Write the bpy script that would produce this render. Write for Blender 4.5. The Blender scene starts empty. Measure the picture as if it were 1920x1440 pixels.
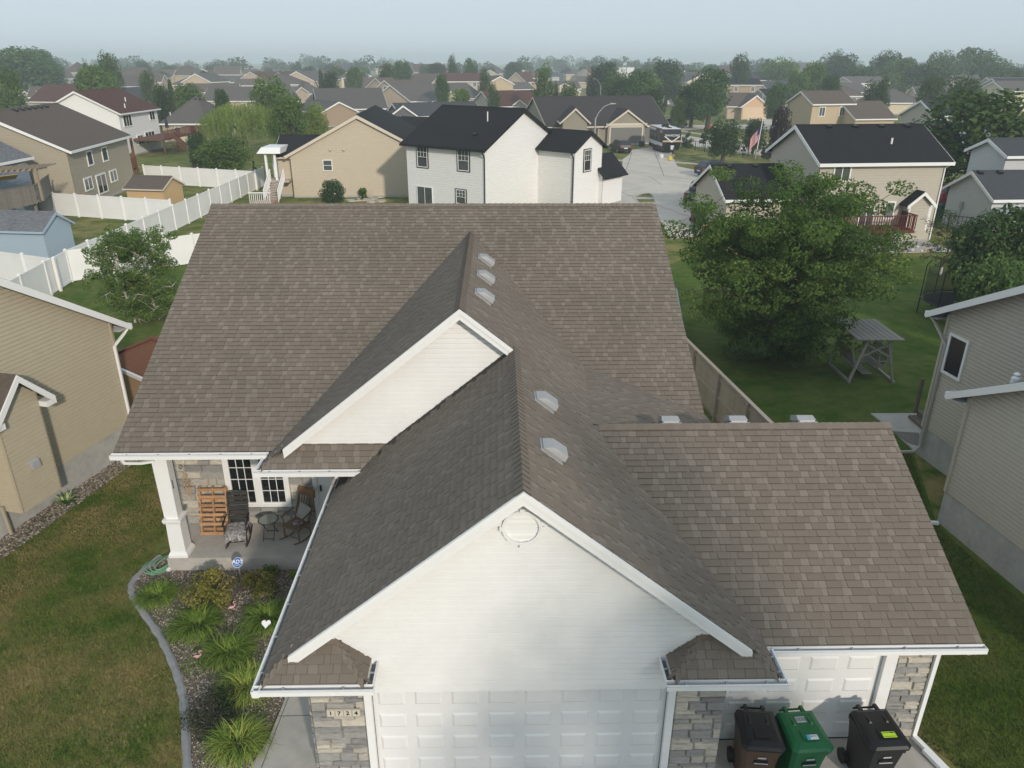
import bpy, math, random
import numpy as np
from mathutils import Vector, Matrix
from mathutils.geometry import tessellate_polygon
RND = random.Random(11)
sc = bpy.context.scene
COL = sc.collection
V = Vector
rad = math.radians
# ---------------------------------------------------------------- camera, sky, sun, exposure
FPX, PIT, YAW, ROLL, CAMH = 1404.0, 23.31, 1.207, 0.159, 11.58
cam_d = bpy.data.cameras.new('camera')
cam = bpy.data.objects.new('camera', cam_d)
COL.objects.link(cam)
cam_d.sensor_width = 36.0
cam_d.lens = FPX / 1920 * 36.0
cam_d.clip_start = 0.1
cam_d.clip_end = 9000
cam.matrix_world = Matrix.Translation((0, 0, CAMH)) @ Matrix.Rotation(rad(-YAW), 4, 'Z') @ Matrix.Rotation(rad(90 - PIT), 4, 'X') @ Matrix.Rotation(rad(ROLL), 4, 'Z')
sc.camera = cam
SUN_AZ, SUN_EL = 24.0, 22.0           # azimuth: degrees right of straight behind the camera
HAZE = .00075
SMOKE, SMOKE_COL = .94, (1.84, 2.18, 2.47, 1.0)
S = V((math.sin(rad(SUN_AZ)) * math.cos(rad(SUN_EL)), -math.cos(rad(SUN_AZ)) * math.cos(rad(SUN_EL)), math.sin(rad(SUN_EL))))
world = bpy.data.worlds.new('World')
sc.world = world
world.use_nodes = True
wn = world.node_tree
wn.nodes.clear()
sky = wn.nodes.new('ShaderNodeTexSky')
sky.sky_type = 'NISHITA'
sky.sun_disc = False
sky.sun_elevation = rad(SUN_EL)
sky.sun_rotation = math.atan2(S.x, S.y)
sky.altitude = 300
sky.air_density = 1.0
sky.dust_density = 1.0
sky.ozone_density = 1.5
hsv = wn.nodes.new('ShaderNodeHueSaturation')
hsv.inputs['Saturation'].default_value = 0.45
bg = wn.nodes.new('ShaderNodeBackground')
bg.inputs[1].default_value = 0.15
wo = wn.nodes.new('ShaderNodeOutputWorld')
wn.links.new(sky.outputs[0], hsv.inputs['Color'])
tint = wn.nodes.new('ShaderNodeMix')          # smoke greys the whole sky evenly
tint.data_type = 'RGBA'
tint.inputs[0].default_value = SMOKE
tint.inputs[7].default_value = SMOKE_COL
wn.links.new(hsv.outputs[0], tint.inputs[6])
wn.links.new(tint.outputs[2], bg.inputs[0])
wn.links.new(bg.outputs[0], wo.inputs[0])
sl = bpy.data.lights.new('sun', 'SUN')
sl.energy = 1.35
sl.angle = rad(2.5)
sl.color = (1.0, 0.90, 0.78)
so = bpy.data.objects.new('sun', sl)
COL.objects.link(so)
so.rotation_euler = S.to_track_quat('Z', 'Y').to_euler()
so.location = (0, -30, 60)
sc.view_settings.view_transform = 'Standard'
sc.view_settings.look = 'None'
sc.view_settings.gamma = 1.0
sc.view_settings.exposure = 0.98
sc.view_settings.use_curve_mapping = False
sc.render.engine = 'CYCLES'
sc.cycles.use_denoising = True
sc.cycles.max_bounces = 6
sc.cycles.diffuse_bounces = 3
sc.cycles.glossy_bounces = 2
sc.cycles.transmission_bounces = 3
sc.cycles.transparent_max_bounces = 6
sc.cycles.volume_bounces = 1

# ---------------------------------------------------------------- pixels to places
def ray(u, v):
    a = rad(ROLL); du, dv = u - 960, v - 720
    x = (du * math.cos(a) + dv * math.sin(a)) / FPX
    y = (-du * math.sin(a) + dv * math.cos(a)) / FPX
    p = rad(PIT); d = math.cos(p) - y * math.sin(p); z = -math.sin(p) - y * math.cos(p)
    w = rad(YAW)
    return V((x * math.cos(w) + d * math.sin(w), -x * math.sin(w) + d * math.cos(w), z))
def P(u, v, z=0.0):
    r = ray(u, v); t = (z - CAMH) / r.z
    return V((r.x * t, r.y * t, z))
def PY(u, v, y):
    r = ray(u, v); return r * (y / r.y) + V((0, 0, CAMH))
def PD(u, v, d):
    r = ray(u, v); return r * (d / math.hypot(r.x, r.y)) + V((0, 0, CAMH))
def PW(u, v, A, B):                    # on the upright plane through A and B
    n = V((B[1] - A[1], -(B[0] - A[0]), 0)); r = ray(u, v)
    t = (V((A[0], A[1], 0)) - V((0, 0, CAMH))).dot(n) / r.dot(n)
    return r * t + V((0, 0, CAMH))

# ---------------------------------------------------------------- materials
MATS = {}
def lin(c):
    return tuple((x / 12.92 if x <= .04045 else ((x + .055) / 1.055) ** 2.4) for x in c)
def hexc(h):
    return lin(tuple(int(h[i:i + 2], 16) / 255 for i in (0, 2, 4)))
def mat(name, col, rough=.8, var=.12, scale=4.0, bump=0.0, bscale=60.0, ramp=None, orand=0.0, spec=.3, metal=0.0, col2=None, stretch=None, trans=0.0, detail=5, orhue=0.0, bdist=.02, lowvar=0.0, lowscale=.5):
    """col: linear base colour; ramp: list of (pos, colour) read with the per-face tone; orand: per-object brightness spread"""
    if name in MATS: return MATS[name]
    m = bpy.data.materials.new(name); m.use_nodes = True
    nt = m.node_tree; N = nt.nodes; L = nt.links
    b = N['Principled BSDF']; out = N['Material Output']
    b.inputs['Roughness'].default_value = rough
    b.inputs['Specular IOR Level'].default_value = spec
    b.inputs['Metallic'].default_value = metal
    tc = N.new('ShaderNodeTexCoord'); src = tc.outputs['Object']
    if stretch:
        mp = N.new('ShaderNodeMapping'); mp.inputs['Scale'].default_value = stretch
        L.new(src, mp.inputs[0]); src = mp.outputs[0]
    if ramp:
        at = N.new('ShaderNodeAttribute'); at.attribute_name = 'tone'
        cr = N.new('ShaderNodeValToRGB'); e = cr.color_ramp.elements
        while len(e) < len(ramp): e.new(.5)
        for i, (p, c) in enumerate(ramp): e[i].position = p; e[i].color = (*c, 1)
        L.new(at.outputs['Fac'], cr.inputs[0]); base = cr.outputs[0]
    else:
        rgb = N.new('ShaderNodeRGB'); rgb.outputs[0].default_value = (*col, 1); base = rgb.outputs[0]
    nz = N.new('ShaderNodeTexNoise'); nz.inputs['Scale'].default_value = scale; nz.inputs['Detail'].default_value = detail
    nz.inputs['Roughness'].default_value = .62
    L.new(src, nz.inputs['Vector'])
    if col2:
        mx = N.new('ShaderNodeMix'); mx.data_type = 'RGBA'
        mr = N.new('ShaderNodeMapRange'); mr.inputs[1].default_value = .38; mr.inputs[2].default_value = .62
        L.new(nz.outputs[0], mr.inputs[0]); L.new(mr.outputs[0], mx.inputs[0])
        L.new(base, mx.inputs[6]); mx.inputs[7].default_value = (*col2, 1); base = mx.outputs[2]
    if var > 0:
        mr = N.new('ShaderNodeMapRange'); mr.inputs[1].default_value = .25; mr.inputs[2].default_value = .75
        mr.inputs[3].default_value = 1 - var; mr.inputs[4].default_value = 1 + var
        n2 = N.new('ShaderNodeTexNoise'); n2.inputs['Scale'].default_value = scale * 2.7; n2.inputs['Detail'].default_value = 6
        n2.inputs['Roughness'].default_value = .7; L.new(src, n2.inputs['Vector'])
        L.new(n2.outputs[0], mr.inputs[0])
        vm = N.new('ShaderNodeVectorMath'); vm.operation = 'SCALE'
        L.new(base, vm.inputs[0]); L.new(mr.outputs[0], vm.inputs['Scale']); base = vm.outputs[0]
    if lowvar > 0:
        n3 = N.new('ShaderNodeTexNoise'); n3.inputs['Scale'].default_value = lowscale; n3.inputs['Detail'].default_value = 4; L.new(tc.outputs['Object'], n3.inputs['Vector'])
        m5 = N.new('ShaderNodeMapRange'); m5.inputs[1].default_value = .3; m5.inputs[2].default_value = .7; m5.inputs[3].default_value = 1 - lowvar; m5.inputs[4].default_value = 1 + lowvar
        L.new(n3.outputs[0], m5.inputs[0]); v3 = N.new('ShaderNodeVectorMath'); v3.operation = 'SCALE'; L.new(base, v3.inputs[0]); L.new(m5.outputs[0], v3.inputs['Scale']); base = v3.outputs[0]
    if orand > 0 or orhue > 0:
        oi = N.new('ShaderNodeObjectInfo')
        hs = N.new('ShaderNodeHueSaturation')
        mr = N.new('ShaderNodeMapRange'); mr.inputs[3].default_value = 1 - orand; mr.inputs[4].default_value = 1 + orand
        L.new(oi.outputs['Random'], mr.inputs[0]); L.new(mr.outputs[0], hs.inputs['Value'])
        if orhue > 0:
            m3 = N.new('ShaderNodeMath'); m3.operation = 'MULTIPLY'; m3.inputs[1].default_value = 7.31
            m4 = N.new('ShaderNodeMath'); m4.operation = 'FRACT'
            mr2 = N.new('ShaderNodeMapRange'); mr2.inputs[3].default_value = .5 - orhue; mr2.inputs[4].default_value = .5 + orhue
            L.new(oi.outputs['Random'], m3.inputs[0]); L.new(m3.outputs[0], m4.inputs[0]); L.new(m4.outputs[0], mr2.inputs[0]); L.new(mr2.outputs[0], hs.inputs['Hue'])
        L.new(base, hs.inputs['Color']); base = hs.outputs[0]
    L.new(base, b.inputs['Base Color'])
    if bump > 0:
        nb = N.new('ShaderNodeTexNoise'); nb.inputs['Scale'].default_value = bscale; nb.inputs['Detail'].default_value = 4
        L.new(src, nb.inputs['Vector'])
        bp = N.new('ShaderNodeBump'); bp.inputs['Strength'].default_value = bump; bp.inputs['Distance'].default_value = bdist
        L.new(nb.outputs[0], bp.inputs['Height']); L.new(bp.outputs[0], b.inputs['Normal'])
    if trans > 0:
        tr = N.new('ShaderNodeBsdfTranslucent'); ms = N.new('ShaderNodeMixShader'); ms.inputs[0].default_value = trans
        L.new(base, tr.inputs[0]); L.new(b.outputs[0], ms.inputs[1]); L.new(tr.outputs[0], ms.inputs[2]); L.new(ms.outputs[0], out.inputs[0])
    MATS[name] = m
    return m
def glass(name, col, rough=.08):
    if name in MATS: return MATS[name]
    m = mat(name, col, rough=rough, var=.25, scale=.7, spec=.8)
    return m

white = mat('white_vinyl', (.77, .76, .74), rough=.55, var=.03, scale=2, lowvar=.04, lowscale=.8, bump=.05, bscale=30)
whitetrim = mat('white_trim', (.80, .795, .78), rough=.45, var=.03, scale=3)
alu = mat('gutter_white', (.80, .80, .79), rough=.4, var=.04, scale=3)
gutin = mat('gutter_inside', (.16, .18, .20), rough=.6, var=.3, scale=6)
concrete = mat('concrete', (.47, .44, .395), rough=.9, var=.10, scale=1.3, bump=.25, bscale=90, col2=(.40, .375, .34), bdist=.004)
fconc = mat('foundation_concrete', (.44, .43, .40), rough=.9, var=.12, scale=2.0, bump=.3, bscale=40, col2=(.37, .36, .34), bdist=.006)
streetc = mat('street_concrete', (.58, .525, .455), rough=.9, var=.10, scale=.25, col2=(.50, .45, .395), bump=.1, bscale=40, bdist=.004)
blackmetal = mat('black_metal', (.012, .012, .013), rough=.45, var=.1)
darkglass = glass('dark_glass', (.012, .014, .016))
paleglass = glass('curtained_glass', (.16, .18, .17), rough=.12)
greyglass = glass('blind_glass', (.075, .085, .085), rough=.12)

# ---------------------------------------------------------------- mesh building
OFF = {}
class MB:
    def __init__(s): s.v = []; s.f = []; s.t = []
    def poly(s, pts, tone=.5):
        n = len(s.v); s.v += [tuple(p) for p in pts]; s.f.append(tuple(range(n, n + len(pts)))); s.t.append(tone)
    def hexa(s, a, b, tone=.5):        # bottom ring a (4), top ring b (4)
        n = len(s.v); s.v += [tuple(p) for p in a] + [tuple(p) for p in b]
        for q in ((3, 2, 1, 0), (4, 5, 6, 7), (0, 1, 5, 4), (1, 2, 6, 5), (2, 3, 7, 6), (3, 0, 4, 7)):
            s.f.append(tuple(n + i for i in q)); s.t.append(tone)
    def box(s, x0, x1, y0, y1, z0, z1, tone=.5, W=None):
        a = [(x0, y0, z0), (x1, y0, z0), (x1, y1, z0), (x0, y1, z0)]; b = [(x, y, z1) for x, y, _ in a]
        if W: a = [W(*p) for p in a]; b = [W(*p) for p in b]
        s.hexa(a, b, tone)
    def beam(s, a, b, w, h, up=(0, 0, 1), tone=.5):
        a = V(a); b = V(b); d = (b - a).normalized(); up = V(up)
        if abs(d.dot(up)) > .98: up = V((0, 1, 0)) if abs(d.y) < .9 else V((1, 0, 0))
        x = d.cross(up).normalized() * (w / 2); y = x.cross(d).normalized() * (h / 2)
        s.hexa([a - x - y, a + x - y, b + x - y, b - x - y], [a - x + y, a + x + y, b + x + y, b - x + y], tone)
    def prism(s, pts, vec, tone=.5):   # polygon swept along vec
        pts = [V(p) for p in pts]; vec = V(vec); n = len(s.v); k = len(pts)
        s.v += [tuple(p) for p in pts] + [tuple(p + vec) for p in pts]
        s.f.append(tuple(n + k - 1 - i for i in range(k))); s.f.append(tuple(n + k + i for i in range(k))); s.t += [tone, tone]
        for i in range(k):
            j = (i + 1) % k; s.f.append((n + i, n + j, n + k + j, n + k + i)); s.t.append(tone)
    def tube(s, pts, r, n=8, cap=True, tone=.5):
        pts = [V(p) for p in pts]; rs = r if isinstance(r, (list, tuple)) else [r] * len(pts)
        base = len(s.v); prev = None
        for i, p in enumerate(pts):
            d = (pts[min(i + 1, len(pts) - 1)] - pts[max(i - 1, 0)]).normalized()
            if prev is None: x = d.cross(V((0, 0, 1)) if abs(d.z) < .9 else V((1, 0, 0))).normalized()
            else: x = (prev - d * prev.dot(d)).normalized()
            prev = x; y = d.cross(x)
            for k in range(n):
                a = 2 * math.pi * k / n; s.v.append(tuple(p + (x * math.cos(a) + y * math.sin(a)) * rs[i]))
        for i in range(len(pts) - 1):
            for k in range(n):
                k2 = (k + 1) % n; a = base + i * n
                s.f.append((a + k, a + k2, a + n + k2, a + n + k)); s.t.append(tone)
        if cap:
            s.f.append(tuple(base + n - 1 - k for k in range(n))); s.t.append(tone)
            e = base + (len(pts) - 1) * n; s.f.append(tuple(e + k for k in range(n))); s.t.append(tone)
    def lathe(s, c, prof, n=16, tone=.5, W=None):
        base = len(s.v)
        for r, z in prof:
            for k in range(n):
                a = 2 * math.pi * k / n; s.v.append((c[0] + r * math.cos(a), c[1] + r * math.sin(a), c[2] + z))
        for i in range(len(prof) - 1):
            for k in range(n):
                k2 = (k + 1) % n; a = base + i * n
                s.f.append((a + k, a + k2, a + n + k2, a + n + k)); s.t.append(tone)
        s.f.append(tuple(base + n - 1 - k for k in range(n))); s.t.append(tone)
        e = base + (len(prof) - 1) * n; s.f.append(tuple(e + k for k in range(n))); s.t.append(tone)
    def build(s, name, m, parent=None, smooth=False, kind=None, label=None):
        if parent is not None: off = OFF[parent.name]
        else:
            xs = [p[0] for p in s.v]; ys = [p[1] for p in s.v]; zs = [p[2] for p in s.v]
            off = V(((min(xs) + max(xs)) / 2, (min(ys) + max(ys)) / 2, min(zs)))
        me = bpy.data.meshes.new(name)
        me.from_pydata([(p[0] - off.x, p[1] - off.y, p[2] - off.z) for p in s.v], [], s.f)
        if len(set(s.t)) > 1 or (m and m.name in TONED):
            a = me.attributes.new('tone', 'FLOAT', 'FACE'); a.data.foreach_set('value', s.t)
        if smooth: me.polygons.foreach_set('use_smooth', [True] * len(me.polygons))
        return link(name, me, m, parent, off, kind, label)
TONED = set()
def link(name, me, m, parent=None, off=None, kind=None, label=None, mw=None):
    o = bpy.data.objects.new(name, me); COL.objects.link(o)
    if m and not me.materials: me.materials.append(m)
    if parent is not None:
        o.parent = parent; OFF[o.name] = OFF[parent.name]
        if mw is not None: o.matrix_local = mw
    else:
        o.location = off if off is not None else (0, 0, 0); OFF[o.name] = V(off) if off is not None else V((0, 0, 0))
    if kind: o['kind'] = kind
    if label: o['label'] = label
    return o
def tag(o, label, cat, group=None):
    o['label'] = label; o['category'] = cat
    if group: o['group'] = group
    return o
def thing(name, label, cat, loc, group=None):
    o = bpy.data.objects.new(name, None); COL.objects.link(o); o.location = loc; o.empty_display_size = .2
    OFF[o.name] = V(loc); tag(o, label, cat, group)
    return o
def np_mesh(name, verts, faces, tone=None):
    """verts (n,3); faces (m,k) all of one size"""
    me = bpy.data.meshes.new(name); k = faces.shape[1]
    me.vertices.add(len(verts)); me.vertices.foreach_set('co', np.ascontiguousarray(verts, dtype=np.float32).ravel())
    me.loops.add(faces.size); me.loops.foreach_set('vertex_index', np.ascontiguousarray(faces, dtype=np.int32).ravel())
    me.polygons.add(len(faces)); me.polygons.foreach_set('loop_start', np.arange(0, faces.size, k, dtype=np.int32))
    me.update(calc_edges=True)
    if tone is not None:
        a = me.attributes.new('tone', 'FLOAT', 'FACE'); a.data.foreach_set('value', np.ascontiguousarray(tone, dtype=np.float32))
    return me
def copy_tree(o, parent=None):
    c = o.copy(); COL.objects.link(c); c.parent = parent
    if o.name in OFF: OFF[c.name] = OFF[o.name]
    for ch in [x for x in o.children]: copy_tree(ch, c)
    return c
def flat(name, pts, z, m, kind='structure', thick=None):
    mb = MB(); pts = [V((p[0], p[1], z)) for p in pts]
    for t in tessellate_polygon([pts]):
        q = [pts[i] for i in t]
        if (q[1] - q[0]).cross(q[2] - q[0]).z < 0: q.reverse()
        mb.poly(q)
    if thick:
        for i in range(len(pts)):
            a, b = pts[i], pts[(i + 1) % len(pts)]
            mb.poly([a, b, b - V((0, 0, thick)), a - V((0, 0, thick))])
    return mb.build(name, m, None, kind=kind)
# ---------------------------------------------------------------- ground, street, paths
def grass_material(name='lawn', dryk=1.0, gain=1.0):
    m = bpy.data.materials.new(name); m.use_nodes = True; nt = m.node_tree; N = nt.nodes; L = nt.links
    b = N['Principled BSDF']; b.inputs['Roughness'].default_value = .95; b.inputs['Specular IOR Level'].default_value = .1
    tc = N.new('ShaderNodeTexCoord'); src = tc.outputs['Object']
    def noise(s, d=5, r=.6):
        n = N.new('ShaderNodeTexNoise'); n.inputs['Scale'].default_value = s; n.inputs['Detail'].default_value = d; n.inputs['Roughness'].default_value = r
        L.new(src, n.inputs['Vector']); return n.outputs[0]
    def rng(x, a, b_, c, d):
        r = N.new('ShaderNodeMapRange'); r.inputs[1].default_value = a; r.inputs[2].default_value = b_; r.inputs[3].default_value = c; r.inputs[4].default_value = d
        L.new(x, r.inputs[0]); return r.outputs[0]
    def mix(f, a, b_):
        x = N.new('ShaderNodeMix'); x.data_type = 'RGBA'; L.new(f, x.inputs[0])
        for i, c in ((6, a), (7, b_)):
            if isinstance(c, tuple): x.inputs[i].default_value = (*c, 1)
            else: L.new(c, x.inputs[i])
        return x.outputs[2]
    def math2(op, a, b_):
        x = N.new('ShaderNodeMath'); x.operation = op; L.new(a, x.inputs[0])
        if isinstance(b_, float): x.inputs[1].default_value = b_
        else: L.new(b_, x.inputs[1])
        return x.outputs[0]
    big = rng(noise(.055, 3), .36, .60, 0, 1)
    med = rng(noise(.55, 6, .68), .38, .60, 0, 1)
    fine = noise(26, 5, .75)
    dry = math2('MULTIPLY', math2('MULTIPLY', math2('ADD', math2('MULTIPLY', big, .55), .45), med), dryk)
    green = mix(rng(noise(2.1, 4), .35, .65, 0, 1), (.042 * gain, .104 * gain, .009 * gain), (.090 * gain, .156 * gain, .020 * gain))
    col = mix(dry, green, (.35, .275, .115))
    col = mix(rng(fine, .35, .72, 0, .42), col, (.050, .072, .018))
    L.new(col, b.inputs['Base Color'])
    bp = N.new('ShaderNodeBump'); bp.inputs['Strength'].default_value = .6; bp.inputs['Distance'].default_value = .05
    L.new(fine, bp.inputs['Height']); L.new(bp.outputs[0], b.inputs['Normal'])
    return m
lawn = grass_material()
lush = grass_material('lush_lawn', .32, .95)
drylawn = grass_material('dry_lawn', 1.2, 1.2)
g = MB(); g.poly([(-2600, -80, 0), (2600, -80, 0), (2600, 3400, 0), (-2600, 3400, 0)])
g.build('ground', lawn, None, kind='structure')
flat('lawn', [(8.1, 9.9), (9.0, 8.4), (13.3, 8.4), (12.4, 14.2), (12.0, 17.1), (13.4, 21.0), (22, 21), (24, 30), (34, 47.5), (12.5, 47.5), (9.5, 44), (7.0, 33), (8.0, 20)], .004, lush)
flat('lawn', [P(70, 560), P(128, 522), P(370, 490), P(420, 480), P(330, 640), P(215, 655), P(120, 600)], .004, lush)
flat('lawn', [(-11.4, 21.4), (-12.45, 16.0), (-13.6, 12.0), (-12.3, 12.6), (-11.0, 15.0), (-9.0, 18.0), (-8.8, 21.5)], .005, lush)
flat('lawn', [(-12.3, 12.6), (-13.6, 12.0), (-14.6, 8.0), (-5.5, 8.0), (-5.66, 9.6), (-6.28, 11.1), (-6.76, 11.95), (-7.5, 12.98), (-8.36, 13.95), (-8.8, 14.5), (-8.94, 15.05), (-8.7, 15.9), (-8.9, 17.8), (-11.0, 15.0)], .004, drylawn)
sidewalkc = mat('sidewalk_concrete', (.46, .43, .39), rough=.9, var=.08, scale=1.0, bump=.2, bscale=80, bdist=.004)
street_px = [(1060, 430), (1108, 345), (1150, 310), (1167, 310), (1167, 299), (1180, 290), (1184, 281), (1255, 272), (1264, 300), (1270, 312), (1300, 318), (1380, 328), (1500, 342), (1500, 400), (1330, 440), (1258, 449), (1236, 410)]
flat('street', [P(u, v) for u, v in street_px], .012, streetc)
flat('road', [P(u, v) for u, v in [(1225, 236), (1290, 235), (1400, 234), (1500, 233), (1700, 232), (1700, 243), (1500, 243), (1330, 242), (1225, 248)]], .012, streetc)
flat('road', [P(u, v) for u, v in [(1225, 248), (1270, 251), (1320, 260), (1400, 271), (1500, 283), (1700, 303), (1700, 325), (1500, 301), (1400, 288), (1310, 276), (1262, 262), (1225, 258)]], .014, streetc)
flat('road', [P(u, v) for u, v in [(1020, 161), (1090, 158), (1120, 162), (1090, 165), (1020, 166)]], .012, streetc)
flat('sidewalk', [P(u, v) for u, v in [(1274, 243.6), (1345, 255.6), (1400, 264), (1500, 273), (1500, 275), (1400, 266), (1345, 257.8), (1270, 245.5)]], .016, sidewalkc)
flat('sidewalk', [P(u, v) for u, v in [(1266, 303), (1330, 308), (1420, 315), (1420, 318), (1330, 311), (1267, 306)]], .018, sidewalkc)
flat('sidewalk', [P(u, v) for u, v in [(1128, 298.5), (1167, 300), (1166, 302.3), (1128, 300.6)]], .018, sidewalkc)
flat('driveway', [P(u, v) for u, v in [(1394, 219.5), (1436, 219.5), (1500, 236), (1415, 236)]], .016, streetc)
flat('driveway', [P(u, v) for u, v in [(1440, 237), (1480, 228), (1520, 236), (1480, 246)]], .02, streetc)
# grass island with its kerb on the street
flat('kerb', [P(u, v) for u, v in [(1186, 371), (1203, 364), (1218, 362), (1225, 366), (1227, 374), (1232, 381), (1196, 381)]], .03, sidewalkc, thick=.03)
flat('grass_island', [P(u, v) for u, v in [(1191, 370), (1205, 364.6), (1217, 362.8), (1223, 367), (1224, 370.6)]], .045, lawn, thick=.015)
flat('grass_island', [P(u, v) for u, v in [(1193, 374), (1225.5, 374.5), (1229, 380), (1200, 380)]], .045, lawn, thick=.015)
# pavement joints as thin recessed strips on the street
jm = mat('joint_tar', (.16, .15, .135), rough=.95, var=.2)
for (a, b) in [((1140, 306), (1268, 316)), ((1165, 318), (1400, 352)), ((1120, 345), (1330, 420)), ((1185, 285), (1170, 330)), ((1225, 279), (1245, 330)), ((1216, 330), (1240, 346)), ((1110, 372), (1290, 360)), ((1262, 420), (1330, 395))]:
    A, B = P(*a), P(*b); d = (B - A).normalized().cross(V((0, 0, 1))) * .035
    flat('pavement_joint', [A - d, B - d, B + d, A + d], .0165, jm)

# ---------------------------------------------------------------- house library
def roofm(name, c, v=.22): return mat('roof_' + name, c, rough=.95, var=v, scale=2.2, bump=.5, bscale=14, spec=.15, bdist=.02)
RG = roofm('grey', (.105, .098, .092)); RB = roofm('brown', (.120, .098, .082)); RK = roofm('black', (.022, .022, .025), .3)
RR = roofm('red_brown', (.095, .048, .040)); RS = roofm('slate', (.062, .066, .074)); RT = roofm('taupe', (.120, .108, .100)); RC = roofm('charcoal', (.052, .046, .046))
RSL = mat('roof_mottled_slate', (.15, .155, .165), rough=.95, var=.5, scale=2.4, bump=.4, bscale=20, stretch=(.5, .5, 2.2))
RD = roofm('darkslate', (.040, .044, .052))
def wallm(name, c): return mat('siding_' + name, c, rough=.65, var=.05, scale=1.5)
WW = wallm('white', (.78, .77, .75)); WT = wallm('tan', (.50, .40, .27)); WB = wallm('beige', (.52, .445, .34)); WG = wallm('grey', (.25, .25, .25))
WC = wallm('cream', (.60, .52, .38)); WP = wallm('peach', (.54, .42, .32)); WK = wallm('khaki', (.28, .25, .195)); WL = wallm('lightgrey', (.52, .53, .53)); WBL = wallm('blue', (.22, .27, .33))
WN = wallm('brownish', (.36, .27, .19)); WS = wallm('stucco', (.42, .37, .30)); WST = wallm('greige', (.46, .42, .35))
creamtrim = mat('cream_trim', (.62, .55, .45), rough=.5, var=.04)
blacktrim = mat('black_trim', (.014, .014, .016), rough=.4, var=.1)

def clipband(poly, z0, z1):
    def half(pl, keep, cross):
        out = []
        for i in range(len(pl)):
            a, b = pl[i], pl[(i + 1) % len(pl)]
            ka, kb = keep(a), keep(b)
            if ka: out.append(a)
            if ka != kb: out.append(cross(a, b))
        return out
    def cz(z):
        def f(a, b):
            t = (z - a[1]) / (b[1] - a[1]); return (a[0] + (b[0] - a[0]) * t, z)
        return f
    p = half(poly, lambda q: q[1] >= z0 - 1e-9, cz(z0))
    return half(p, lambda q: q[1] <= z1 + 1e-9, cz(z1)) if len(p) > 2 else []
def laps(F, poly, ex, depth=.042):
    """F(s,z,off)->world; poly: convex (s,z). Returns one MB for each course."""
    zs = [p[1] for p in poly]; z = min(zs); out = []
    while z < max(zs) - .005:
        z1 = min(z + ex, max(zs)); c = clipband(poly, z, z1)
        if len(c) > 2:
            mb = MB(); zk = min(z + ex * .66, z1)
            lo = clipband(c, z, zk); hi = clipband(c, zk, z1) if zk < z1 - 1e-6 else []
            if len(lo) > 2: mb.poly([F(s, zz, .002 + depth * (1 - .22 * (zz - z) / (ex * .66))) for s, zz in lo])
            if len(hi) > 2: mb.poly([F(s, zz, .002 + depth * .78 * (1 - (zz - zk) / (ex * .34))) for s, zz in hi])
            bot = [q for q in c if abs(q[1] - z) < 1e-6]
            if len(bot) >= 2:
                s0, s1 = min(q[0] for q in bot), max(q[0] for q in bot)
                mb.poly([F(s0, z, 0), F(s1, z, 0), F(s1, z, .002 + depth), F(s0, z, .002 + depth)])
            out.append(mb)
        z += ex
    return out
class Block: pass
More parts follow.
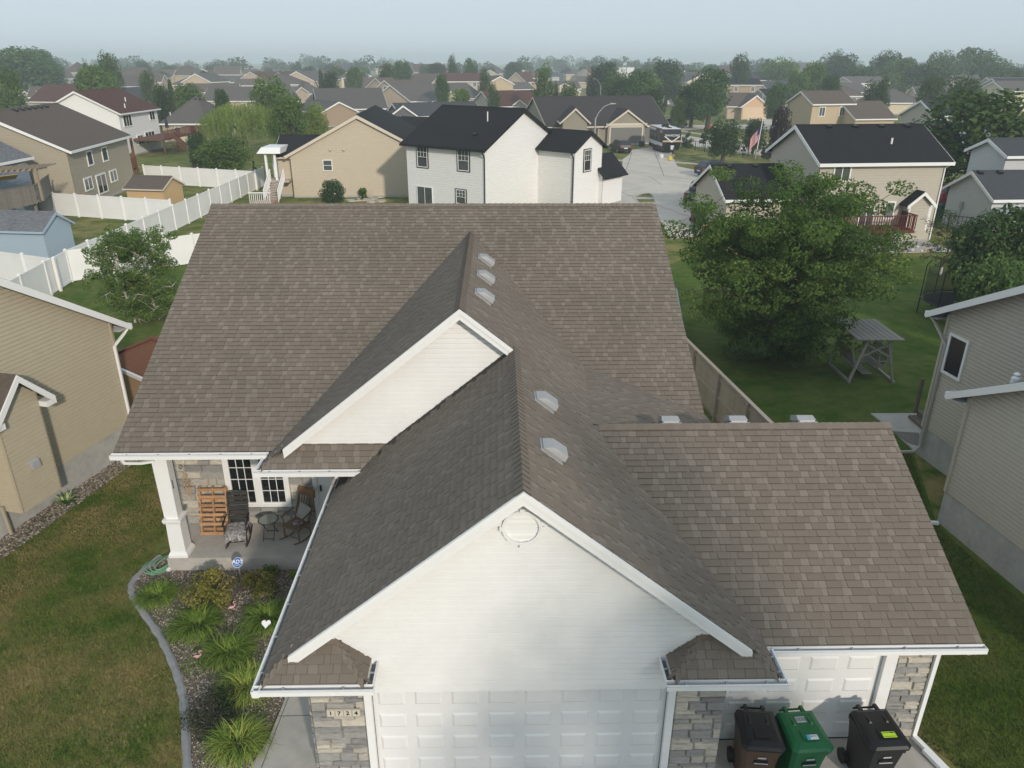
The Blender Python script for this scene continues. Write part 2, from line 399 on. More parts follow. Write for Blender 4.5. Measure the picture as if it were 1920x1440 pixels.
def block(root, o, ang, L, D, ze, zr, rm, wm, tm=None, oh=.4, ohg=.3, kind='gable', lap=0.0, boards=(), z0=0.0, skip=(), fnd=.3, fm=None, noroof=False, fas=.17, cap=True):
    tm = tm or whitetrim; fm = fm or fconc
    ex = V((math.cos(ang), math.sin(ang), 0)); ey = V((-ex.y, ex.x, 0)); O = V((o[0], o[1], 0))
    W = lambda x, y, z: O + ex * x + ey * y + V((0, 0, z))
    s = (zr - ze) / (D / 2); B = Block(); B.W = W; B.L = L; B.D = D; B.ze = ze; B.zr = zr; B.root = root; B.s = s; B.ex = ex; B.ey = ey; B.O = O; B.oh = oh; B.ohg = ohg
    h, l = D / 2, L / 2
    pl = {'e-': (lambda t, z, f: W(t, -h - f, z)), 'e+': (lambda t, z, f: W(-t, h + f, z)), 'g+': (lambda t, z, f: W(l + f, t, z)), 'g-': (lambda t, z, f: W(-l - f, -t, z))}
    B.plane = pl
    th = .13
    ped = {'e-': [(-l, z0), (l, z0), (l, ze - th), (-l, ze - th)]}; ped['e+'] = ped['e-']
    if kind == 'gable': ped['g+'] = [(-h, z0), (h, z0), (h, ze - th), (0, zr - th), (-h, ze - th)]
    else: ped['g+'] = [(-h, z0), (h, z0), (h, ze - th), (-h, ze - th)]
    ped['g-'] = ped['g+']
    wall = MB(); got = False
    for k in ('e-', 'e+', 'g+', 'g-'):
        if k in skip: continue
        pp = [(a, max(b, z0 + fnd) if b == z0 else b) for a, b in ped[k]]
        if k in boards:
            par = MB(); par.poly([pl[k](a, b, -.01) for a, b in pp]); w = par.build('wall', wm, root)
            for bd in laps(pl[k], pp, lap): bd.build('siding_board', wm, w)
        elif lap:
            for bd in laps(pl[k], pp, lap, .02):
                n = len(wall.v); wall.v += bd.v; wall.f += [tuple(i + n for i in q) for q in bd.f]; wall.t += bd.t
            got = True
        else:
            wall.poly([pl[k](a, b, 0) for a, b in pp]); got = True
    if got: wall.build('wall', wm, root)
    if fnd > 0:
        f = MB(); f.box(-l - .015, l + .015, -h - .015, h + .015, z0 - .05, z0 + fnd, W=W); f.build('foundation', fm, root)
    if noroof: return B
    H, X = h + oh, l + ohg; zE = ze - s * oh
    r = MB(); fa = MB()
    if kind == 'gable':
        for q in (-1, 1):
            a = [W(-X, 0, zr - th), W(X, 0, zr - th), W(X, q * H, zE - th), W(-X, q * H, zE - th)]
            b = [p + V((0, 0, th)) for p in a]
            r.hexa(a, b)
            fa.box(-X - .01, X + .01, min(q * H, q * (H + .11)), max(q * H, q * (H + .11)), zE - fas, zE - .03, W=W)
            for e in (-1, 1):
                x0 = e * (X + .002)
                fa.prism([W(x0, q * (H + .02), zE - fas - .02), W(x0, q * (H + .02), zE - .02), W(x0, 0, zr - .02), W(x0, 0, zr - fas - .06)], ex * (e * .035))
            # soffits
            fa.poly([W(-X, q * H, zE - th - .01), W(X, q * H, zE - th - .01), W(X, q * h, zE - th - .01), W(-X, q * h, zE - th - .01)])
        if cap: r.prism([W(-X, -.16, zr - .16 * s + .02), W(-X, 0, zr + .035), W(-X, .16, zr - .16 * s + .02)], ex * (2 * X))
    else:
        rl = max(l - h, 0) ; rx = rl if l > h else 0
        c = [W(-X, -H, zE), W(X, -H, zE), W(X, H, zE), W(-X, H, zE)]; p, q2 = W(-rx, 0, zr), W(rx, 0, zr)
        r.poly([c[0], c[1], q2, p]); r.poly([c[1], c[2], q2]); r.poly([c[2], c[3], p, q2]); r.poly([c[3], c[0], p])
        r.poly([c[3] - V((0, 0, .12)), c[2] - V((0, 0, .12)), c[1] - V((0, 0, .12)), c[0] - V((0, 0, .12))])
        for a, b in ((0, 1), (1, 2), (2, 3), (3, 0)):
            n = (c[b] - c[a]).normalized().cross(V((0, 0, 1)))
            fa.beam(c[a] + n * .05 - V((0, 0, .09)), c[b] + n * .05 - V((0, 0, .09)), .10, fas)
        for a, b in ((0, p), (1, q2), (2, q2), (3, p)): r.beam(c[a] + V((0, 0, .02)), b + V((0, 0, .02)), .28, .03)
        r.beam(p, q2, .28, .05)
    B.roof = r.build('roof', rm, root)
    fa.build('fascia', tm, root)
    return B
def window(root, F, s, z, w, h, style='plain', fm=None, gm=None, fw=.07, proud=.085, name='window', muntin=None):
    fm = fm or whitetrim; gm = gm or darkglass
    mb = MB(); x0, x1, z0, z1 = s - w / 2, s + w / 2, z - h / 2, z + h / 2
    def bar(a, b, c, d, pr=proud):
        mb.hexa([F(a, c, -.02), F(b, c, -.02), F(b, d, -.02), F(a, d, -.02)], [F(a, c, pr), F(b, c, pr), F(b, d, pr), F(a, d, pr)])
    bar(x0 - fw, x0, z0 - fw, z1 + fw); bar(x1, x1 + fw, z0 - fw, z1 + fw); bar(x0, x1, z1, z1 + fw); bar(x0, x1, z0 - fw, z0)
    mw = fw * .55
    if style in ('dh', 'dhg'): bar(x0, x1, z - mw / 2, z + mw / 2, proud - .006)
    if style == 'sl': bar(s - mw / 2, s + mw / 2, z0, z1, proud - .006)
    if style == 'n3':
        for k in (1, 2): q = x0 + w * k / 3; bar(q - mw / 2, q + mw / 2, z0, z1, proud - .006)
    if style == 'dhg':
        for k in (1, 2): q = x0 + w * k / 3; bar(q - .012, q + .012, z + mw / 2, z1, proud - .012)
        q = z + h / 4; bar(x0, x1, q - .012, q + .012, proud - .013)
    wo_ = mb.build(name, fm, root)
    pn = MB(); pn.poly([F(x0, z0, .055), F(x1, z0, .055), F(x1, z1, .055), F(x0, z1, .055)]); pn.build('pane', gm, wo_)
    return wo_
def winpx(B, side, u0, v0, u1, v1, style='plain', **k):
    F = B.plane[side]; A, Bp = F(0, 0, 0), F(1, 0, 0); e = (Bp - A)
    uc, vc = (u0 + u1) / 2, (v0 + v1) / 2
    c = PW(uc, vc, A, Bp); l = PW(u0, vc, A, Bp); r = PW(u1, vc, A, Bp); t = PW(uc, v0, A, Bp); b = PW(uc, v1, A, Bp)
    return window(B.root, F, (c - A).dot(e), c.z, abs((r - l).dot(e)), abs(t.z - b.z), style, **k)
def panel_door(root, F, s, z0, w, h, m, rows=4, cols=8, name='garage_door', tm=None, trim=.1, plain=False):
    mb = MB(); a, b = s - w / 2, s + w / 2
    mb.hexa([F(a, z0, -.03), F(b, z0, -.03), F(b, z0 + h, -.03), F(a, z0 + h, -.03)], [F(a, z0, .01), F(b, z0, .01), F(b, z0 + h, .01), F(a, z0 + h, .01)])
    d = mb.build(name, m, root)
    if not plain:
        pw, ph = w / cols, h / rows
        for i in range(cols):
            for j in range(rows):
                q = MB(); x0, x1, y0, y1 = a + pw * i + pw * .13, a + pw * (i + 1) - pw * .13, z0 + ph * j + ph * .2, z0 + ph * (j + 1) - ph * .2
                k = .038
                q.hexa([F(x0, y0, .009), F(x1, y0, .009), F(x1, y1, .009), F(x0, y1, .009)], [F(x0 + k, y0 + k, .03), F(x1 - k, y0 + k, .03), F(x1 - k, y1 - k, .03), F(x0 + k, y1 - k, .03)])
                q.build('panel', m, d)
    if trim:
        t = MB()
        for x0, x1, y0, y1 in ((a - trim, a, z0, z0 + h + trim), (b, b + trim, z0, z0 + h + trim), (a, b, z0 + h, z0 + h + trim)):
            t.hexa([F(x0, y0, -.02), F(x1, y0, -.02), F(x1, y1, -.02), F(x0, y1, -.02)], [F(x0, y0, .05), F(x1, y0, .05), F(x1, y1, .05), F(x0, y1, .05)])
        t.build('door_trim', tm or whitetrim, root)
    return d
def ridge_between(a, b):
    a = V((a[0], a[1], 0)); b = V((b[0], b[1], 0)); return (a + b) / 2, math.atan2(b.y - a.y, b.x - a.x), (b - a).length
def roof_vent(root, p, ang, s, m, w=.42):
    """low box vent on a roof slope; p on the slope, s: slope vector uphill (unit)"""
    up = V(s); e = V((math.cos(ang), math.sin(ang), 0)); n = e.cross(up); n = n if n.z > 0 else -n
    mb = MB(); a = V(p)
    q = lambda x, y, z: a + e * x + up * y + n * z
    mb.hexa([q(-w / 2, -w / 2, 0), q(w / 2, -w / 2, 0), q(w / 2, w / 2, 0), q(-w / 2, w / 2, 0)], [q(-w / 2 * .8, -w / 2, .16), q(w / 2 * .8, -w / 2, .16), q(w / 2 * .8, w / 3, .12), q(-w / 2 * .8, w / 3, .12)])
    return mb.build('roof_vent', m, root)
def vent_pipe(root, p, h=.45, r=.05):
    mb = MB(); p = V(p); mb.tube([p - V((0, 0, .1)), p + V((0, 0, h))], r, 8); return mb.build('vent_pipe', whitetrim, root)
def downspout(root, pts, m=None, w=.075, d=.06):
    mb = MB()
    for a, b in zip(pts[:-1], pts[1:]): mb.beam(a, b, w, d)
    return mb.build('downspout', m or alu, root)
# ---------------------------------------------------------------- the main house
XL, XR, YE, ZE, YR, ZR = -8.71, 4.93, 15.14, 3.42, 23.37, 7.53
SM = (ZR - ZE) / (YR - YE)
xB, zB, sB, XBL, XBR, yRk, yW = .353, 6.035, .809, -3.66, 4.36, 9.07, 9.35
zEB = zB - sB * (xB - XBL)
xA, yAr, yAw = -.77, 14.65, 14.95
zA = zB + sB * (xB - xA)
XAL = -5.22; zAL = zA - sB * (xA - XAL); yP = 14.45
yC, zC, yCr, zCr, xC = 9.59, 2.70, 13.69, 4.745, 8.06
SC = (zCr - zC) / (yCr - yC)
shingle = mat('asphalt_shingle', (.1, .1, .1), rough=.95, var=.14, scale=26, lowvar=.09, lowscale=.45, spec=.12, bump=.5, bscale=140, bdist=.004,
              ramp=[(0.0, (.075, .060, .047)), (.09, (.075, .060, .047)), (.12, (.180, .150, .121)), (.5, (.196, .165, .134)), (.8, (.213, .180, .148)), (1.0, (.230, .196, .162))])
TONED.add('asphalt_shingle')
house = thing('ranch_house', 'brown shingled house with white front gables, stone pillars and two garage doors', 'house', (0, 16, 0))
class Surf:
    def __init__(s, poly, g, p0): s.poly = poly; s.g = g; s.p0 = p0
    def z(s, x, y): return s.p0[2] + s.g[0] * (x - s.p0[0]) + s.g[1] * (y - s.p0[1])
    def has(s, x, y):
        c = False; n = len(s.poly)
        for i in range(n):
            (x1, y1), (x2, y2) = s.poly[i], s.poly[(i + 1) % n]
            if (y1 > y) != (y2 > y) and x < (x2 - x1) * (y - y1) / (y2 - y1) + x1: c = not c
        return c
SF = {}
SF['main'] = Surf([(XL, YE), (XR, YE), (XR, YR), (XL, YR)], (0, SM), (0, YE, ZE))
SF['aL'] = Surf([(XAL, yP), (XAL + .2, yAr), (xA, yAr), (xA, 22.6), (XAL, 22.6)], (sB, 0), (xA, 0, zA))
SF['com'] = Surf([(xA, yAr), (xB, yAr), (xB, yRk), (XBR - .27, yRk), (XBR, 8.80), (XBR, 22.6), (xA, 22.6)], (-sB, 0), (xB, 0, zB))
SF['bL'] = Surf([(XBL, 8.80), (XBL + .27, yRk), (xB, yRk), (xB, 14.93), (XBL, 15.2)], (sB, 0), (xB, 0, zB))
SF['cF'] = Surf([(1.5, yC), (xC, yC), (xC, yCr), (1.5, yCr)], (0, SC), (0, yC, zC))
SF['cB'] = Surf([(1.5, yCr), (xC, yCr), (xC, 17.6), (1.5, 17.6)], (0, -SC), (0, yCr, zCr))
ca, cb = -.2818, -.0343
SF['ck'] = Surf([(1.7, 13.72), (XR, 13.72), (XR, 16.05), (2.0, 17.6)], (ca, cb), (2.01, 17.51, 4.61))
SF['pF'] = Surf([(XAL, yP), (-2.3, yP), (-2.3, yAw), (XAL + .5, yAw)], (0, sB), (0, yP, zAL))
yr0 = 8.80
SF['rLF'] = Surf([(XBL, yr0), (-2.05, yr0), (-2.6, yW), (XBL + .55, yW)], (0, sB), (0, yr0, zEB))
SF['rLR'] = Surf([(-2.05, yr0), (-2.05, yW), (-2.6, yW)], (-sB, 0), (-2.05, 0, zEB))
SF['rRF'] = Surf([(2.70, yr0), (XBR, yr0), (XBR - .55, yW), (3.25, yW)], (0, sB), (0, yr0, zEB))
SF['rRL'] = Surf([(2.70, yr0), (3.25, yW), (2.70, yW)], (sB, 0), (2.70, 0, zEB))
# roof deck
deck = MB()
def plan(s, pts, off): return [V((x, y, SF[s].z(x, y) + off)) for x, y in pts]
for k, s in SF.items():
    q = plan(k, s.poly, -.012)
    if k == 'com': 
        for part in ([(xA, yAr), (xB, yAr), (xB, 22.6), (xA, 22.6)], [(xB, yRk), (XBR - .27, yRk), (XBR, 8.80), (XBR, 22.6), (xB, 22.6)]):
            p = plan(k, part, -.012); deck.poly(p); deck.poly([v - V((0, 0, .05)) for v in reversed(p)])
        continue
    if sum((q[i].x * q[(i + 1) % len(q)].y - q[(i + 1) % len(q)].x * q[i].y) for i in range(len(q))) < 0: q.reverse()
    deck.poly(q); deck.poly([v - V((0, 0, .05)) for v in reversed(q)])
deck.poly([(XL, YR, ZR), (XR, YR, ZR), (XR, 31.6, ZE), (XL, 31.6, ZE)])      # rear slope
deckm = mat('roof_deck', (.075, .062, .052), rough=.95, var=.2, scale=10)
roof = deck.build('roof', deckm, house)
EXPO = .143
WID = [.19, .23, .27, .31]; WIL = [.10, .13, .16]
tiles = []
rs = random.Random(5)
for k, s in SF.items():
    g = V((s.g[0], s.g[1], 0)); gl = g.length; gh = g / gl
    up = (gh + V((0, 0, gl))).normalized(); al = gh.cross(V((0, 0, 1))).normalized(); nn = al.cross(up)
    if nn.z < 0: al = -al; nn = -nn
    cosv = up.dot(gh)
    uv = [(V((x, y, 0)).dot(al), V((x, y, 0)).dot(gh) / cosv) for x, y in s.poly]
    v0, v1 = min(q[1] for q in uv), max(q[1] for q in uv)
    def P3(u, v, o):
        h = al * u + gh * (v * cosv); return V((h.x, h.y, s.z(h.x, h.y))) + nn * o
    nrow = int((v1 - v0) / EXPO) + 1
    for i in range(nrow):
        va = v0 + i * EXPO; vm = min(va + EXPO * .5, v1 - .001)
        xs = []
        for j in range(len(uv)):
            (a, b), (c, d) = uv[j], uv[(j + 1) % len(uv)]
            if (b > vm) != (d > vm): xs.append(a + (c - a) * (vm - b) / (d - b))
        xs.sort()
        for a, b in zip(xs[::2], xs[1::2]):
            u = a - rs.random() * .12; thick = rs.random() < .5
            while u < b:
                thick = not thick if rs.random() < .85 else thick; w = rs.choice(WID if thick else WIL); u2 = u + w
                ua, ub = max(u, a), min(u2, b)
                std = (ua == u and ub == u2 and va + EXPO < v1)
                if b - u2 < .05: ub = b; std = False
                r = rs.random()
                tone = rs.choice([.15, .3, .4, .4, .55]) if thick else rs.choice([.3, .5, .6, .8, .9, 1.0, 1.0])
                if k in ('aL', 'bL', 'rLF', 'rRF'): pass
                c = P3((ua + ub) / 2, vm, 0); hid = False
                for k2, s2 in SF.items():
                    if k2 != k and k not in ('rLF', 'rLR', 'rRF', 'rRL', 'pF') and s2.has(c.x, c.y) and s2.z(c.x, c.y) > c.z + .13: hid = True; break
                if not hid and ub - ua > .015:
                    vb = min(va + EXPO * 1.12, v1)
                    cv = (c - V((0, 0, CAMH))); dist = cv.length
                    sz = -(cv.normalized().dot(nn)) * (ub - ua) * EXPO / dist ** 2
                    tiles.append((sz if std else 0, k, u, va, ub - ua, (.018 if thick else .011), tone, P3, al.copy(), up.copy(), nn.copy(), ua, ub, vb))
                u = u2
                if ub >= b: break
# the cells' closures share P3 by loop, so bind it now by surface
def surf_frame(k):
    s = SF[k]; g = V((s.g[0], s.g[1], 0)); gl = g.length; gh = g / gl
    up = (gh + V((0, 0, gl))).normalized(); al = gh.cross(V((0, 0, 1))).normalized(); nn = al.cross(up)
    if nn.z < 0: al = -al; nn = -nn
    return s, gh, up, al, nn, up.dot(gh)
FR = {k: surf_frame(k) for k in SF}
def pt(k, u, v, o):
    s, gh, up, al, nn, cv = FR[k]; h = al * u + gh * (v * cv); return V((h.x, h.y, s.z(h.x, h.y))) + nn * o
tiles.sort(key=lambda t: -t[0])
SHM = {}
def tile_mesh(w, th, tone):
    key = (round(w, 3), th, tone)
    if key not in SHM:
        e = EXPO * 1.12
        me = bpy.data.meshes.new('shingle')
        me.from_pydata([(0, 0, -.004), (w - .004, 0, -.004), (w - .004, 0, th), (0, 0, th), (0, e, .001), (w - .004, e, .001)], [], [(0, 1, 2, 3), (3, 2, 5, 4), (0, 3, 4), (1, 5, 2)])
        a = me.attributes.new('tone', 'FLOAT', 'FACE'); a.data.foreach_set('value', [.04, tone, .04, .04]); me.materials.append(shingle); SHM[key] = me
    return SHM[key]
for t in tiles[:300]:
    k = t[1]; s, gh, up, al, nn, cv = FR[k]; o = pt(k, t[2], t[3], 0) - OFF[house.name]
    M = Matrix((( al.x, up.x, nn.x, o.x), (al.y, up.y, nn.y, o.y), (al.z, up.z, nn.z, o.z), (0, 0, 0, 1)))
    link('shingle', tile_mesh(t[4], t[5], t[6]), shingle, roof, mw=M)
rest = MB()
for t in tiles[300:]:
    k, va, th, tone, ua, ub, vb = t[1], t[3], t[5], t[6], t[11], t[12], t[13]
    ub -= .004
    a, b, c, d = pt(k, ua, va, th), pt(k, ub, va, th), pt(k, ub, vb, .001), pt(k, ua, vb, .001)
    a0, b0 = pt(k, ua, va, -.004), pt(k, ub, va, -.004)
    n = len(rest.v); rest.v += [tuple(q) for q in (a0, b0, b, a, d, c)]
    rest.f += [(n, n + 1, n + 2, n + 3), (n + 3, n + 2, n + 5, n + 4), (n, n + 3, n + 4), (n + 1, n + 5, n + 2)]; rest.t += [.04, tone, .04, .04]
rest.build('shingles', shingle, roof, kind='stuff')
# ridge and hip caps
def caps(a, b, dl, dr, wid=.15, step=.15):
    a = V(a); b = V(b); L = (b - a).length; d = (b - a) / L; n = int(L / step); dl = V(dl).normalized(); dr = V(dr).normalized()
    meshes = []
    upv = -(dl + dr).normalized()
    for tone in (.3, .5, .65):
        me = bpy.data.meshes.new('ridge_cap'); l = step * 1.15
        vs = []
        for (t, h) in ((0, .026), (l, .010)):
            for q, r2 in ((dl, wid), (dl, wid * .25), (None, 0), (dr, wid * .25), (dr, wid)):
                p = d * t + upv * (h + .012) + (q * r2 if q is not None else upv * .006); vs.append(tuple(p))
        vs += [tuple(V(v) - upv * .024) for v in vs[:5]]
        f = [(i, i + 1, i + 6, i + 5) for i in range(4)] + [(10 + i, 11 + i, i + 1, i) for i in range(4)]
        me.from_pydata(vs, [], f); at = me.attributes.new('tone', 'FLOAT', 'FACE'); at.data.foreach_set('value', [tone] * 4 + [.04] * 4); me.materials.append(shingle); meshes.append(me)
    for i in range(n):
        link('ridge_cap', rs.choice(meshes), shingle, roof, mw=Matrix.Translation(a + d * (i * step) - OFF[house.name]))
caps((XL, YR, ZR), (XR, YR, ZR), (0, -1, -SM), (0, 1, -SM), step=.18)
yj = YE + (zA - ZE) / SM
caps((xA, yAr - .02, zA), (xA, yj, zA), (-1, 0, -sB), (1, 0, -sB))
caps((xB, yRk - .02, zB), (xB, yAr + .3, zB), (-1, 0, -sB), (1, 0, -sB))
caps((xC + .02, yCr, zCr), (1.95, yCr, zCr), (0, -1, -SC), (0, 1, -SC))
hz = .5 * sB
caps((XAL + .02, yP + .02, zAL + .02), (XAL + .5, yAw, zAL + hz), (-1, 0, -sB), (0, -1, -sB), wid=.13)
caps((XBL + .02, yr0 + .02, zEB + .02), (XBL + .33, yr0 + .33, zEB + .27), (-1, 0, -sB), (0, -1, -sB), wid=.13)
caps((-2.07, yr0 + .02, zEB + .02), (-2.58, yr0 + .53, zEB + .43), (0, -1, -sB), (1, 0, -sB), wid=.16)
caps((2.72, yr0 + .02, zEB + .02), (3.23, yr0 + .53, zEB + .43), (-1, 0, -sB), (0, -1, -sB), wid=.16)
caps((XBR - .02, yr0 + .02, zEB + .02), (XBR - .33, yr0 + .33, zEB + .27), (0, -1, -sB), (1, 0, -sB), wid=.13)
# metal box vents on the slopes
ventm = mat('vent_metal', (.36, .36, .36), rough=.45, var=.06, spec=.4)
def slant_vent(p, up, al, nn, w=.36, l=.42):
    q = lambda x, y, z: V(p) + al * x + up * y + nn * z
    mb = MB()
    mb.hexa([q(-w / 2 - .02, -l / 2 - .02, 0), q(w / 2 + .02, -l / 2 - .02, 0), q(w / 2 + .02, l / 2 + .03, 0), q(-w / 2 - .02, l / 2 + .03, 0)], [q(-w / 2 - .02, -l / 2 - .02, .022), q(w / 2 + .02, -l / 2 - .02, .022), q(w / 2 + .02, l / 2 + .03, .022), q(-w / 2 - .02, l / 2 + .03, .022)])
    mb.hexa([q(-w / 2 + .03, -l / 2, .02), q(w / 2 - .03, -l / 2, .02), q(w / 2 - .03, l / 2, .02), q(-w / 2 + .03, l / 2, .02)], [q(-w / 2 + .03, -l / 2, .06), q(w / 2 - .03, -l / 2, .06), q(w / 2 - .03, l / 2, .05), q(-w / 2 + .03, l / 2, .05)])
    mb.hexa([q(-w / 2, -l / 2 - .03, .06), q(w / 2, -l / 2 - .03, .06), q(w / 2, l / 2, .05), q(-w / 2, l / 2, .05)], [q(-w / 2 + .01, -l / 2 - .01, .17), q(w / 2 - .01, -l / 2 - .01, .17), q(w / 2 - .02, l / 2 - .14, .16), q(-w / 2 + .02, l / 2 - .14, .16)])
    mb.build('roof_vent', ventm, house)
s, gh, up, al, nn, cv = FR['com']
for x, y in ((-.33, 19.98), (-.32, 18.26), (-.33, 16.6), (.87, 12.9), (.88, 10.97)): slant_vent((x, y, SF['com'].z(x, y) + .012), up, al, nn)
s, gh, up, al, nn, cv = FR['cB']
for x in (3.58, 4.99, 6.41): slant_vent((x, 13.98, SF['cB'].z(x, 13.98) + .03), up, al, nn, w=.38)
# rake boards, soffits
def rake(pts, y0, y1, zf, h=.23, nm='rake_board'):
    mb = MB(); (xa, xb) = pts
    mb.prism([V((xa, y0, zf(xa) - h)), V((xb, y0, zf(xb) - h)), V((xb, y0, zf(xb) + .0)), V((xa, y0, zf(xa) + .0))], (0, y1 - y0, 0))
    mb.prism([V((xa, y0 - .02, zf(xa) - h * .45)), V((xb, y0 - .02, zf(xb) - h * .45)), V((xb, y0 - .02, zf(xb) - .004)), V((xa, y0 - .02, zf(xa) - .004))], (0, .022, 0))
    mb.build(nm, whitetrim, house)
bl = lambda x: SF['bL'].z(x, 0); cm = lambda x: SF['com'].z(x, 0); alz = lambda x: SF['aL'].z(x, 0)
rake((-3.27, xB), yRk - .03, yRk + .02, bl); rake((xB, 3.97), yRk - .03, yRk + .02, cm)
rake((-4.72, xA), yAr - .03, yAr + .02, alz); rake((xA, .42), yAr - .03, yAr + .02, cm)
sf = MB()
for x0, x1, f, ya, yb in ((-3.27, xB, bl, yRk + .02, yW), (xB, 3.97, cm, yRk + .02, yW), (-4.72, xA, alz, yAr + .02, yAw), (xA, .38, cm, yAr + .02, yAw)):
    sf.poly([V((x0, ya, f(x0) - .22)), V((x1, ya, f(x1) - .22)), V((x1, yb, f(x1) - .22)), V((x0, yb, f(x0) - .22))])
sf.poly([(XL, YE, ZE - .19), (-3.2, YE, ZE - .19), (-3.2, 16.8, ZE - .19), (XL, 16.8, ZE - .19)])
sf.poly([(XAL, yP, zAL - .14), (-2.3, yP, zAL - .14), (-2.3, YE + .3, zAL - .14), (XAL, YE + .3, zAL - .14)])
sf.poly([(XBL, yr0, zEB - .12), (-2.05, yr0, zEB - .12), (-2.05, 9.4, zEB - .12), (XBL, 9.4, zEB - .12)])
sf.poly([(XBL, 9.4, zEB - .12), (-3.15, 9.4, zEB - .12), (-3.15, 15.2, zEB - .12), (XBL, 15.2, zEB - .12)])
sf.poly([(2.7, yr0, zEB - .12), (XBR, yr0, zEB - .12), (XBR, 9.7, zEB - .12), (2.7, 9.7, zEB - .12)])
sf.poly([(3.9, yC, zC - .12), (xC, yC, zC - .12), (xC, 10.1, zC - .12), (3.9, 10.1, zC - .12)])
sf.build('soffit', whitetrim, house)
for x, q in ((XL + .07, -1), (XR - .07, 1)):
    mb = MB(); mb.prism([V((x, YE, ZE - .22)), V((x, YR, ZR - .22)), V((x, YR, ZR - .07)), V((x, YE, ZE - .07))], (q * .03, 0, 0))
    mb.prism([V((x, 31.6, ZE - .22)), V((x, 31.6, ZE - .08)), V((x, YR, ZR - .07)), V((x, YR, ZR - .22))], (q * .03, 0, 0)); mb.build('rake_board', whitetrim, house)
mb = MB(); mb.prism([V((xC - .07, yC, zC - .2)), V((xC - .07, yCr, zCr - .2)), V((xC - .07, yCr, zCr - .07)), V((xC - .07, yC, zC - .07))], (.03, 0, 0))
mb.prism([V((xC - .07, 17.4, zCr - SC * 3.71 - .2)), V((xC - .07, 17.4, zCr - SC * 3.71 - .08)), V((xC - .07, yCr, zCr - .07)), V((xC - .07, yCr, zCr - .2))], (.03, 0, 0)); mb.build('rake_board', whitetrim, house)
# gutters
def gutter(a, b, n, ext=(0, 0), hang=.62):
    a = V(a); b = V(b); n = V(n); d = (b - a).normalized(); a = a - d * ext[0]; b = b + d * ext[1]; L = (b - a).length
    g_ = MB(); w, h = .125, .115
    pr = lambda p, o, z: p + n * o + V((0, 0, z))
    def bar(o0, o1, z0, z1): g_.hexa([pr(a, o0, z0), pr(b, o0, z0), pr(b, o1, z0), pr(a, o1, z0)], [pr(a, o0, z1), pr(b, o0, z1), pr(b, o1, z1), pr(a, o1, z1)])
    bar(0, .012, -h, .01); bar(.012, w - .02, -h, -h + .012); bar(w - .03, w - .012, -h + .012, -.05); bar(w - .014, w, -.055, -.008); bar(w - .03, w, -.012, .004)
    for e in (a, b): g_.hexa([pr(e, .01, -h), pr(e + d * .008, .01, -h), pr(e + d * .008, w - .01, -h), pr(e, w - .01, -h)], [pr(e, .01, -.004), pr(e + d * .008, .01, -.004), pr(e + d * .008, w - .01, -.004), pr(e, w - .01, -.004)])
    go = g_.build('gutter', alu, house)
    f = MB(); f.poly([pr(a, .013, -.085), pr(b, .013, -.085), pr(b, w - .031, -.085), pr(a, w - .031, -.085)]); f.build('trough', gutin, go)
    k = max(1, int(L / hang)); q = MB()
    for i in range(k):
        hm = MB(); p = a + d * (L * (i + .5) / k); hm.beam(pr(p, .005, -.012), pr(p, w - .01, -.012), .028, .012); hm.build('hanger', ventm, go)
gutter((XL - .05, YE, ZE - .03), (XAL - .02, YE, ZE - .03), (0, -1, 0))
gutter((XAL, YE - .02, zAL - .02), (XAL, yP, zAL - .02), (-1, 0, 0), ext=(0, .12))
gutter((XAL, yP, zAL - .02), (-2.72, yP, zAL - .02), (0, -1, 0), ext=(.11, 0))
gutter((XBL, 15.15, zEB - .03), (XBL, yr0, zEB - .03), (-1, 0, 0), ext=(0, .12), hang=.75)
gutter((XBL, yr0, zEB - .03), (-2.05, yr0, zEB - .03), (0, -1, 0), ext=(.11, .12))
gutter((-2.05, yr0, zEB - .03), (-2.05, 9.32, zEB - .03), (1, 0, 0), hang=.3)
gutter((2.70, yr0, zEB - .03), (XBR, yr0, zEB - .03), (0, -1, 0), ext=(.12, .11))
gutter((2.70, 9.32, zEB - .03), (2.70, yr0, zEB - .03), (-1, 0, 0), hang=.3)
gutter((XBR, yr0, zEB - .03), (XBR, 9.45, zEB - .03), (1, 0, 0), hang=.3)
gutter((XBR + .16, yC, zC - .03), (xC + .03, yC, zC - .03), (0, -1, 0), hang=.85)
# fascia behind gutters
fb = MB()
fb.box(XL, XAL, YE + .002, YE + .03, ZE - .2, ZE - .02); fb.box(XAL, -2.3, yP + .002, yP + .03, zAL - .16, zAL - .02)
fb.box(XBL + .002, XBL + .03, yr0, 15.2, zEB - .15, zEB - .02); fb.box(XBL, -2.05, yr0 + .002, yr0 + .03, zEB - .15, zEB - .02); fb.box(-2.08, -2.052, yr0, 9.4, zEB - .15, zEB - .02)
fb.box(2.7, XBR, yr0 + .002, yr0 + .03, zEB - .15, zEB - .02); fb.box(2.702, 2.73, yr0, 9.4, zEB - .15, zEB - .02); fb.box(XBR - .03, XBR - .002, yr0, 9.6, zEB - .15, zEB - .02)
fb.box(3.9, xC, yC + .002, yC + .03, zC - .15, zC - .02)
fb.build('fascia', whitetrim, house)
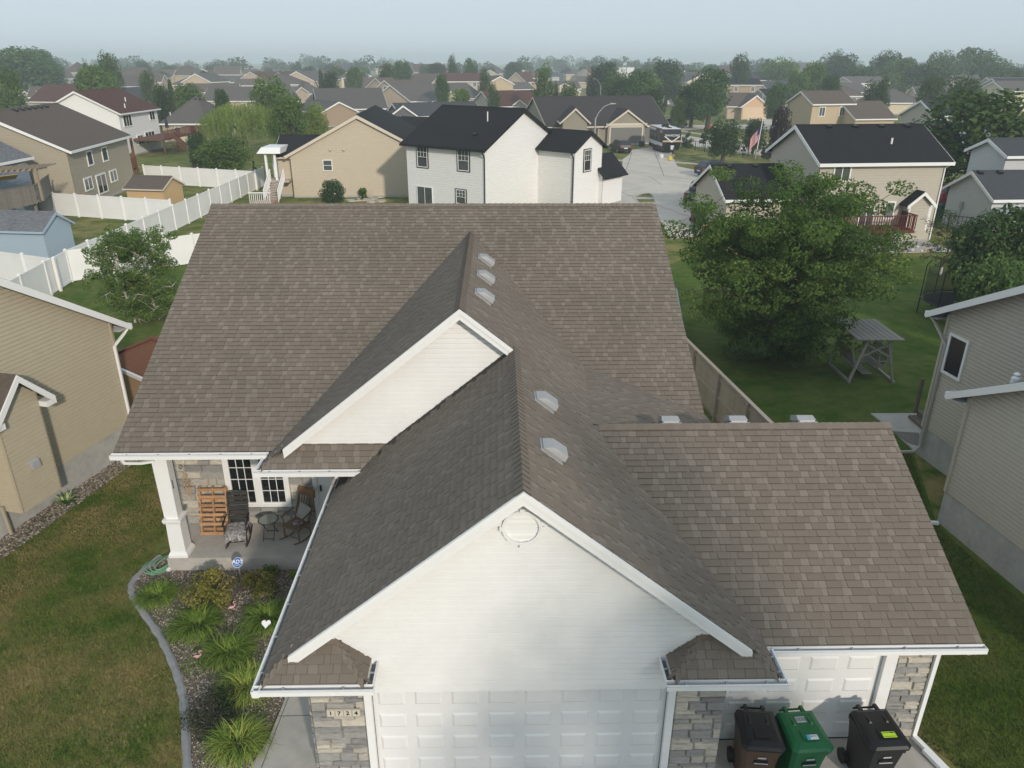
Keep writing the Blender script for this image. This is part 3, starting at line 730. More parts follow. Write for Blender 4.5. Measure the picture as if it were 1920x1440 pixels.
# walls
FY = lambda y: (lambda s_, z, f: V((s_, y - f, z)))
core = MB()
core.box(-8.25, 4.5, 16.86, 31.2, 0, 3.3); core.box(-3.12, 3.85, 9.53, 16.9, 0, 2.68); core.box(3.8, 7.62, 10.16, 17.2, 0, 2.6)
core.poly([(4.5, 16.86, 3.3), (4.5, 31.2, 3.3), (4.5, YR, ZR - .15)]); core.poly([(-8.25, 16.86, 3.3), (-8.25, YR, ZR - .15), (-8.25, 31.2, 3.3)])
core.poly([(7.62, 10.16, 2.6), (7.62, 17.2, 2.6), (7.62, yCr, zCr - .1)])
core.build('wall', white, house)
gw = MB(); gw.poly([(-3.2, yW + .02, 2.6), (3.9, yW + .02, 2.6), (3.9, yW + .02, cm(3.9) - .06), (xB, yW + .02, zB - .06), (-3.2, yW + .02, bl(-3.2) - .06)])
gw.poly([(-2.2, yW + .02, 2.1), (2.9, yW + .02, 2.1), (2.9, yW + .02, 2.6), (-2.2, yW + .02, 2.6)])
gwo = gw.build('gable_wall', white, house)
for bd in laps(FY(yW), [(-2.13, 2.2), (2.82, 2.2), (2.82, 2.64), (-2.13, 2.64)], .11): bd.build('siding_board', white, gwo)
for bd in laps(FY(yW), [(-3.2, 2.64), (3.9, 2.64), (3.9, cm(3.9) - .1), (xB, zB - .1), (-3.2, bl(-3.2) - .1)], .11): bd.build('siding_board', white, gwo)
ga = MB(); ga.poly([(-4.75, yAw + .02, 3.6), (-2.4, yAw + .02, 3.6), (.33, yAw + .02, 6.0), (xA, yAw + .02, zA - .05), (-4.75, yAw + .02, alz(-4.75) - .05)])
gao = ga.build('gable_wall', white, house)
for bd in laps(FY(yAw), [(-4.72, 3.68), (-2.5, 3.68), (.36, 6.0), (xA, zA - .1), (-4.72, 3.70)], .11): bd.build('siding_board', white, gao)
# header trim above the wide door and corner trims
tb = MB(); tb.box(-2.2, 2.9, yW - .035, yW + .02, 2.07, 2.2); tb.box(-2.23, -2.11, yW - .04, yW + .05, 0, 2.07); tb.box(2.81, 2.93, yW - .04, yW + .05, 0, 2.07)
tb.build('door_trim', whitetrim, house)
doorm = mat('door_white', (.76, .755, .74), rough=.5, var=.03)
panel_door(house, FY(9.46), .35, .03, 4.92, 2.04, doorm, 4, 8, trim=0)
panel_door(house, FY(10.10), 5.40, .03, 2.72, 2.06, doorm, 4, 4, trim=0)
tb = MB(); tb.box(3.86, 4.03, 10.02, 10.14, 0, 2.1); tb.box(6.77, 6.98, 9.99, 10.13, 0, 2.1); tb.box(3.86, 6.98, 10.0, 10.14, 2.1, 2.6); tb.build('door_trim', whitetrim, house)
sill = MB(); sill.box(-2.11, 2.81, 9.42, 9.47, 0, .03); sill.box(4.03, 6.77, 10.07, 10.13, 0, .03); sill.build('door_seal', blackmetal, house)
# round louvred vent in the gable
lv = MB(); cx, cz = .35, 5.26
n = 24
ring = []
for k in range(n):
    a0, a1 = 2 * math.pi * k / n, 2 * math.pi * (k + 1) / n
    for r0, r1, y0, y1 in ((.25, .30, yW - .075, yW - .02),):
        q = lambda r, a, y: V((cx + r * math.cos(a), y, cz + r * math.sin(a)))
        lv.hexa([q(r0, a0, y0), q(r1, a0, y0), q(r1, a1, y0), q(r0, a1, y0)], [q(r0, a0, y1), q(r1, a0, y1), q(r1, a1, y1), q(r0, a1, y1)])
for sx, sz in ((0, 1), (1, 0), (0, -1), (-1, 0)): lv.box(cx + sx * .30 - .035, cx + sx * .30 + .035, yW - .085, yW - .02, cz + sz * .30 - .035, cz + sz * .30 + .035)
lvo = lv.build('gable_vent', whitetrim, house)
for i in range(6):
    z = cz - .2 + i * .08; hw = math.sqrt(max(.01, .255 ** 2 - (z - cz) ** 2)); sl_ = MB()
    sl_.hexa([V((cx - hw, yW - .045, z - .03)), V((cx + hw, yW - .045, z - .03)), V((cx + hw, yW - .02, z + .03)), V((cx - hw, yW - .02, z + .03))], [V((cx - hw, yW - .035, z - .03)), V((cx + hw, yW - .035, z - .03)), V((cx + hw, yW - .012, z + .03)), V((cx - hw, yW - .012, z + .03))])
    sl_.build('slat', whitetrim, lvo)
# stone veneer
stonem = mat('stone_veneer', (.4, .4, .4), rough=.9, var=.30, scale=5, bump=.8, bscale=16, bdist=.03, stretch=(.6, 1, 3.0),
             ramp=[(0, (.235, .232, .228)), (.35, (.33, .32, .30)), (.6, (.43, .40, .345)), (1, (.56, .515, .43))])
TONED.add('stone_veneer')
mortar = mat('mortar', (.27, .24, .20), rough=.95, var=.1, scale=8)
def stones(F, s0, s1, z0, z1, seed, holes=(), scale=1.0, th=.05):
    r = random.Random(seed)
    bk = MB()
    def cut(x0, x1, y0, y1, hs):
        if not hs: bk.poly([F(x0, y0, .004), F(x1, y0, .004), F(x1, y1, .004), F(x0, y1, .004)]); return
        a, b, c, d = hs[0]
        if x0 < a: cut(x0, a, y0, y1, [])
        if b < x1: cut(b, x1, y0, y1, [])
        if y0 < c: cut(max(x0, a), min(x1, b), y0, c, [])
        if d < y1: cut(max(x0, a), min(x1, b), d, y1, [])
    cut(s0, s1, z0, z1, list(holes))
    bo = bk.build('stone_wall', mortar, house)
    z = z0
    while z < z1 - .03:
        h = min(r.choice([.09, .11, .13, .16, .19]) * scale, z1 - z)
        if z1 - z - h < .05: h = z1 - z
        x = s0
        while x < s1 - .01:
            w = min(r.uniform(.16, .5) * scale, s1 - x)
            if s1 - x - w < .08: w = s1 - x
            segs = [(x, x + w)]
            for a, b, c, d in holes:
                if z + h > c and z < d:
                    ns = []
                    for p, q in segs:
                        if q <= a or p >= b: ns.append((p, q))
                        else:
                            if p < a: ns.append((p, a))
                            if q > b: ns.append((b, q))
                    segs = ns
            for p, q in segs:
                if q - p < .04: continue
                m = .006; t = th * r.uniform(.55, 1.0); k = .014
                j = lambda: r.uniform(-.006, .006)
                mb = MB(); tone = min(1, max(0, r.choice([.05, .2, .3, .35, .55, .65, .8, .95]) + r.uniform(-.08, .08)))
                mb.hexa([F(p + m, z + m, 0), F(q - m, z + m, 0), F(q - m, z + h - m, 0), F(p + m, z + h - m, 0)],
                        [F(p + m + k + j(), z + m + k + j(), t + j()), F(q - m - k + j(), z + m + k + j(), t + j()), F(q - m - k + j(), z + h - m - k + j(), t + j()), F(p + m + k + j(), z + h - m - k + j(), t + j())], tone)
                mb.t = [tone] * 6
                mb.build('stone', stonem, bo)
            x += w
        z += h
stones(FY(yW), -3.12, -2.24, 0, 2.67, 1)
stones(FY(yW), 2.94, 3.78, 0, 2.67, 2)
stones(FY(10.05), 7.0, 7.62, 0, 2.58, 3)
stones(lambda s_, z, f: V((-3.125 - f, s_, z)), 9.36, 9.75, 0, 2.67, 4)
stones(FY(16.84), -8.22, -4.78, .38, 3.2, 6, holes=[(-7.0, -5.38, .9, 2.85)], scale=1.25)
# porch window: two gridded casements
wf = MB()
Fp = FY(16.84)
def bar(mb, F, a, b, c, d, p0, p1): mb.hexa([F(a, c, p0), F(b, c, p0), F(b, d, p0), F(a, d, p0)], [F(a, c, p1), F(b, c, p1), F(b, d, p1), F(a, d, p1)])
for a, b, c, d in ((-7.0, -6.9, .9, 2.85), (-5.48, -5.38, .9, 2.85), (-6.9, -5.48, 2.77, 2.85), (-6.9, -5.48, .9, .98), (-6.25, -6.13, .98, 2.77)): bar(wf, Fp, a, b, c, d, -.03, .06)
wfo = wf.build('window', whitetrim, house)
for x0, x1 in ((-6.9, -6.25), (-6.13, -5.48)):
    sa = MB()
    for a, b, c, d in ((x0, x0 + .04, .98, 2.77), (x1 - .04, x1, .98, 2.77), (x0 + .04, x1 - .04, 2.73, 2.77), (x0 + .04, x1 - .04, .98, 1.02)): bar(sa, Fp, a, b, c, d, -.02, .04)
    for i in (1, 2): q = x0 + .04 + (x1 - x0 - .08) * i / 3; bar(sa, Fp, q - .008, q + .008, 1.02, 2.73, -.01, .022)
    for i in range(1, 5): q = 1.02 + 1.71 * i / 5; bar(sa, Fp, x0 + .04, x1 - .04, q - .008, q + .008, -.01, .020)
    sa.build('sash', whitetrim, wfo)
    pn = MB(); pn.poly([Fp(x0 + .03, 1.0, .004), Fp(x1 - .03, 1.0, .004), Fp(x1 - .03, 2.75, .004), Fp(x0 + .03, 2.75, .004)]); pn.build('pane', darkglass, wfo)
# front door, casing, storm door with handle
dj = MB()
for a, b, c, d in ((-4.78, -4.66, .38, 2.75), (-3.62, -3.5, .38, 2.75), (-4.66, -3.62, 2.5, 2.75)): bar(dj, FY(16.84), a, b, c, d, -.03, .06)
dj.build('door_trim', whitetrim, house)
dd = MB(); bar(dd, FY(16.84), -4.66, -3.62, .40, 2.5, -.03, .02); ddo = dd.build('front_door', doorm, house)
dg = MB(); bar(dg, FY(16.84), -4.25, -3.72, 1.25, 2.3, .018, .026); dg.build('pane', darkglass, ddo)
hd = MB(); bar(hd, FY(16.84), -4.60, -4.56, 1.36, 1.52, .02, .06); hd.build('handle', blackmetal, ddo)
# porch slab, column
slab = MB(); slab.box(-8.12, -3.2, 15.32, 16.9, 0, .38)
slab.build('porch_slab', concrete, house)
col = MB(); cx, cy = -7.84, 15.56
def sq(mb, h0, h1, z0, z1): mb.hexa([(cx - h0, cy - h0, z0), (cx + h0, cy - h0, z0), (cx + h0, cy + h0, z0), (cx - h0, cy + h0, z0)], [(cx - h1, cy - h1, z1), (cx + h1, cy - h1, z1), (cx + h1, cy + h1, z1), (cx - h1, cy + h1, z1)])
for h0, h1, z0, z1 in ((.235, .235, .38, .44), (.235, .20, .44, .52), (.185, .17, .52, 1.34), (.20, .22, 1.34, 1.40), (.22, .22, 1.40, 1.45), (.145, .135, 1.45, 3.2)): sq(col, h0, h1, z0, z1)
col.build('porch_column', whitetrim, house)
downspout(house, [V((-8.55, 15.09, 3.30)), V((-8.53, 15.12, 3.16)), V((-8.28, 15.36, 3.02)), V((-8.05, 15.52, 2.98)), V((-8.03, 15.56, .45)), V((-8.06, 15.5, .10)), V((-8.14, 15.26, .05))])
downspout(house, [V((7.95, 9.52, 2.58)), V((7.92, 9.62, 2.46)), V((7.66, 9.98, 2.36)), V((7.66, 10.0, .16))])
db = MB(); db.beam((7.66, 9.98, .14), (7.95, 9.3, .05), .09, .07); db.build('downspout', alu, house)
# brackets on the column, wall scroll on the stone
br = MB()
for q in (((-7.69, 15.46, 2.5), (-7.66, 15.42, 2.5)), ((-7.66, 15.42, 2.5), (-7.66, 15.42, 2.3)), ((-7.69, 15.46, 2.3), (-7.66, 15.42, 2.3))): br.tube([V(q[0]), V(q[1])], .008, 6)
br.build('bracket', blackmetal, house)
mb = MB()
pts = [V((-8.05 + .05 * math.cos(t) * (1 - t / 9), 16.76, 2.1 + .09 * math.sin(t) * (1 - t / 9))) for t in [i * .5 for i in range(15)]]
mb.tube(pts, .008, 6); mb.build('wall_scroll', blackmetal, house)
# house number tiles
def text_mesh(body, size, bold=False):
    cu = bpy.data.curves.new('txt', 'FONT'); cu.body = body; cu.size = size; cu.align_x = 'CENTER'; cu.align_y = 'CENTER'; cu.extrude = .002
    if bold: cu.offset = size * .02
    o = bpy.data.objects.new('txt', cu); COL.objects.link(o); bpy.context.view_layer.update()
    me = bpy.data.meshes.new_from_object(o.evaluated_get(bpy.context.evaluated_depsgraph_get()))
    bpy.data.objects.remove(o); bpy.data.curves.remove(cu)
    return me
def put_text(body, size, m, parent, pos, xdir, ydir, name='lettering', bold=True):
    me = text_mesh(body, size, bold); x = V(xdir).normalized(); y = V(ydir).normalized(); z = x.cross(y); o = V(pos) - OFF[parent.name]
    M = Matrix(((x.x, y.x, z.x, o.x), (x.y, y.y, z.y, o.y), (x.z, y.z, z.z, o.z), (0, 0, 0, 1)))
    me.materials.clear(); return link(name, me, m, parent, mw=M)
tilem = mat('ceramic_tile', (.58, .53, .44), rough=.5, var=.06); inkm = mat('black_ink', (.012, .012, .012), rough=.6, var=0)
num = MB(); num.box(-2.86, -2.30, 9.285, 9.30, 1.58, 1.75); numo = num.build('number_plaque', mat('plaque', (.40, .36, .30), var=.1), house)
for i, d in enumerate('1724'):
    t = MB(); x = -2.79 + i * .14; t.box(x - .06, x + .06, 9.275, 9.287, 1.60, 1.73); t.build('number_tile', tilem, numo)
    put_text(d, .115, inkm, numo, (x, 9.272, 1.665), (1, 0, 0), (0, 0, 1), name='numeral')
# ---------------------------------------------------------------- neighbour on the left: olive siding, gable end facing this yard
olive = mat('siding_olive', (.44, .385, .28), rough=.6, var=.05, scale=1.5)
olivetrim = mat('olive_trim', (.38, .33, .24), rough=.55, var=.05)
Lb, La = P(45, 982), P(217, 865)
dL = (La - Lb).normalized(); nL = V((dL.y, -dL.x, 0))
cornerL = PW(205, 612, La, Lb); cornerL.z = 0
DL = 11.0
cL = cornerL - dL * (DL / 2) - nL * 6.0
h_left = thing('olive_house', 'olive sided house with white rake trim beside a gravel strip', 'house', (cL.x, cL.y, 0))
BL_ = block(h_left, cL, math.atan2(nL.y, nL.x), 12.0, DL, 4.42, 7.9, RB, olive, whitetrim, oh=.45, ohg=.32, lap=.115, boards=('g+',), fnd=.95, fas=.2)
cp = MB(); cw = BL_.W
cp.beam(cw(6.03, DL / 2 - .02, .95), cw(6.03, DL / 2 - .02, 4.3), .1, .1); cp.build('corner_post', olivetrim, h_left)
downspout(h_left, [cw(6.33, DL / 2 + .43, 4.06), cw(6.22, DL / 2 + .3, 3.86), cw(6.08, DL / 2 - .06, 3.55), cw(6.08, DL / 2 - .06, .2)])
# fireplace chase with its own little gable
FG = BL_.plane['g+']
pa = PW(33, 712, La + nL * .92, Lb + nL * .92); sA = (pa - FG(0, 0, 0)).dot(dL)
bw = 1.26; pk = pa.z + .1; zb0 = .72
s0, s1, dp = sA - bw / 2, sA + bw / 2, .62
ch = MB()
for pts in ([(s0, 0), (s0, dp)],):
    ch.poly([FG(s0, zb0, 0), FG(s0, zb0, dp), FG(s0, pk - .75, dp), FG(s0, pk - .75, 0)])
ch.poly([FG(s0, zb0, 0), FG(s1, zb0, 0), FG(s1, zb0, dp), FG(s0, zb0, dp)])
cho = ch.build('fireplace_chase', olive, h_left)
for bd in laps(lambda t, z, f: FG(t, z, dp + f), [(s0, zb0), (s1, zb0), (s1, pk - .75), (sA, pk - .15), (s0, pk - .75)], .115): bd.build('siding_board', olive, cho)
for bd in laps(lambda t, z, f: FG(s0 - f, z, dp - t), [(0, zb0), (dp, zb0), (dp, pk - .75), (0, pk - .75)], .115): bd.build('siding_board', olive, cho)
for bd in laps(lambda t, z, f: FG(s1 + f, z, t), [(0, zb0), (dp, zb0), (dp, pk - .75), (0, pk - .75)], .115): bd.build('siding_board', olive, cho)
tr = MB()
for q in (s0, s1): tr.beam(FG(q, zb0, dp), FG(q, pk - .7, dp), .07, .07)
tr.build('corner_post', olivetrim, h_left)
rf = MB(); rt = MB()
for q in (-1, 1):
    e = sA + q * (bw / 2 + .3); ze_ = pk - .95
    rf.hexa([FG(sA, pk - .06, 0), FG(sA, pk - .06, dp + .28), FG(e, ze_ - .06, dp + .28), FG(e, ze_ - .06, 0)], [FG(sA, pk + .04, 0), FG(sA, pk + .04, dp + .28), FG(e, ze_ + .04, dp + .28), FG(e, ze_ + .04, 0)])
    rt.prism([FG(sA, pk - .17, dp + .285), FG(sA, pk + .02, dp + .285), FG(e, ze_ + .02, dp + .285), FG(e, ze_ - .2, dp + .285)], nL * .04)
    rt.hexa([FG(e - q * .28, ze_ - .2, dp + .0), FG(e, ze_ - .2, dp), FG(e, ze_ - .2, dp + .28), FG(e - q * .28, ze_ - .2, dp + .28)], [FG(e - q * .28, ze_ - .05, dp), FG(e, ze_ - .05, dp), FG(e, ze_ - .05, dp + .28), FG(e - q * .28, ze_ - .05, dp + .28)])
rf.build('chase_roof', RB, h_left); rt.build('chase_trim', whitetrim, h_left)
vm_ = MB(); c0 = sA + .02; vm_.hexa([FG(c0 - .12, 1.75, dp + .01), FG(c0 + .12, 1.75, dp + .01), FG(c0 + .12, 2.0, dp + .01), FG(c0 - .12, 2.0, dp + .01)], [FG(c0 - .12, 1.72, dp + .14), FG(c0 + .12, 1.72, dp + .14), FG(c0 + .12, 1.92, dp + .12), FG(c0 - .12, 1.92, dp + .12)])
vm_.build('flue_vent', ventm, h_left)
downspout(h_left, [FG(s0 - .12, .9, .12), FG(s0 - .1, .04, .14)], olivetrim)
# coil of yellow hose on its foundation
hs = MB(); hc = FG(s0 - 1.15, .62, .06)
for k in range(4):
    pts = [hc + dL * (math.cos(t) * (.16 + .02 * k)) + V((0, 0, math.sin(t) * (.42 - .03 * k) - .05 * k)) + nL * (.03 * k + .02 * math.sin(3 * t + k)) for t in [i * .35 for i in range(19)]]
    hs.tube(pts, .012, 6)
tag(hs.build('garden_hose', mat('yellow_hose', (.62, .60, .04), rough=.5, var=.1), None, smooth=True), 'bright yellow hose coiled against the olive house', 'hose')
# river rock strip along its foundation
def gravel(name, pts, n, m, r0, r1, seed, zb=.0, label=None, cat=None, holes=None):
    rr = np.random.default_rng(seed); pts = [(p[0], p[1]) for p in pts]
    xs = [p[0] for p in pts]; ys = [p[1] for p in pts]; out = []
    def inside(x, y):
        c = False
        for i in range(len(pts)):
            (x1, y1), (x2, y2) = pts[i], pts[(i + 1) % len(pts)]
            if (y1 > y) != (y2 > y) and x < (x2 - x1) * (y - y1) / (y2 - y1) + x1: c = not c
        return c
    while len(out) < n:
        x, y = rr.uniform(min(xs), max(xs)), rr.uniform(min(ys), max(ys))
        if inside(x, y): out.append((x, y))
    base = np.array([(1, 0, 0), (-1, 0, 0), (0, 1, 0), (0, -1, 0), (0, 0, 1), (0, 0, -1)], float)
    fc = np.array([(0, 2, 4), (2, 1, 4), (1, 3, 4), (3, 0, 4), (2, 0, 5), (1, 2, 5), (3, 1, 5), (0, 3, 5)])
    V_ = []; F_ = []; T_ = []
    for i, (x, y) in enumerate(out):
        s_ = rr.uniform(r0, r1); a = rr.uniform(0, 6.28); q = base * (s_, s_ * rr.uniform(.6, 1), s_ * rr.uniform(.45, .7)) * rr.uniform(.8, 1.2, (6, 1))
        R_ = np.array([[math.cos(a), -math.sin(a), 0], [math.sin(a), math.cos(a), 0], [0, 0, 1]])
        q = q @ R_.T + (x, y, zb + s_ * .25); V_.append(q); F_.append(fc + 6 * i); T_.append(np.full(8, rr.uniform(0, 1)))
    me = np_mesh(name, np.concatenate(V_), np.concatenate(F_), np.concatenate(T_))
    o = link(name, me, m, None, (0, 0, 0), kind='stuff'); 
    if label: tag(o, label, cat)
    return o
rockm = mat('river_rock', (.3, .3, .3), rough=.8, var=.2, scale=20, ramp=[(0, (.07, .06, .055)), (.4, (.19, .155, .13)), (.7, (.30, .25, .20)), (1, (.50, .46, .41))]); TONED.add('river_rock')
soil = mat('bed_soil', (.12, .095, .072), rough=.95, var=.3, scale=7, bump=.6, bscale=40, col2=(.18, .145, .11))
k0, k1 = cornerL + nL * .02 + dL * .3, cornerL + nL * .02 - dL * 9
strip = [k0, k0 + nL * .62, k1 + nL * .82, k1]
flat('gravel_bed', strip, .02, soil)
gravel('river_rocks', strip, 5200, rockm, .02, .05, 3, .02, 'mixed brown and grey river rocks beside the olive house wall', 'gravel')
# striped hosta by the wall
def blades(name, base, n, length, width, seed, spread=1.0, droop=.55, m=None, parent=None, segs=4, tone=(0, 1), up=.9, rad0=.05):
    rr = np.random.default_rng(seed); V_ = []; F_ = []; T_ = []; c = 0
    for i in range(n):
        a = rr.uniform(0, 6.283); el = rr.uniform(.25, 1.0) * up; L_ = length * rr.uniform(.6, 1.1); t_ = rr.uniform(*tone)
        d = np.array([math.cos(a), math.sin(a), 0]); side = np.array([-d[1], d[0], 0]); p = np.array([base[0], base[1], base[2]]) + d * rr.uniform(0, rad0) + side * rr.uniform(-rad0, rad0)
        ang = math.pi / 2 - (1 - el) * .5 - rr.uniform(0, .45) * spread; a += rr.normal() * .5; step = L_ / segs
        for k in range(segs + 1):
            f = k / segs; w = width * (1 - f) ** .7 * (.55 + .45 * min(1, f * 4)) + .0008
            V_ += [p - side * w / 2, p + side * w / 2]
            ang -= droop * (.35 + f) * rr.uniform(.7, 1.2) * spread
            p = p + (d * math.cos(ang) + np.array([0, 0, math.sin(ang)])) * step
            if p[2] < base[2] + .01: p[2] = base[2] + .01
        for k in range(segs): F_.append((c + 2 * k, c + 2 * k + 1, c + 2 * k + 3, c + 2 * k + 2)); T_.append(min(1, max(0, t_ + rr.uniform(-.1, .1))))
        c += 2 * (segs + 1)
    me = np_mesh(name, np.array(V_) - np.array(OFF[parent.name] if parent else base), np.array(F_), np.array(T_))
    return link(name, me, m, parent, None if parent else V(base))
leafst = mat('hosta_leaf', (0.150, 0.150, 0.150), rough=.6, var=.15, ramp=[(0, (0.060, 0.135, 0.030)), (.55, (0.105, 0.195, 0.045)), (.6, (0.510, 0.540, 0.300)), (1, (0.600, 0.600, 0.420))], trans=.2); TONED.add('hosta_leaf')
hp = P(125, 945)
tag(blades('hosta', (hp.x, hp.y, .02), 70, .42, .085, 5, m=leafst, droop=.42, rad0=.08), 'small striped leafy hosta in the river rock strip', 'plant')
# ---------------------------------------------------------------- neighbour on the right: two greige gable walls
greige = mat('siding_greige', (.66, .61, .49), rough=.6, var=.04, scale=1.5)
Rn, Rn2 = P(1758, 978), P(1920, 1113); dR = (Rn2 - Rn).normalized(); nR = V((dR.y, -dR.x, 0))
if nR.x > 0: nR = -nR
Rf = P(1718, 850); Rf2 = Rf + dR
h_right = thing('greige_house', 'two storey greige sided house with a low garage wing beside the side lawn', 'house', (Rf.x + 6, Rf.y - 4, 0))
def rake_line(px0, px1, A, B_): return PW(*px0, A, B_), PW(*px1, A, B_)
angR = math.atan2(-nR.y, -nR.x)            # ridge runs away from the wall, +x local away from this yard
# far, taller block
a, b = rake_line((1765, 580), (1915, 540), Rf, Rf2)
sa, sb = (a - Rf).dot(dR), (b - Rf).dot(dR); slope = (b.z - a.z) / (sb - sa)
DF = 10.5; zeF = a.z - slope * sa - .02
cF_ = Rf + dR * (DF / 2) - nR * 5.0
BRf = block(h_right, cF_, angR, 10.0, DF, zeF, zeF + slope * DF / 2, RS, greige, whitetrim, oh=.42, ohg=.42, lap=.115, boards=('g-',), fnd=1.0, fas=.2)
winpx(BRf, 'g-', 1778, 632, 1810, 706, 'plain', fw=.08)
FQ = BRf.plane['g-']
sg = 1 if (FQ(1, 0, 0) - FQ(0, 0, 0)).dot(dR) > 0 else -1
FQd = lambda t, z, f: FQ(sg * (t - DF / 2), z, f)
cpm = MB(); cpm.beam(FQd(.05, 1.0, .03), FQd(.05, zeF - .2, .03), .11, .11); cpm.build('corner_post', greige, h_right)
greyalu = mat('grey_gutter', (.42, .41, .36), rough=.5, var=.05)
downspout(h_right, [FQd(-.42, zeF - .35, .36), FQd(-.25, zeF - .6, .2), FQd(.22, zeF - 1.1, .1), FQd(.22, .4, .1), FQd(.2, .2, .25), FQd(-.1, .06, .95)], greyalu)
# near, lower block
a, b = rake_line((1822, 729), (1915, 716), Rn, Rn2)
sa, sb = (a - Rn).dot(dR), (b - Rn).dot(dR); slope2 = (b.z - a.z) / (sb - sa)
DN = 9.0; zeN = a.z - slope2 * sa - .02
cN = Rn + dR * (DN / 2) - nR * 4.0
BRn = block(h_right, cN, angR, 8.0, DN, zeN, zeN + slope2 * DN / 2, RS, greige, whitetrim, oh=.40, ohg=.32, lap=.115, boards=('g-',), fnd=1.0, fas=.2)
FN = BRn.plane['g-']; FNd = lambda t, z, f: FN(sg * (t - DN / 2), z, f)
cpm = MB(); cpm.beam(FNd(.05, 1.0, .03), FNd(.05, zeN - .2, .03), .11, .11); cpm.build('corner_post', greige, h_right)
mb = MB(); mb.lathe(FNd(1.05, zeN + slope2 * 1.0 + .02, -.1), [(.10, 0), (.10, .16), (.06, .2), (.08, .26), (.02, .3)], 10); mb.build('roof_cap', whitetrim, h_right)
db = MB(); db.beam(FNd(.2, .1, .15), FNd(-.1, .04, .9), .1, .08); db.build('downspout', alu, h_right)
# patio pad and wooden steps behind it
flat('patio', [P(1632, 777), P(1760, 777), P(1760, 830), P(1717, 850), P(1680, 815)], .05, concrete, thick=.05)
flat('patio', [P(1675, 812), P(1722, 815), P(1725, 840), P(1700, 832)], .075, mat('dark_concrete', (.17, .16, .145), rough=.9, var=.15), thick=.02)
stepm = mat('weathered_wood', (.17, .145, .115), rough=.85, var=.25, scale=5, stretch=(1, 1, 6), bump=.3)
st = thing('deck_steps', 'weathered wooden steps at the back corner of the greige house', 'steps', P(1722, 800))
for k in range(3):
    q = P(1720, 806) + V((.25 + .28 * k, .25, .1 + .17 * k)); mb = MB(); mb.box(q.x - .15, q.x + .17, q.y - .6, q.y + .6, q.z - .1, q.z + .06); mb.build('tread', stepm, st)
for dy in (-.6, .6):
    q = P(1720, 806) + V((.3, .25 + dy, 0)); mb = MB(); mb.box(q.x - .05, q.x + .05, q.y - .05, q.y + .05, .25, 1.55); mb.build('post', stepm, st)
# ---------------------------------------------------------------- grey board fence on the right
fgrey = mat('grey_boards', (.40, .345, .285), rough=.9, var=.22, scale=3, stretch=(4, 4, .6), orand=.10)
def board_fence(a, b, label, h=1.8, post=2.35):
    a = V(a); b = V(b); d = (b - a).normalized(); L = (b - a).length; n = V((-d.y, d.x, 0))
    if n.x > 0: n = -n                                  # rails on the side of the main house
    t = thing('board_fence', label, 'fence', (a + b) / 2)
    k = int(L / .145)
    me = None
    for i in range(k):
        p = a + d * (i * .145 + .07)
        if me is None:
            mb = MB(); mb.beam(V((0, 0, .06)), V((0, 0, h)), .14, .018, up=n); me = bpy.data.meshes.new('picket'); me.from_pydata(mb.v, [], mb.f); me.materials.append(fgrey)
        link('picket', me, fgrey, t, mw=Matrix.Translation(p - OFF[t.name] + V((0, 0, RND.uniform(-.015, .015)))))
    for z in (.25, .95, 1.62):
        mb = MB(); mb.beam(a + n * .035 + V((0, 0, z)), b + n * .035 + V((0, 0, z)), .045, .09); mb.build('rail', fgrey, t)
    cpb = MB(); cpb.beam(a + V((0, 0, h + .02)), b + V((0, 0, h + .02)), .13, .035); cpb.build('cap_rail', fgrey, t)
    for i in range(int(L / post) + 1):
        p = a + d * (i * post) + n * .06; mb = MB(); mb.box(p.x - .05, p.x + .05, p.y - .05, p.y + .05, 0, h - .02); mb.build('post', fgrey, t)
fa_, fb_ = P(1437, 785, 1.8), P(1290, 640, 1.8); fd = (fb_ - fa_).normalized(); fa_ = fa_ - fd * 1.2; fb_ = fb_ + fd * 4.5; fa_.z = fb_.z = 0
board_fence(fa_, fb_, 'weathered grey board fence with posts behind the garage wing')
# pale shed or greenhouse roof glimpsed past the right eave
pl_ = mat('pale_fence', (.52, .58, .60), rough=.6, var=.05)
# ---------------------------------------------------------------- white vinyl fences
vin = mat('vinyl_fence', (.82, .815, .80), rough=.5, var=.03, scale=1.2, lowvar=.04, lowscale=.7)
def vinyl_fence(a, b, label, h=1.8, pl=2.4, first=True, last=True):
    a = V((a[0], a[1], 0)); b = V((b[0], b[1], 0)); d = (b - a).normalized(); L = (b - a).length; n = V((-d.y, d.x, 0)); k = max(1, round(L / pl)); pl = L / k
    t = thing('vinyl_fence', label, 'fence', (a + b) / 2)
    for i in range(k):
        p, q = a + d * (i * pl + .06), a + d * ((i + 1) * pl - .06); mb = MB()
        mb.beam(p + V((0, 0, .5 * h)), q + V((0, 0, .5 * h)), .022, h - .2)
        for z in (.12, h - .06): mb.beam(p + V((0, 0, z)), q + V((0, 0, z)), .05, .13)
        mb.build('panel', vin, t)
    for i in range(k + 1):
        if (i == 0 and not first) or (i == k and not last): continue
        p = a + d * (i * pl); mb = MB(); mb.box(p.x - .062, p.x + .062, p.y - .062, p.y + .062, 0, h + .03)
        q = [(p.x - .08, p.y - .08), (p.x + .08, p.y - .08), (p.x + .08, p.y + .08), (p.x - .08, p.y + .08)]
        mb.hexa([(x, y, h + .03) for x, y in q], [(x, y, h + .06) for x, y in q]); mb.hexa([(x, y, h + .061) for x, y in q], [(p.x + (x - p.x) * .1, p.y + (y - p.y) * .1, h + .12) for x, y in q])
        mb.build('post', vin, t)
cnr = P(122, 470, 1.8)
e1 = P(372, 438, 1.8); d1 = (e1 - cnr).normalized()
vinyl_fence(cnr, cnr + d1 * 11.5, 'white vinyl fence panel run bordering the yard of the two birches')
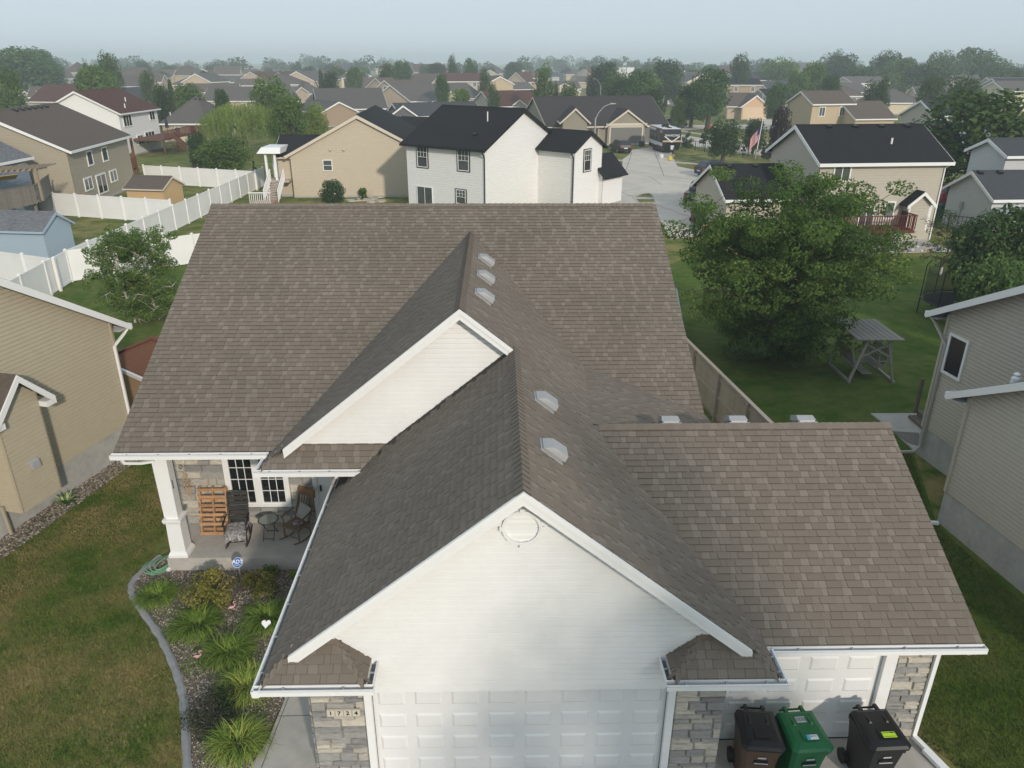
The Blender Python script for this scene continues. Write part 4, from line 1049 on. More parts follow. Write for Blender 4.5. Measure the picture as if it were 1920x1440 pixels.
e2 = P(492, 314, 1.8); vinyl_fence(cnr, e2, 'long white vinyl fence receding past the yellow flower beds to the beige house', first=False)
e3 = P(30, 520, 1.8); vinyl_fence(cnr + (e3 - cnr).normalized() * 8.0, cnr, 'white vinyl fence reaching behind the roof of the olive house', last=False)
e4a, e4b = P(100, 485, 1.8), P(0, 472, 1.8); d4 = (e4b - e4a).normalized(); vinyl_fence(e4a, e4a + d4 * 9.6, 'white vinyl fence in front of the blue shed')
e5a, e5b = P(100, 362, 1.8), P(318, 375, 1.8); d5 = (e5b - e5a).normalized(); vinyl_fence(e5a - d5 * 2.4, e5b, 'white vinyl fence behind the cut tree stump')
e6a, e6b = P(268, 310, 1.8), P(478, 321, 1.8); vinyl_fence(e6a, e6b, 'white vinyl fence behind the tan shed and dark shrubs')
e7 = P(98, 341, 1.8); vinyl_fence(P(116, 338, 1.8), P(97, 345, 1.8), 'short white vinyl fence end at the corner of the tan walkout house')
# flower bed with yellow lilies along the long fence
lily = mat('lily_leaf', (0.112, 0.203, 0.045), rough=.7, var=.2, ramp=[(0, (0.080, 0.135, 0.022)), (.45, (0.158, 0.260, 0.040)), (.8, (0.305, 0.393, 0.068)), (1, (0.585, 0.517, 0.158))], trans=.3); TONED.add('lily_leaf')
yel = mat('yellow_petals', (.62, .50, .05), rough=.6, var=.15)
rr_ = random.Random(4)
def flower_bed(px, label, seed, n=60, rx=1.4, ry=.5):
    c = P(*px); t = thing('flower_bed', label, 'flower bed', c); mb = MB()
    r = random.Random(seed)
    V_ = []
    lv_ = MB()
    for i in range(int(n * 9)):
        a, b_ = r.uniform(-1, 1), r.uniform(-1, 1); x, y = c.x + a * ry, c.y + b_ * rx; h = r.uniform(.25, .65); an = r.uniform(0, 6.28); w = .03
        lv_.poly([V((x - w * math.cos(an), y - w * math.sin(an), 0)), V((x + w * math.cos(an), y + w * math.sin(an), 0)), V((x + r.uniform(-.22, .22), y + r.uniform(-.22, .22), h))], r.uniform(0, .8))
    lv_.build('leaves', lily, t)
    for i in range(n):
        a, b_ = r.uniform(-1, 1), r.uniform(-1, 1); x, y = c.x + a * ry, c.y + b_ * rx; h = r.uniform(.5, .75); q = .06
        for k in range(3):
            an = k * 2.1 + i; mb.poly([V((x, y, h)), V((x + q * math.cos(an), y + q * math.sin(an), h + .05)), V((x + q * math.cos(an + .8), y + q * math.sin(an + .8), h + .04))])
    o = mb.build('blossoms', yel, t); o['kind'] = 'stuff'
    return t
flower_bed((315, 425), 'yellow lilies in bloom against the long white fence near its middle', 7, 70, 1.6)
flower_bed((262, 452), 'green lily bed with fewer yellow blooms near the fence corner', 8, 26, 1.6)
# ---------------------------------------------------------------- garden bed in front of the porch
kp = [P(*q) for q in [(300, 1045), (255, 1085), (247, 1110), (262, 1140), (300, 1195), (330, 1260), (345, 1320), (352, 1440)]]
kp = kp + [kp[-1] + (kp[-1] - kp[-2]).normalized() * 1.8]
def catmull(p, n=8):
    out = []
    for i in range(len(p) - 1):
        a, b, c, d = p[max(i - 1, 0)], p[i], p[i + 1], p[min(i + 2, len(p) - 1)]
        for k in range(n):
            t = k / n; out.append(.5 * ((2 * b) + (c - a) * t + (2 * a - 5 * b + 4 * c - d) * t * t + (3 * b - a - 3 * c + d) * t ** 3))
    return out + [p[-1]]
kc = catmull(kp); kb = MB(); prev = None
edgem = mat('edging_concrete', (.27, .27, .27), rough=.9, var=.2, scale=3, bump=.3, bscale=50)
for i, p in enumerate(kc):
    d = (kc[min(i + 1, len(kc) - 1)] - kc[max(i - 1, 0)]).normalized(); n = V((d.y, -d.x, 0)) * (.085 + .012 * math.sin(i * 1.7) + .006 * math.sin(i * 4.1))
    ring = [p - n + V((0, 0, -.02)), p - n * .9 + V((0, 0, .055)), p - n * .35 + V((0, 0, .085)), p + n * .4 + V((0, 0, .085)), p + n * .9 + V((0, 0, .05)), p + n + V((0, 0, -.02))]
    if prev:
        for j in range(5): kb.poly([prev[j], ring[j], ring[j + 1], prev[j + 1]])
    prev = ring
edge_o = kb.build('garden_edging', edgem, None, smooth=False, kind='structure')
bed_poly = [(p.x, p.y) for p in kc] + [(-4.6, kc[-1].y), (-4.46, 9.5), (-4.2, 11.4), (-3.9, 13.4), (-3.2, 15.3), (-8.1, 15.3), (-8.3, 15.9)]
flat('garden_bed', bed_poly, .02, soil)
pebm = mat('pebbles', (.3, .3, .3), rough=.85, var=.2, scale=25, ramp=[(0, (.10, .083, .068)), (.45, (.22, .18, .145)), (.75, (.36, .305, .245)), (1, (.60, .56, .50))]); TONED.add('pebbles')
gravel('pebble_mulch', bed_poly, 17000, pebm, .012, .028, 8, .02, 'small mixed pebbles covering the front garden bed', 'gravel')
# low weeds and ground cover
cov = MB(); r = random.Random(21)
for (u, v, n, sp) in [(345, 1155, 900, .55), (330, 1190, 700, .4), (390, 1210, 700, .5), (365, 1250, 500, .35), (450, 1180, 250, .3), (425, 1265, 350, .3), (300, 1100, 300, .3), (560, 1075, 150, .2), (480, 1345, 300, .3), (470, 1140, 200, .2)]:
    c = P(u, v)
    for i in range(n):
        x, y = r.gauss(c.x, sp * .5), r.gauss(c.y, sp * .5); a = r.uniform(0, 6.28); w = r.uniform(.008, .02); h = r.uniform(.02, .07)
        cov.poly([V((x - w * math.cos(a), y - w * math.sin(a), .02)), V((x + w * math.cos(a), y + w * math.sin(a), .02)), V((x + r.uniform(-.04, .04), y + r.uniform(-.04, .04), h))], r.uniform(.1, .7))
cov.build('creeping_weeds', lily, None, kind='stuff')
tag(bpy.data.objects['creeping_weeds'], 'low green weeds creeping through the pebbles', 'weeds')
# daylilies
dl = [(295, 1122, 0.63, .04, 'daylily clump with browned lower leaves beside the coiled green hose'),
      (372, 1178, 0.82, 0, 'daylily clump between the barberry and the edging curve'),
      (505, 1165, 0.82, .0, 'broad daylily clump under the porch gutter corner'),
      (432, 1228, 0.73, 0, 'daylily clump between the two pink flamingos'),
      (465, 1292, 0.79, .25, 'yellow tipped daylily clump beside the front walk'),
      (447, 1398, 0.75, .2, 'daylily clump at the edge of the front walk slab')]
for i, (u, v, L_, br_, lb) in enumerate(dl):
    c = P(u, v); t = thing('daylily', lb, 'plant', (c.x, c.y, .02), 'daylilies in the front bed')
    blades('leaves', (c.x, c.y, .02), 520, L_ * .92, .017, 40 + i, m=lily, parent=t, droop=.62, spread=1.05, tone=(.1 + br_, .75 + br_), rad0=.24, segs=5)
    blades('outer_leaves', (c.x, c.y, .02), 60, L_ * .75, .020, 70 + i, m=lily, parent=t, droop=.8, spread=1.4, tone=(.55, 1.0), rad0=.26, segs=4, up=.5)
# barberry and juniper shrubs made of small leaves
def leaf_cloud(n, centers, leaf, seed, flatten=1.0, outward=.6):
    """centers: list of (x,y,z,r). Returns verts, faces, tones"""
    rr = np.random.default_rng(seed); c = np.array(centers, float); wts = c[:, 3] ** 2; wts /= wts.sum()
    idx = rr.choice(len(c), n, p=wts); d = rr.normal(size=(n, 3)); d /= np.linalg.norm(d, axis=1, keepdims=True)
    rad_ = c[idx, 3] * rr.uniform(.55, 1.05, n) ** .6
    pos = c[idx, :3] + d * rad_[:, None] * (1, 1, flatten)
    nrm = d * outward + rr.normal(size=(n, 3)) * .5 + (0, 0, .35); nrm /= np.linalg.norm(nrm, axis=1, keepdims=True)
    t = np.cross(nrm, rr.normal(size=(n, 3))); t /= np.linalg.norm(t, axis=1, keepdims=True); b = np.cross(nrm, t)
    s = leaf * rr.uniform(.6, 1.3, n)[:, None]
    v = np.stack([pos - t * s, pos - b * s * .55, pos + t * s, pos + b * s * .55], axis=1).reshape(-1, 3)
    f = np.arange(4 * n).reshape(n, 4)
    ctone = rr.uniform(0, 1, len(c)); tone = np.clip(.55 * ctone[idx] + .45 * rr.uniform(0, 1, n), 0, 1)
    return v, f, tone
barb = mat('barberry_leaf', (0.263, 0.263, 0.131), rough=.7, var=.15, ramp=[(0, (0.119, 0.145, 0.031)), (.5, (0.224, 0.224, 0.048)), (.8, (0.394, 0.315, 0.079)), (1, (0.578, 0.289, 0.105))], trans=.25); TONED.add('barberry_leaf')
junip = mat('juniper_leaf', (0.036, 0.060, 0.024), rough=.8, var=.15, ramp=[(0, (0.012, 0.020, 0.010)), (.6, (0.026, 0.042, 0.016)), (1, (0.060, 0.066, 0.030))], trans=.1); TONED.add('juniper_leaf')
def shrub(name, label, c, rx, rz, n, leaf, m, seed, group=None, z0=0.02, stem=True):
    r = random.Random(seed); cs = []
    for i in range(22):
        a = r.uniform(0, 6.28); q = r.uniform(.1, .8) ** .6 * rx; cs.append((c[0] + q * math.cos(a), c[1] + q * math.sin(a), z0 + rz * r.uniform(.35, .85) * (1 - .35 * (q / rx) ** 2), rx * r.uniform(.2, .34)))
    v, f, t_ = leaf_cloud(n, cs, leaf, seed); v[:, 2] = np.maximum(v[:, 2], z0 + .01)
    t = thing(name, label, 'shrub', (c[0], c[1], z0), group)
    link('foliage', np_mesh('foliage', v - np.array(OFF[t.name]), f, t_), m, t)
    mb = MB()
    for i in range(7):
        a = r.uniform(0, 6.28); mb.tube([V((c[0], c[1], z0)), V((c[0] + .3 * rx * math.cos(a), c[1] + .3 * rx * math.sin(a), z0 + rz * .35)), V((c[0] + .6 * rx * math.cos(a), c[1] + .6 * rx * math.sin(a), z0 + rz * .7))], [.012, .009, .004], 5)
    mb.build('stems', bark, t)
    return t
bark = mat('bark', (.075, .058, .045), rough=.95, var=.3, scale=8, stretch=(1, 1, .25), bump=.6, bscale=22)
c = P(400, 1122); shrub('barberry', 'rounded bronze green barberry shrub before the porch slab', c, .62, .62, 3600, .03, barb, 3)
c = P(487, 1112); shrub('barberry', 'smaller bronze green barberry shrub right of the blue yard sign', c, .46, .5, 2300, .03, barb, 4)
c = P(400, 1348); shrub('juniper', 'dark low spreading juniper beside the concrete edging', c, .55, .42, 3000, .022, junip, 5)
c = P(505, 1078); shrub('fern', 'small green fern at the foot of the porch slab', c, .22, .22, 500, .03, lily, 6)
c = P(555, 1082); shrub('fern', 'tiny green fern beside the porch gutter shadow', c, .16, .18, 300, .025, lily, 7)
# coiled green hose
gh_ = MB(); c = P(303, 1063)
for k in range(4):
    pts = [V((c.x + .1 * k - .1 + (.34 - .03 * k) * math.cos(t), c.y + .05 * k + (.36 + .02 * k) * math.sin(t + .3 * k), .05 + .03 * k + .03 * math.sin(2 * t + k))) for t in [i * .33 for i in range(20)]]
    gh_.tube(pts, .016, 6)
gh_.tube([c + V((.3, .1, .05)), c + V((.55, .05, .08)), c + V((.66, .0, .25)), c + V((.68, .12, .5))], .014, 6)
tag(gh_.build('garden_hose', mat('green_hose', (.16, .34, .20), rough=.5, var=.1), None, smooth=True), 'pale green garden hose coiled beside the porch column', 'hose')
# blue octagonal yard sign
bluem = mat('sign_blue', (.02, .12, .42), rough=.4, var=.03); signw = mat('sign_white', (.8, .8, .8), rough=.5, var=0)
c = P(452, 1090); sg_ = thing('yard_sign', 'blue octagonal security yard sign with white letters on a stake', 'sign', (c.x, c.y, 0))
mb = MB(); mb.box(c.x - .012, c.x + .012, c.y - .006, c.y + .006, 0, .5); mb.build('stake', ventm, sg_)
tl = V((0, -.80, .6)).normalized(); upv = V((0, .6, .80)).normalized(); rt_ = V((1, 0, 0)); cc = V((c.x, c.y - .01, .56))
for r_, o_, m_ in ((.125, 0, signw), (.115, .006, bluem)):
    mb = MB(); mb.prism([cc + (rt_ * math.cos(a) + upv * math.sin(a)) * r_ + tl * o_ for a in [rad(22.5 + 45 * k) for k in range(8)]], tl * .006); mb.build('sign_plate', m_, sg_)
put_text('ADT', .125, signw, sg_, cc + tl * .0135 + upv * .015, rt_, upv)
mb = MB(); mb.hexa([cc + tl * .013 + rt_ * a + upv * b for a, b in ((-.07, -.062), (.07, -.062), (.07, -.052), (-.07, -.052))], [cc + tl * .0145 + rt_ * a + upv * b for a, b in ((-.07, -.062), (.07, -.062), (.07, -.052), (-.07, -.052))]); mb.build('lettering', signw, sg_)
# white heart on a stake
c = P(503, 1190); ht = thing('heart_stake', 'white heart ornament on a thin stake in the pebbles', 'garden ornament', (c.x, c.y, 0.02))
mb = MB(); mb.tube([V((c.x, c.y, .02)), V((c.x, c.y - .035, .26))], .006, 6); mb.build('stake', blackmetal, ht)
hp_ = [(16 * math.sin(t) ** 3, 13 * math.cos(t) - 5 * math.cos(2 * t) - 2 * math.cos(3 * t) - math.cos(4 * t)) for t in [i * math.pi / 14 for i in range(28)]]
mb = MB(); mb.prism([V((c.x + a * .0062, c.y - .02 + b * .0048, .32 + b * .0042)) for a, b in hp_], V((0, -.008, .009))); mb.build('heart', signw, ht)
# two pink flamingos on wire stakes
pinkm = mat('faded_pink', (.66, .36, .36), rough=.6, var=.15, scale=9); whitebeak = mat('pale_pink', (.72, .60, .56), rough=.6, var=.1)
def flamingo(px, label, face):
    c = P(*px); t = thing('flamingo', label, 'garden ornament', (c.x, c.y, .02))
    d = V((math.cos(face), math.sin(face), 0))
    mb = MB(); b0 = V((c.x, c.y, .20)); K = .62
    mb.tube([b0 - d * (.16 * K) + V((0, 0, .02 * K)), b0 - d * (.08 * K) + V((0, 0, .03 * K)), b0, b0 + d * (.06 * K) + V((0, 0, .02 * K)), b0 + d * (.085 * K)], [0.0037, 0.0248, 0.0341, 0.0260, 0.0124], 10)
    mb.tube([b0 + d * (.06 * K) + V((0, 0, .01 * K)), b0 + d * (.11 * K) + V((0, 0, .07 * K)), b0 + d * (.08 * K) + V((0, 0, .14 * K)), b0 + d * (.05 * K) + V((0, 0, .19 * K)), b0 + d * (.08 * K) + V((0, 0, .235 * K)), b0 + d * (.12 * K) + V((0, 0, .225 * K))], [0.0186, 0.0124, 0.0087, 0.0081, 0.0124, 0.0105], 8)
    mb.build('body', pinkm, t, smooth=True)
    mb = MB(); mb.tube([b0 + d * (.12 * K) + V((0, 0, .225 * K)), b0 + d * (.15 * K) + V((0, 0, .205 * K)), b0 + d * (.155 * K) + V((0, 0, .18 * K))], [0.0099, 0.0062, 0.0019], 8); mb.build('beak', whitebeak, t)
    for s_ in (-.02, .02):
        mb = MB(); q = V((-d.y, d.x, 0)) * s_; mb.tube([V((c.x, c.y, .02)) + q, b0 + q - V((0, 0, .03 * K))], .004, 5); mb.build('leg', blackmetal, t)
flamingo((438, 1152), 'faded pink flamingo near the barberry with its neck curled', .6)
flamingo((374, 1245), 'faded pink flamingo standing in open pebbles by the edging', .2)
# front walk and apron
flat('front_walk', [(-4.6, 6.5), (-4.44, 9.64), P(505, 1385), P(541, 1297), (-4.18, 11.5), (-4.1, 13.2), (-3.2, 15.3), (-3.14, 9.4), (-3.14, 6.5)], .03, concrete, thick=.03)
for q0, q1 in (((505, 1343), (585, 1341)), ((490, 1440), (545, 1297))):
    A, B_ = P(*q0, .034), P(*q1, .034); d = (B_ - A).normalized().cross(V((0, 0, 1))) * .008
    flat('walk_joint', [A - d, B_ - d, B_ + d, A + d], .0345, jm)
flat('driveway', [(-3.13, 9.40), (3.84, 9.38), (3.84, 10.14), (7.65, 10.14), (7.75, 9.9), (8.5, 8.6), (8.5, 2), (-3.13, 2)], .02, concrete)
# ---------------------------------------------------------------- things on the porch
woodp = mat('pallet_wood', (.46, .27, .14), rough=.85, var=.3, scale=5, stretch=(1, 4, 4), col2=(.36, .20, .10), orand=.2)
pz = .38
pal = thing('shipping_pallet', 'orange brown wooden pallet leaning upright on the stone wall', 'pallet', (-7.28, 16.5, pz))
lean = lambda x, h, o: V((x, 16.36 + h * .26 - o, pz + h))
for x in (-7.62, -7.29, -6.96):
    mb = MB(); mb.hexa([lean(x - .02, 0, -.045), lean(x + .02, 0, -.045), lean(x + .02, 0, .045), lean(x - .02, 0, .045)], [lean(x - .02, 1.2, -.045), lean(x + .02, 1.2, -.045), lean(x + .02, 1.2, .045), lean(x - .02, 1.2, .045)]); mb.build('stringer', woodp, pal)
for side, hs_ in ((.046, (.0, .24, .48, .72, .94, 1.12)), (-.064, (.05, .3, .55, .8, 1.08))):
    for h in hs_:
        mb = MB(); w_ = .07; mb.hexa([lean(-7.66, h, side), lean(-6.92, h, side), lean(-6.92, h, side + .018), lean(-7.66, h, side + .018)], [lean(-7.66, h + w_, side), lean(-6.92, h + w_, side), lean(-6.92, h + w_, side + .018), lean(-7.66, h + w_, side + .018)]); mb.build('deck_board', woodp, pal)
def rocker(label, base, yaw, m, spindles, arms_m=None):
    t = thing('rocking_chair', label, 'rocking chair', base); ca_, sa_ = math.cos(yaw), math.sin(yaw)
    W = lambda x, y, z: V((base[0] + x * ca_ - y * sa_, base[1] + x * sa_ + y * ca_, base[2] + z))     # front is -y
    for q in (-.24, .24):
        mb = MB(); mb.tube([W(q, -.42 + i * .1, .035 + .55 * (((-.42 + i * .1) + .02) ** 2)) for i in range(10)], .018, 6); mb.build('rocker', m, t)
        for y0, z1, y1 in ((-.24, .42, -.22), (.18, .42, .16)):
            mb = MB(); mb.tube([W(q, y0, .05), W(q, (y0 + y1) / 2, .24), W(q * .95, y1, z1)], [.017, .024, .018], 8); mb.build('leg', m, t)
        mb = MB(); mb.tube([W(q * 1.12, .22, .70), W(q * 1.2, -.02, .68), W(q * 1.18, -.24, .66)], [.02, .026, .028], 6); mb.build('armrest', m, t)
        mb = MB(); mb.tube([W(q * 1.15, -.2, .66), W(q, -.2, .42)], .014, 6); mb.build('arm_post', m, t)
        mb = MB(); mb.tube([W(q, .2, .42), W(q, .34, .8), W(q * 1.02, .46, 1.16)], [.02, .022, .018], 8); mb.build('back_post', m, t)
    mb = MB(); mb.hexa([W(-.27, -.27, .40), W(.27, -.27, .40), W(.25, .2, .39), W(-.25, .2, .39)], [W(-.27, -.27, .435), W(.27, -.27, .435), W(.25, .2, .43), W(-.25, .2, .43)]); mb.build('seat', m, t)
    for z, y in ((.16, -.23), (.24, .17)):
        mb = MB(); mb.tube([W(-.24, y, z), W(0, y, z), W(.24, y, z)], [.012, .018, .012], 6); mb.build('stretcher', m, t)
    if spindles:
        for i in range(6):
            x = -.19 + i * .076; mb = MB(); mb.tube([W(x * .9, .2, .43), W(x, .33, .78), W(x * 1.05, .43, 1.08)], [.010, .016, .010], 6); mb.build('spindle', m, t)
        mb = MB(); mb.hexa([W(-.28, .42, 1.02), W(.28, .42, 1.02), W(.28, .45, 1.02), W(-.28, .45, 1.02)], [W(-.24, .47, 1.20), W(.24, .47, 1.20), W(.24, .50, 1.20), W(-.24, .50, 1.20)]); mb.build('crest_rail', mat('crest_wood', (.20, .105, .05), rough=.6, var=.25), t)
    else:
        for i in range(6):
            z = .52 + i * .115; y = .23 + (z - .42) * .34; mb = MB(); mb.hexa([W(-.245, y, z), W(.245, y, z), W(.245, y + .02, z), W(-.245, y + .02, z)], [W(-.245, y + .03, z + .085), W(.245, y + .03, z + .085), W(.245, y + .05, z + .085), W(-.245, y + .05, z + .085)]); mb.build('back_slat', m, t)
    return t, W
blackw = mat('black_paint_worn', (.016, .015, .014), rough=.5, var=.2, scale=6, col2=(.035, .028, .022))
brownw = mat('dark_turned_wood', (.15, .10, .062), rough=.5, var=.3, scale=6)
_, Wc = rocker('black slatted rocking chair with a patterned throw on its seat', V((-6.55, 15.98, pz)), .12, blackw, False)
thr = mat('patterned_throw', (.46, .43, .42), rough=.9, var=.2, scale=14, col2=(.14, .13, .13))
mb = MB(); N_ = 11
for j in range(8):
    for i in range(N_):
        def tp(i, j):
            x = -.255 + .51 * i / N_
            if j < 5: return Wc(x, .2 - .1 * j, .455 + .006 * math.sin(i * 2 + j))
            return Wc(x, -.295 - .014 * (1 + math.sin(i * 1.9)) * (j - 4), .455 - .055 * (j - 4.5) - (.02 * math.sin(i * 1.4) if j == 8 else 0))
        mb.poly([tp(i, j), tp(i + 1, j), tp(i + 1, j + 1), tp(i, j + 1)])
tag(mb.build('seat_throw', thr, None, smooth=True), 'grey white patterned throw draped over the black rocking chair', 'throw')
_, Wd = rocker('brown wooden spindle rocking chair with a cushion by the front door', V((-5.10, 16.15, pz)), -.5, brownw, True)
cus = mat('grey_cushion', (.30, .29, .27), rough=.9, var=.1, scale=8)
mb = MB(); n_ = 8
for sd in (1, -1):
    for i in range(n_):
        for j in range(n_):
            def cp_(i, j):
                a, b = i / n_ * 2 - 1, j / n_ * 2 - 1; th_ = .075 * (1 - a * a) ** .5 * (1 - b * b) ** .5
                x, y, z = .05 + .2 * (a * .9 + b * .25), .22, .66 + .2 * (b * .95 - a * .2); y += (z - .45) * .3 - .07
                return Wd(x, y - sd * th_, z)
            q = [cp_(i, j), cp_(i + 1, j), cp_(i + 1, j + 1), cp_(i, j + 1)]
            mb.poly(q if sd == 1 else q[::-1])
tag(mb.build('cushion', cus, None, smooth=True), 'plain grey cushion leaning on the brown spindle rocking chair', 'cushion')
scm = mat('purple_scarf', (.20, .13, .17), rough=.9, var=.4, scale=20, col2=(.42, .34, .38))
mb = MB(); r = random.Random(3)
for k in range(5): mb.tube([Wd(.05 + .09 * math.cos(t + k), -.02 + .08 * math.sin(t * 1.3 + k), .455 + .02 * (k % 3) + .01 * math.sin(t * 3)) for t in [i * .6 for i in range(11)]], .016, 6)
tag(mb.build('crumpled_scarf', scm, None, smooth=True), 'crumpled purple scarf on the seat of the brown rocking chair', 'scarf')
# folding glass side table
tb_ = thing('side_table', 'small round glass folding table between the rocking chairs', 'table', (-5.83, 16.2, pz))
mb = MB(); tc_ = V((-5.83, 16.2, pz + .52)); mb.tube([tc_ + V((.25 * math.cos(a), .25 * math.sin(a), 0)) for a in [i * math.pi / 14 for i in range(29)]], .012, 6, cap=False); mb.build('rim', blackmetal, tb_)
mb = MB(); mb.lathe(tc_, [(.245, -.004), (.245, .004)], 28); mb.build('glass_top', glass('table_glass', (.16, .18, .165), .1), tb_)
for q in (-.13, .13):
    for s_ in (-1, 1):
        mb = MB(); mb.tube([V((-5.83 + q, 16.2 - s_ * .22, pz)), V((-5.83 + q, 16.2 + s_ * .16, pz + .51))], .009, 6); mb.build('leg', blackmetal, tb_)
for s_ in (-1, 1):
    mb = MB(); mb.tube([V((-5.96, 16.2 - s_ * .18, pz + .055)), V((-5.70, 16.2 - s_ * .18, pz + .055))], .008, 6); mb.build('stretcher', blackmetal, tb_)
# wooden wall ornament of sticks
wo2 = MB()
for a, b in (((-8.06, .95, 1.12), (-8.0, .95, 1.75)), ((-7.98, 0, 1.05), (-7.92, 0, 1.72)), ((-8.10, 0, 1.3), (-7.86, 0, 1.36)), ((-8.10, 0, 1.5), (-7.9, 0, 1.45)), ((-7.92, 0, 1.0), (-7.86, 0, 1.5))):
    wo2.beam((a[0], 16.755, a[2] + .2), (b[0], 16.755, b[2] + .2), .03, .012, up=(0, 1, 0))
tag(wo2.build('wall_ornament', mat('raw_wood', (.42, .29, .17), var=.2), None), 'tan stick ornament hung on the porch stone wall', 'wall ornament')
# ---------------------------------------------------------------- wheeled bins before the small garage door
def bin_(label, x, y, yaw, bodym, lidm, stickers):
    t = thing('wheeled_bin', label, 'bin', (x, y, .02), 'bins before the small garage door'); ca_, sa_ = math.cos(yaw), math.sin(yaw)
    W = lambda a, b, z: V((x + a * ca_ - b * sa_, y + a * sa_ + b * ca_, .02 + z))     # front is -b
    def ring(hw, f, bk, z, ch=.05): return [W(-hw + ch, -f, z), W(hw - ch, -f, z), W(hw, -f + ch, z), W(hw, bk, z), W(-hw, bk, z), W(-hw, -f + ch, z)]
    mb = MB(); rings = [ring(.23, .22, .24, .03), ring(.25, .30, .27, .55), ring(.275, .35, .30, .86), ring(.29, .37, .31, .87), ring(.29, .38, .31, .95)]
    mb.poly(rings[0][::-1])
    for a, b in zip(rings[:-1], rings[1:]):
        for i in range(6): j = (i + 1) % 6; mb.poly([a[i], a[j], b[j], b[i]])
    body = mb.build('body', bodym, t)
    # grab bar recess at the front
    mb = MB(); mb.hexa([W(-.10, -.318, .60), W(.10, -.318, .60), W(.10, -.30, .60), W(-.10, -.30, .60)], [W(-.10, -.339, .70), W(.10, -.339, .70), W(.10, -.31, .70), W(-.10, -.31, .70)]); mb.build('recess', blackmetal, body)
    mb = MB(); mb.tube([W(-.10, -.345, .655), W(.10, -.345, .655)], .009, 6); mb.build('grab_bar', ventm, body)
    mb = MB(); mb.hexa([W(-.06, -.349, .755), W(.06, -.349, .755), W(.06, -.345, .755), W(-.06, -.345, .755)], [W(-.06, -.357, .79), W(.06, -.357, .79), W(.06, -.35, .79), W(-.06, -.35, .79)]); mb.build('serial_plate', mat('serial_print', (.45, .45, .43), rough=.7, var=.5, scale=60), body)
    lid = MB()
    def lr(hw, f, bk, z, dz, ch): return [W(-hw + ch, -f, z - dz), W(hw - ch, -f, z - dz), W(hw, -f + ch, z - dz), W(hw * .9, bk, z), W(-hw * .9, bk, z), W(-hw, -f + ch, z - dz)]
    ls = [lr(.31, .41, .30, .965, 0, .06), lr(.315, .415, .30, 1.0, 0, .06), lr(.285, .385, .28, 1.05, .015, .06), lr(.22, .30, .22, 1.075, .01, .05)]
    for a, b in zip(ls[:-1], ls[1:]):
        for i in range(6): j = (i + 1) % 6; lid.poly([a[i], a[j], b[j], b[i]])
    lid.poly(ls[-1]); lid.poly(ls[0][::-1])
    lido = lid.build('lid', lidm, t)
    for q in (-.13, .13):
        mb = MB(); mb.hexa([W(q - .022, .0, 1.07), W(q + .022, .0, 1.07), W(q + .03, .40, 1.0), W(q - .03, .40, 1.0)], [W(q - .014, .02, 1.095), W(q + .014, .02, 1.095), W(q + .022, .39, 1.05), W(q - .022, .39, 1.05)]); mb.build('hinge_arm', lidm, lido)
    mb = MB(); mb.tube([W(-.19, .40, .965), W(.19, .40, .965)], .016, 8); mb.build('handle', lidm, t)
    for q in (-.27, .27):
        mb = MB(); mb.tube([W(q - .03, .26, .12), W(q + .03, .26, .12)], .12, 14); mb.build('wheel', blackmetal, t)
    mb = MB(); mb.hexa([W(-.11, -.26, 1.066), W(.11, -.26, 1.066), W(.11, -.10, 1.07), W(-.11, -.10, 1.07)], [W(-.11, -.26, 1.082), W(.11, -.26, 1.082), W(.11, -.10, 1.086), W(-.11, -.10, 1.086)]); mb.build('lid_panel', lidm, lido)
    for (a, b, w, h, m_, lines) in stickers:
        z = 1.0885 if b < -.08 else 1.0815
        mb = MB(); mb.hexa([W(a - w, b - h, z - .004), W(a + w, b - h, z - .004), W(a + w, b + h, z), W(a - w, b + h, z)], [W(a - w, b - h, z), W(a + w, b - h, z), W(a + w, b + h, z + .003), W(a - w, b + h, z + .003)]); so_ = mb.build('sticker', m_, lido)
        for (a0, a1, b0, b1, m2) in lines:
            mb = MB(); mb.hexa([W(a + a0 * w, b + b0 * h, z + .001), W(a + a1 * w, b + b0 * h, z + .001), W(a + a1 * w, b + b1 * h, z + .003), W(a + a0 * w, b + b1 * h, z + .003)], [W(a + a0 * w, b + b0 * h, z + .004), W(a + a1 * w, b + b0 * h, z + .004), W(a + a1 * w, b + b1 * h, z + .006), W(a + a0 * w, b + b1 * h, z + .006)]); mb.build('sticker_print', m2, lido)
    t.scale = (1.14, 1.14, 1.14)
    return t
brn = mat('bin_brown', (.085, .052, .032), rough=.5, var=.1); blk = mat('bin_black', (.012, .012, .013), rough=.42, var=.1); grn = mat('bin_green', (.008, .115, .038), rough=.42, var=.06)
cyan = mat('sticker_blue', (.05, .36, .60), rough=.5, var=0); lime = mat('sticker_lime', (.50, .72, .03), rough=.5, var=0); pw_ = mat('sticker_white', (.66, .68, .68), rough=.5, var=0); dk_ = mat('sticker_dark', (.05, .06, .06), rough=.5, var=0)
bin_('brown wheeled bin with a black lid beside the stone pillar', 4.42, 9.32, -.10, brn, blk, [])
bars = [(-.9 + i * .18, -.9 + i * .18 + (.06 if i % 3 else .11), -.8, .8, dk_) for i in range(11)]
bin_('green wheeled bin with barcode and blue white stickers on its lid', 5.16, 9.28, .06, grn, grn, [(.0, .10, .075, .05, pw_, bars), (.03, -.23, .085, .042, pw_, [(-1, -.45, -1, 1, cyan), (-.3, -.1, .1, .6, dk_), (.05, .9, .2, .5, mat('sticker_grey', (.3, .32, .33), var=0))])])
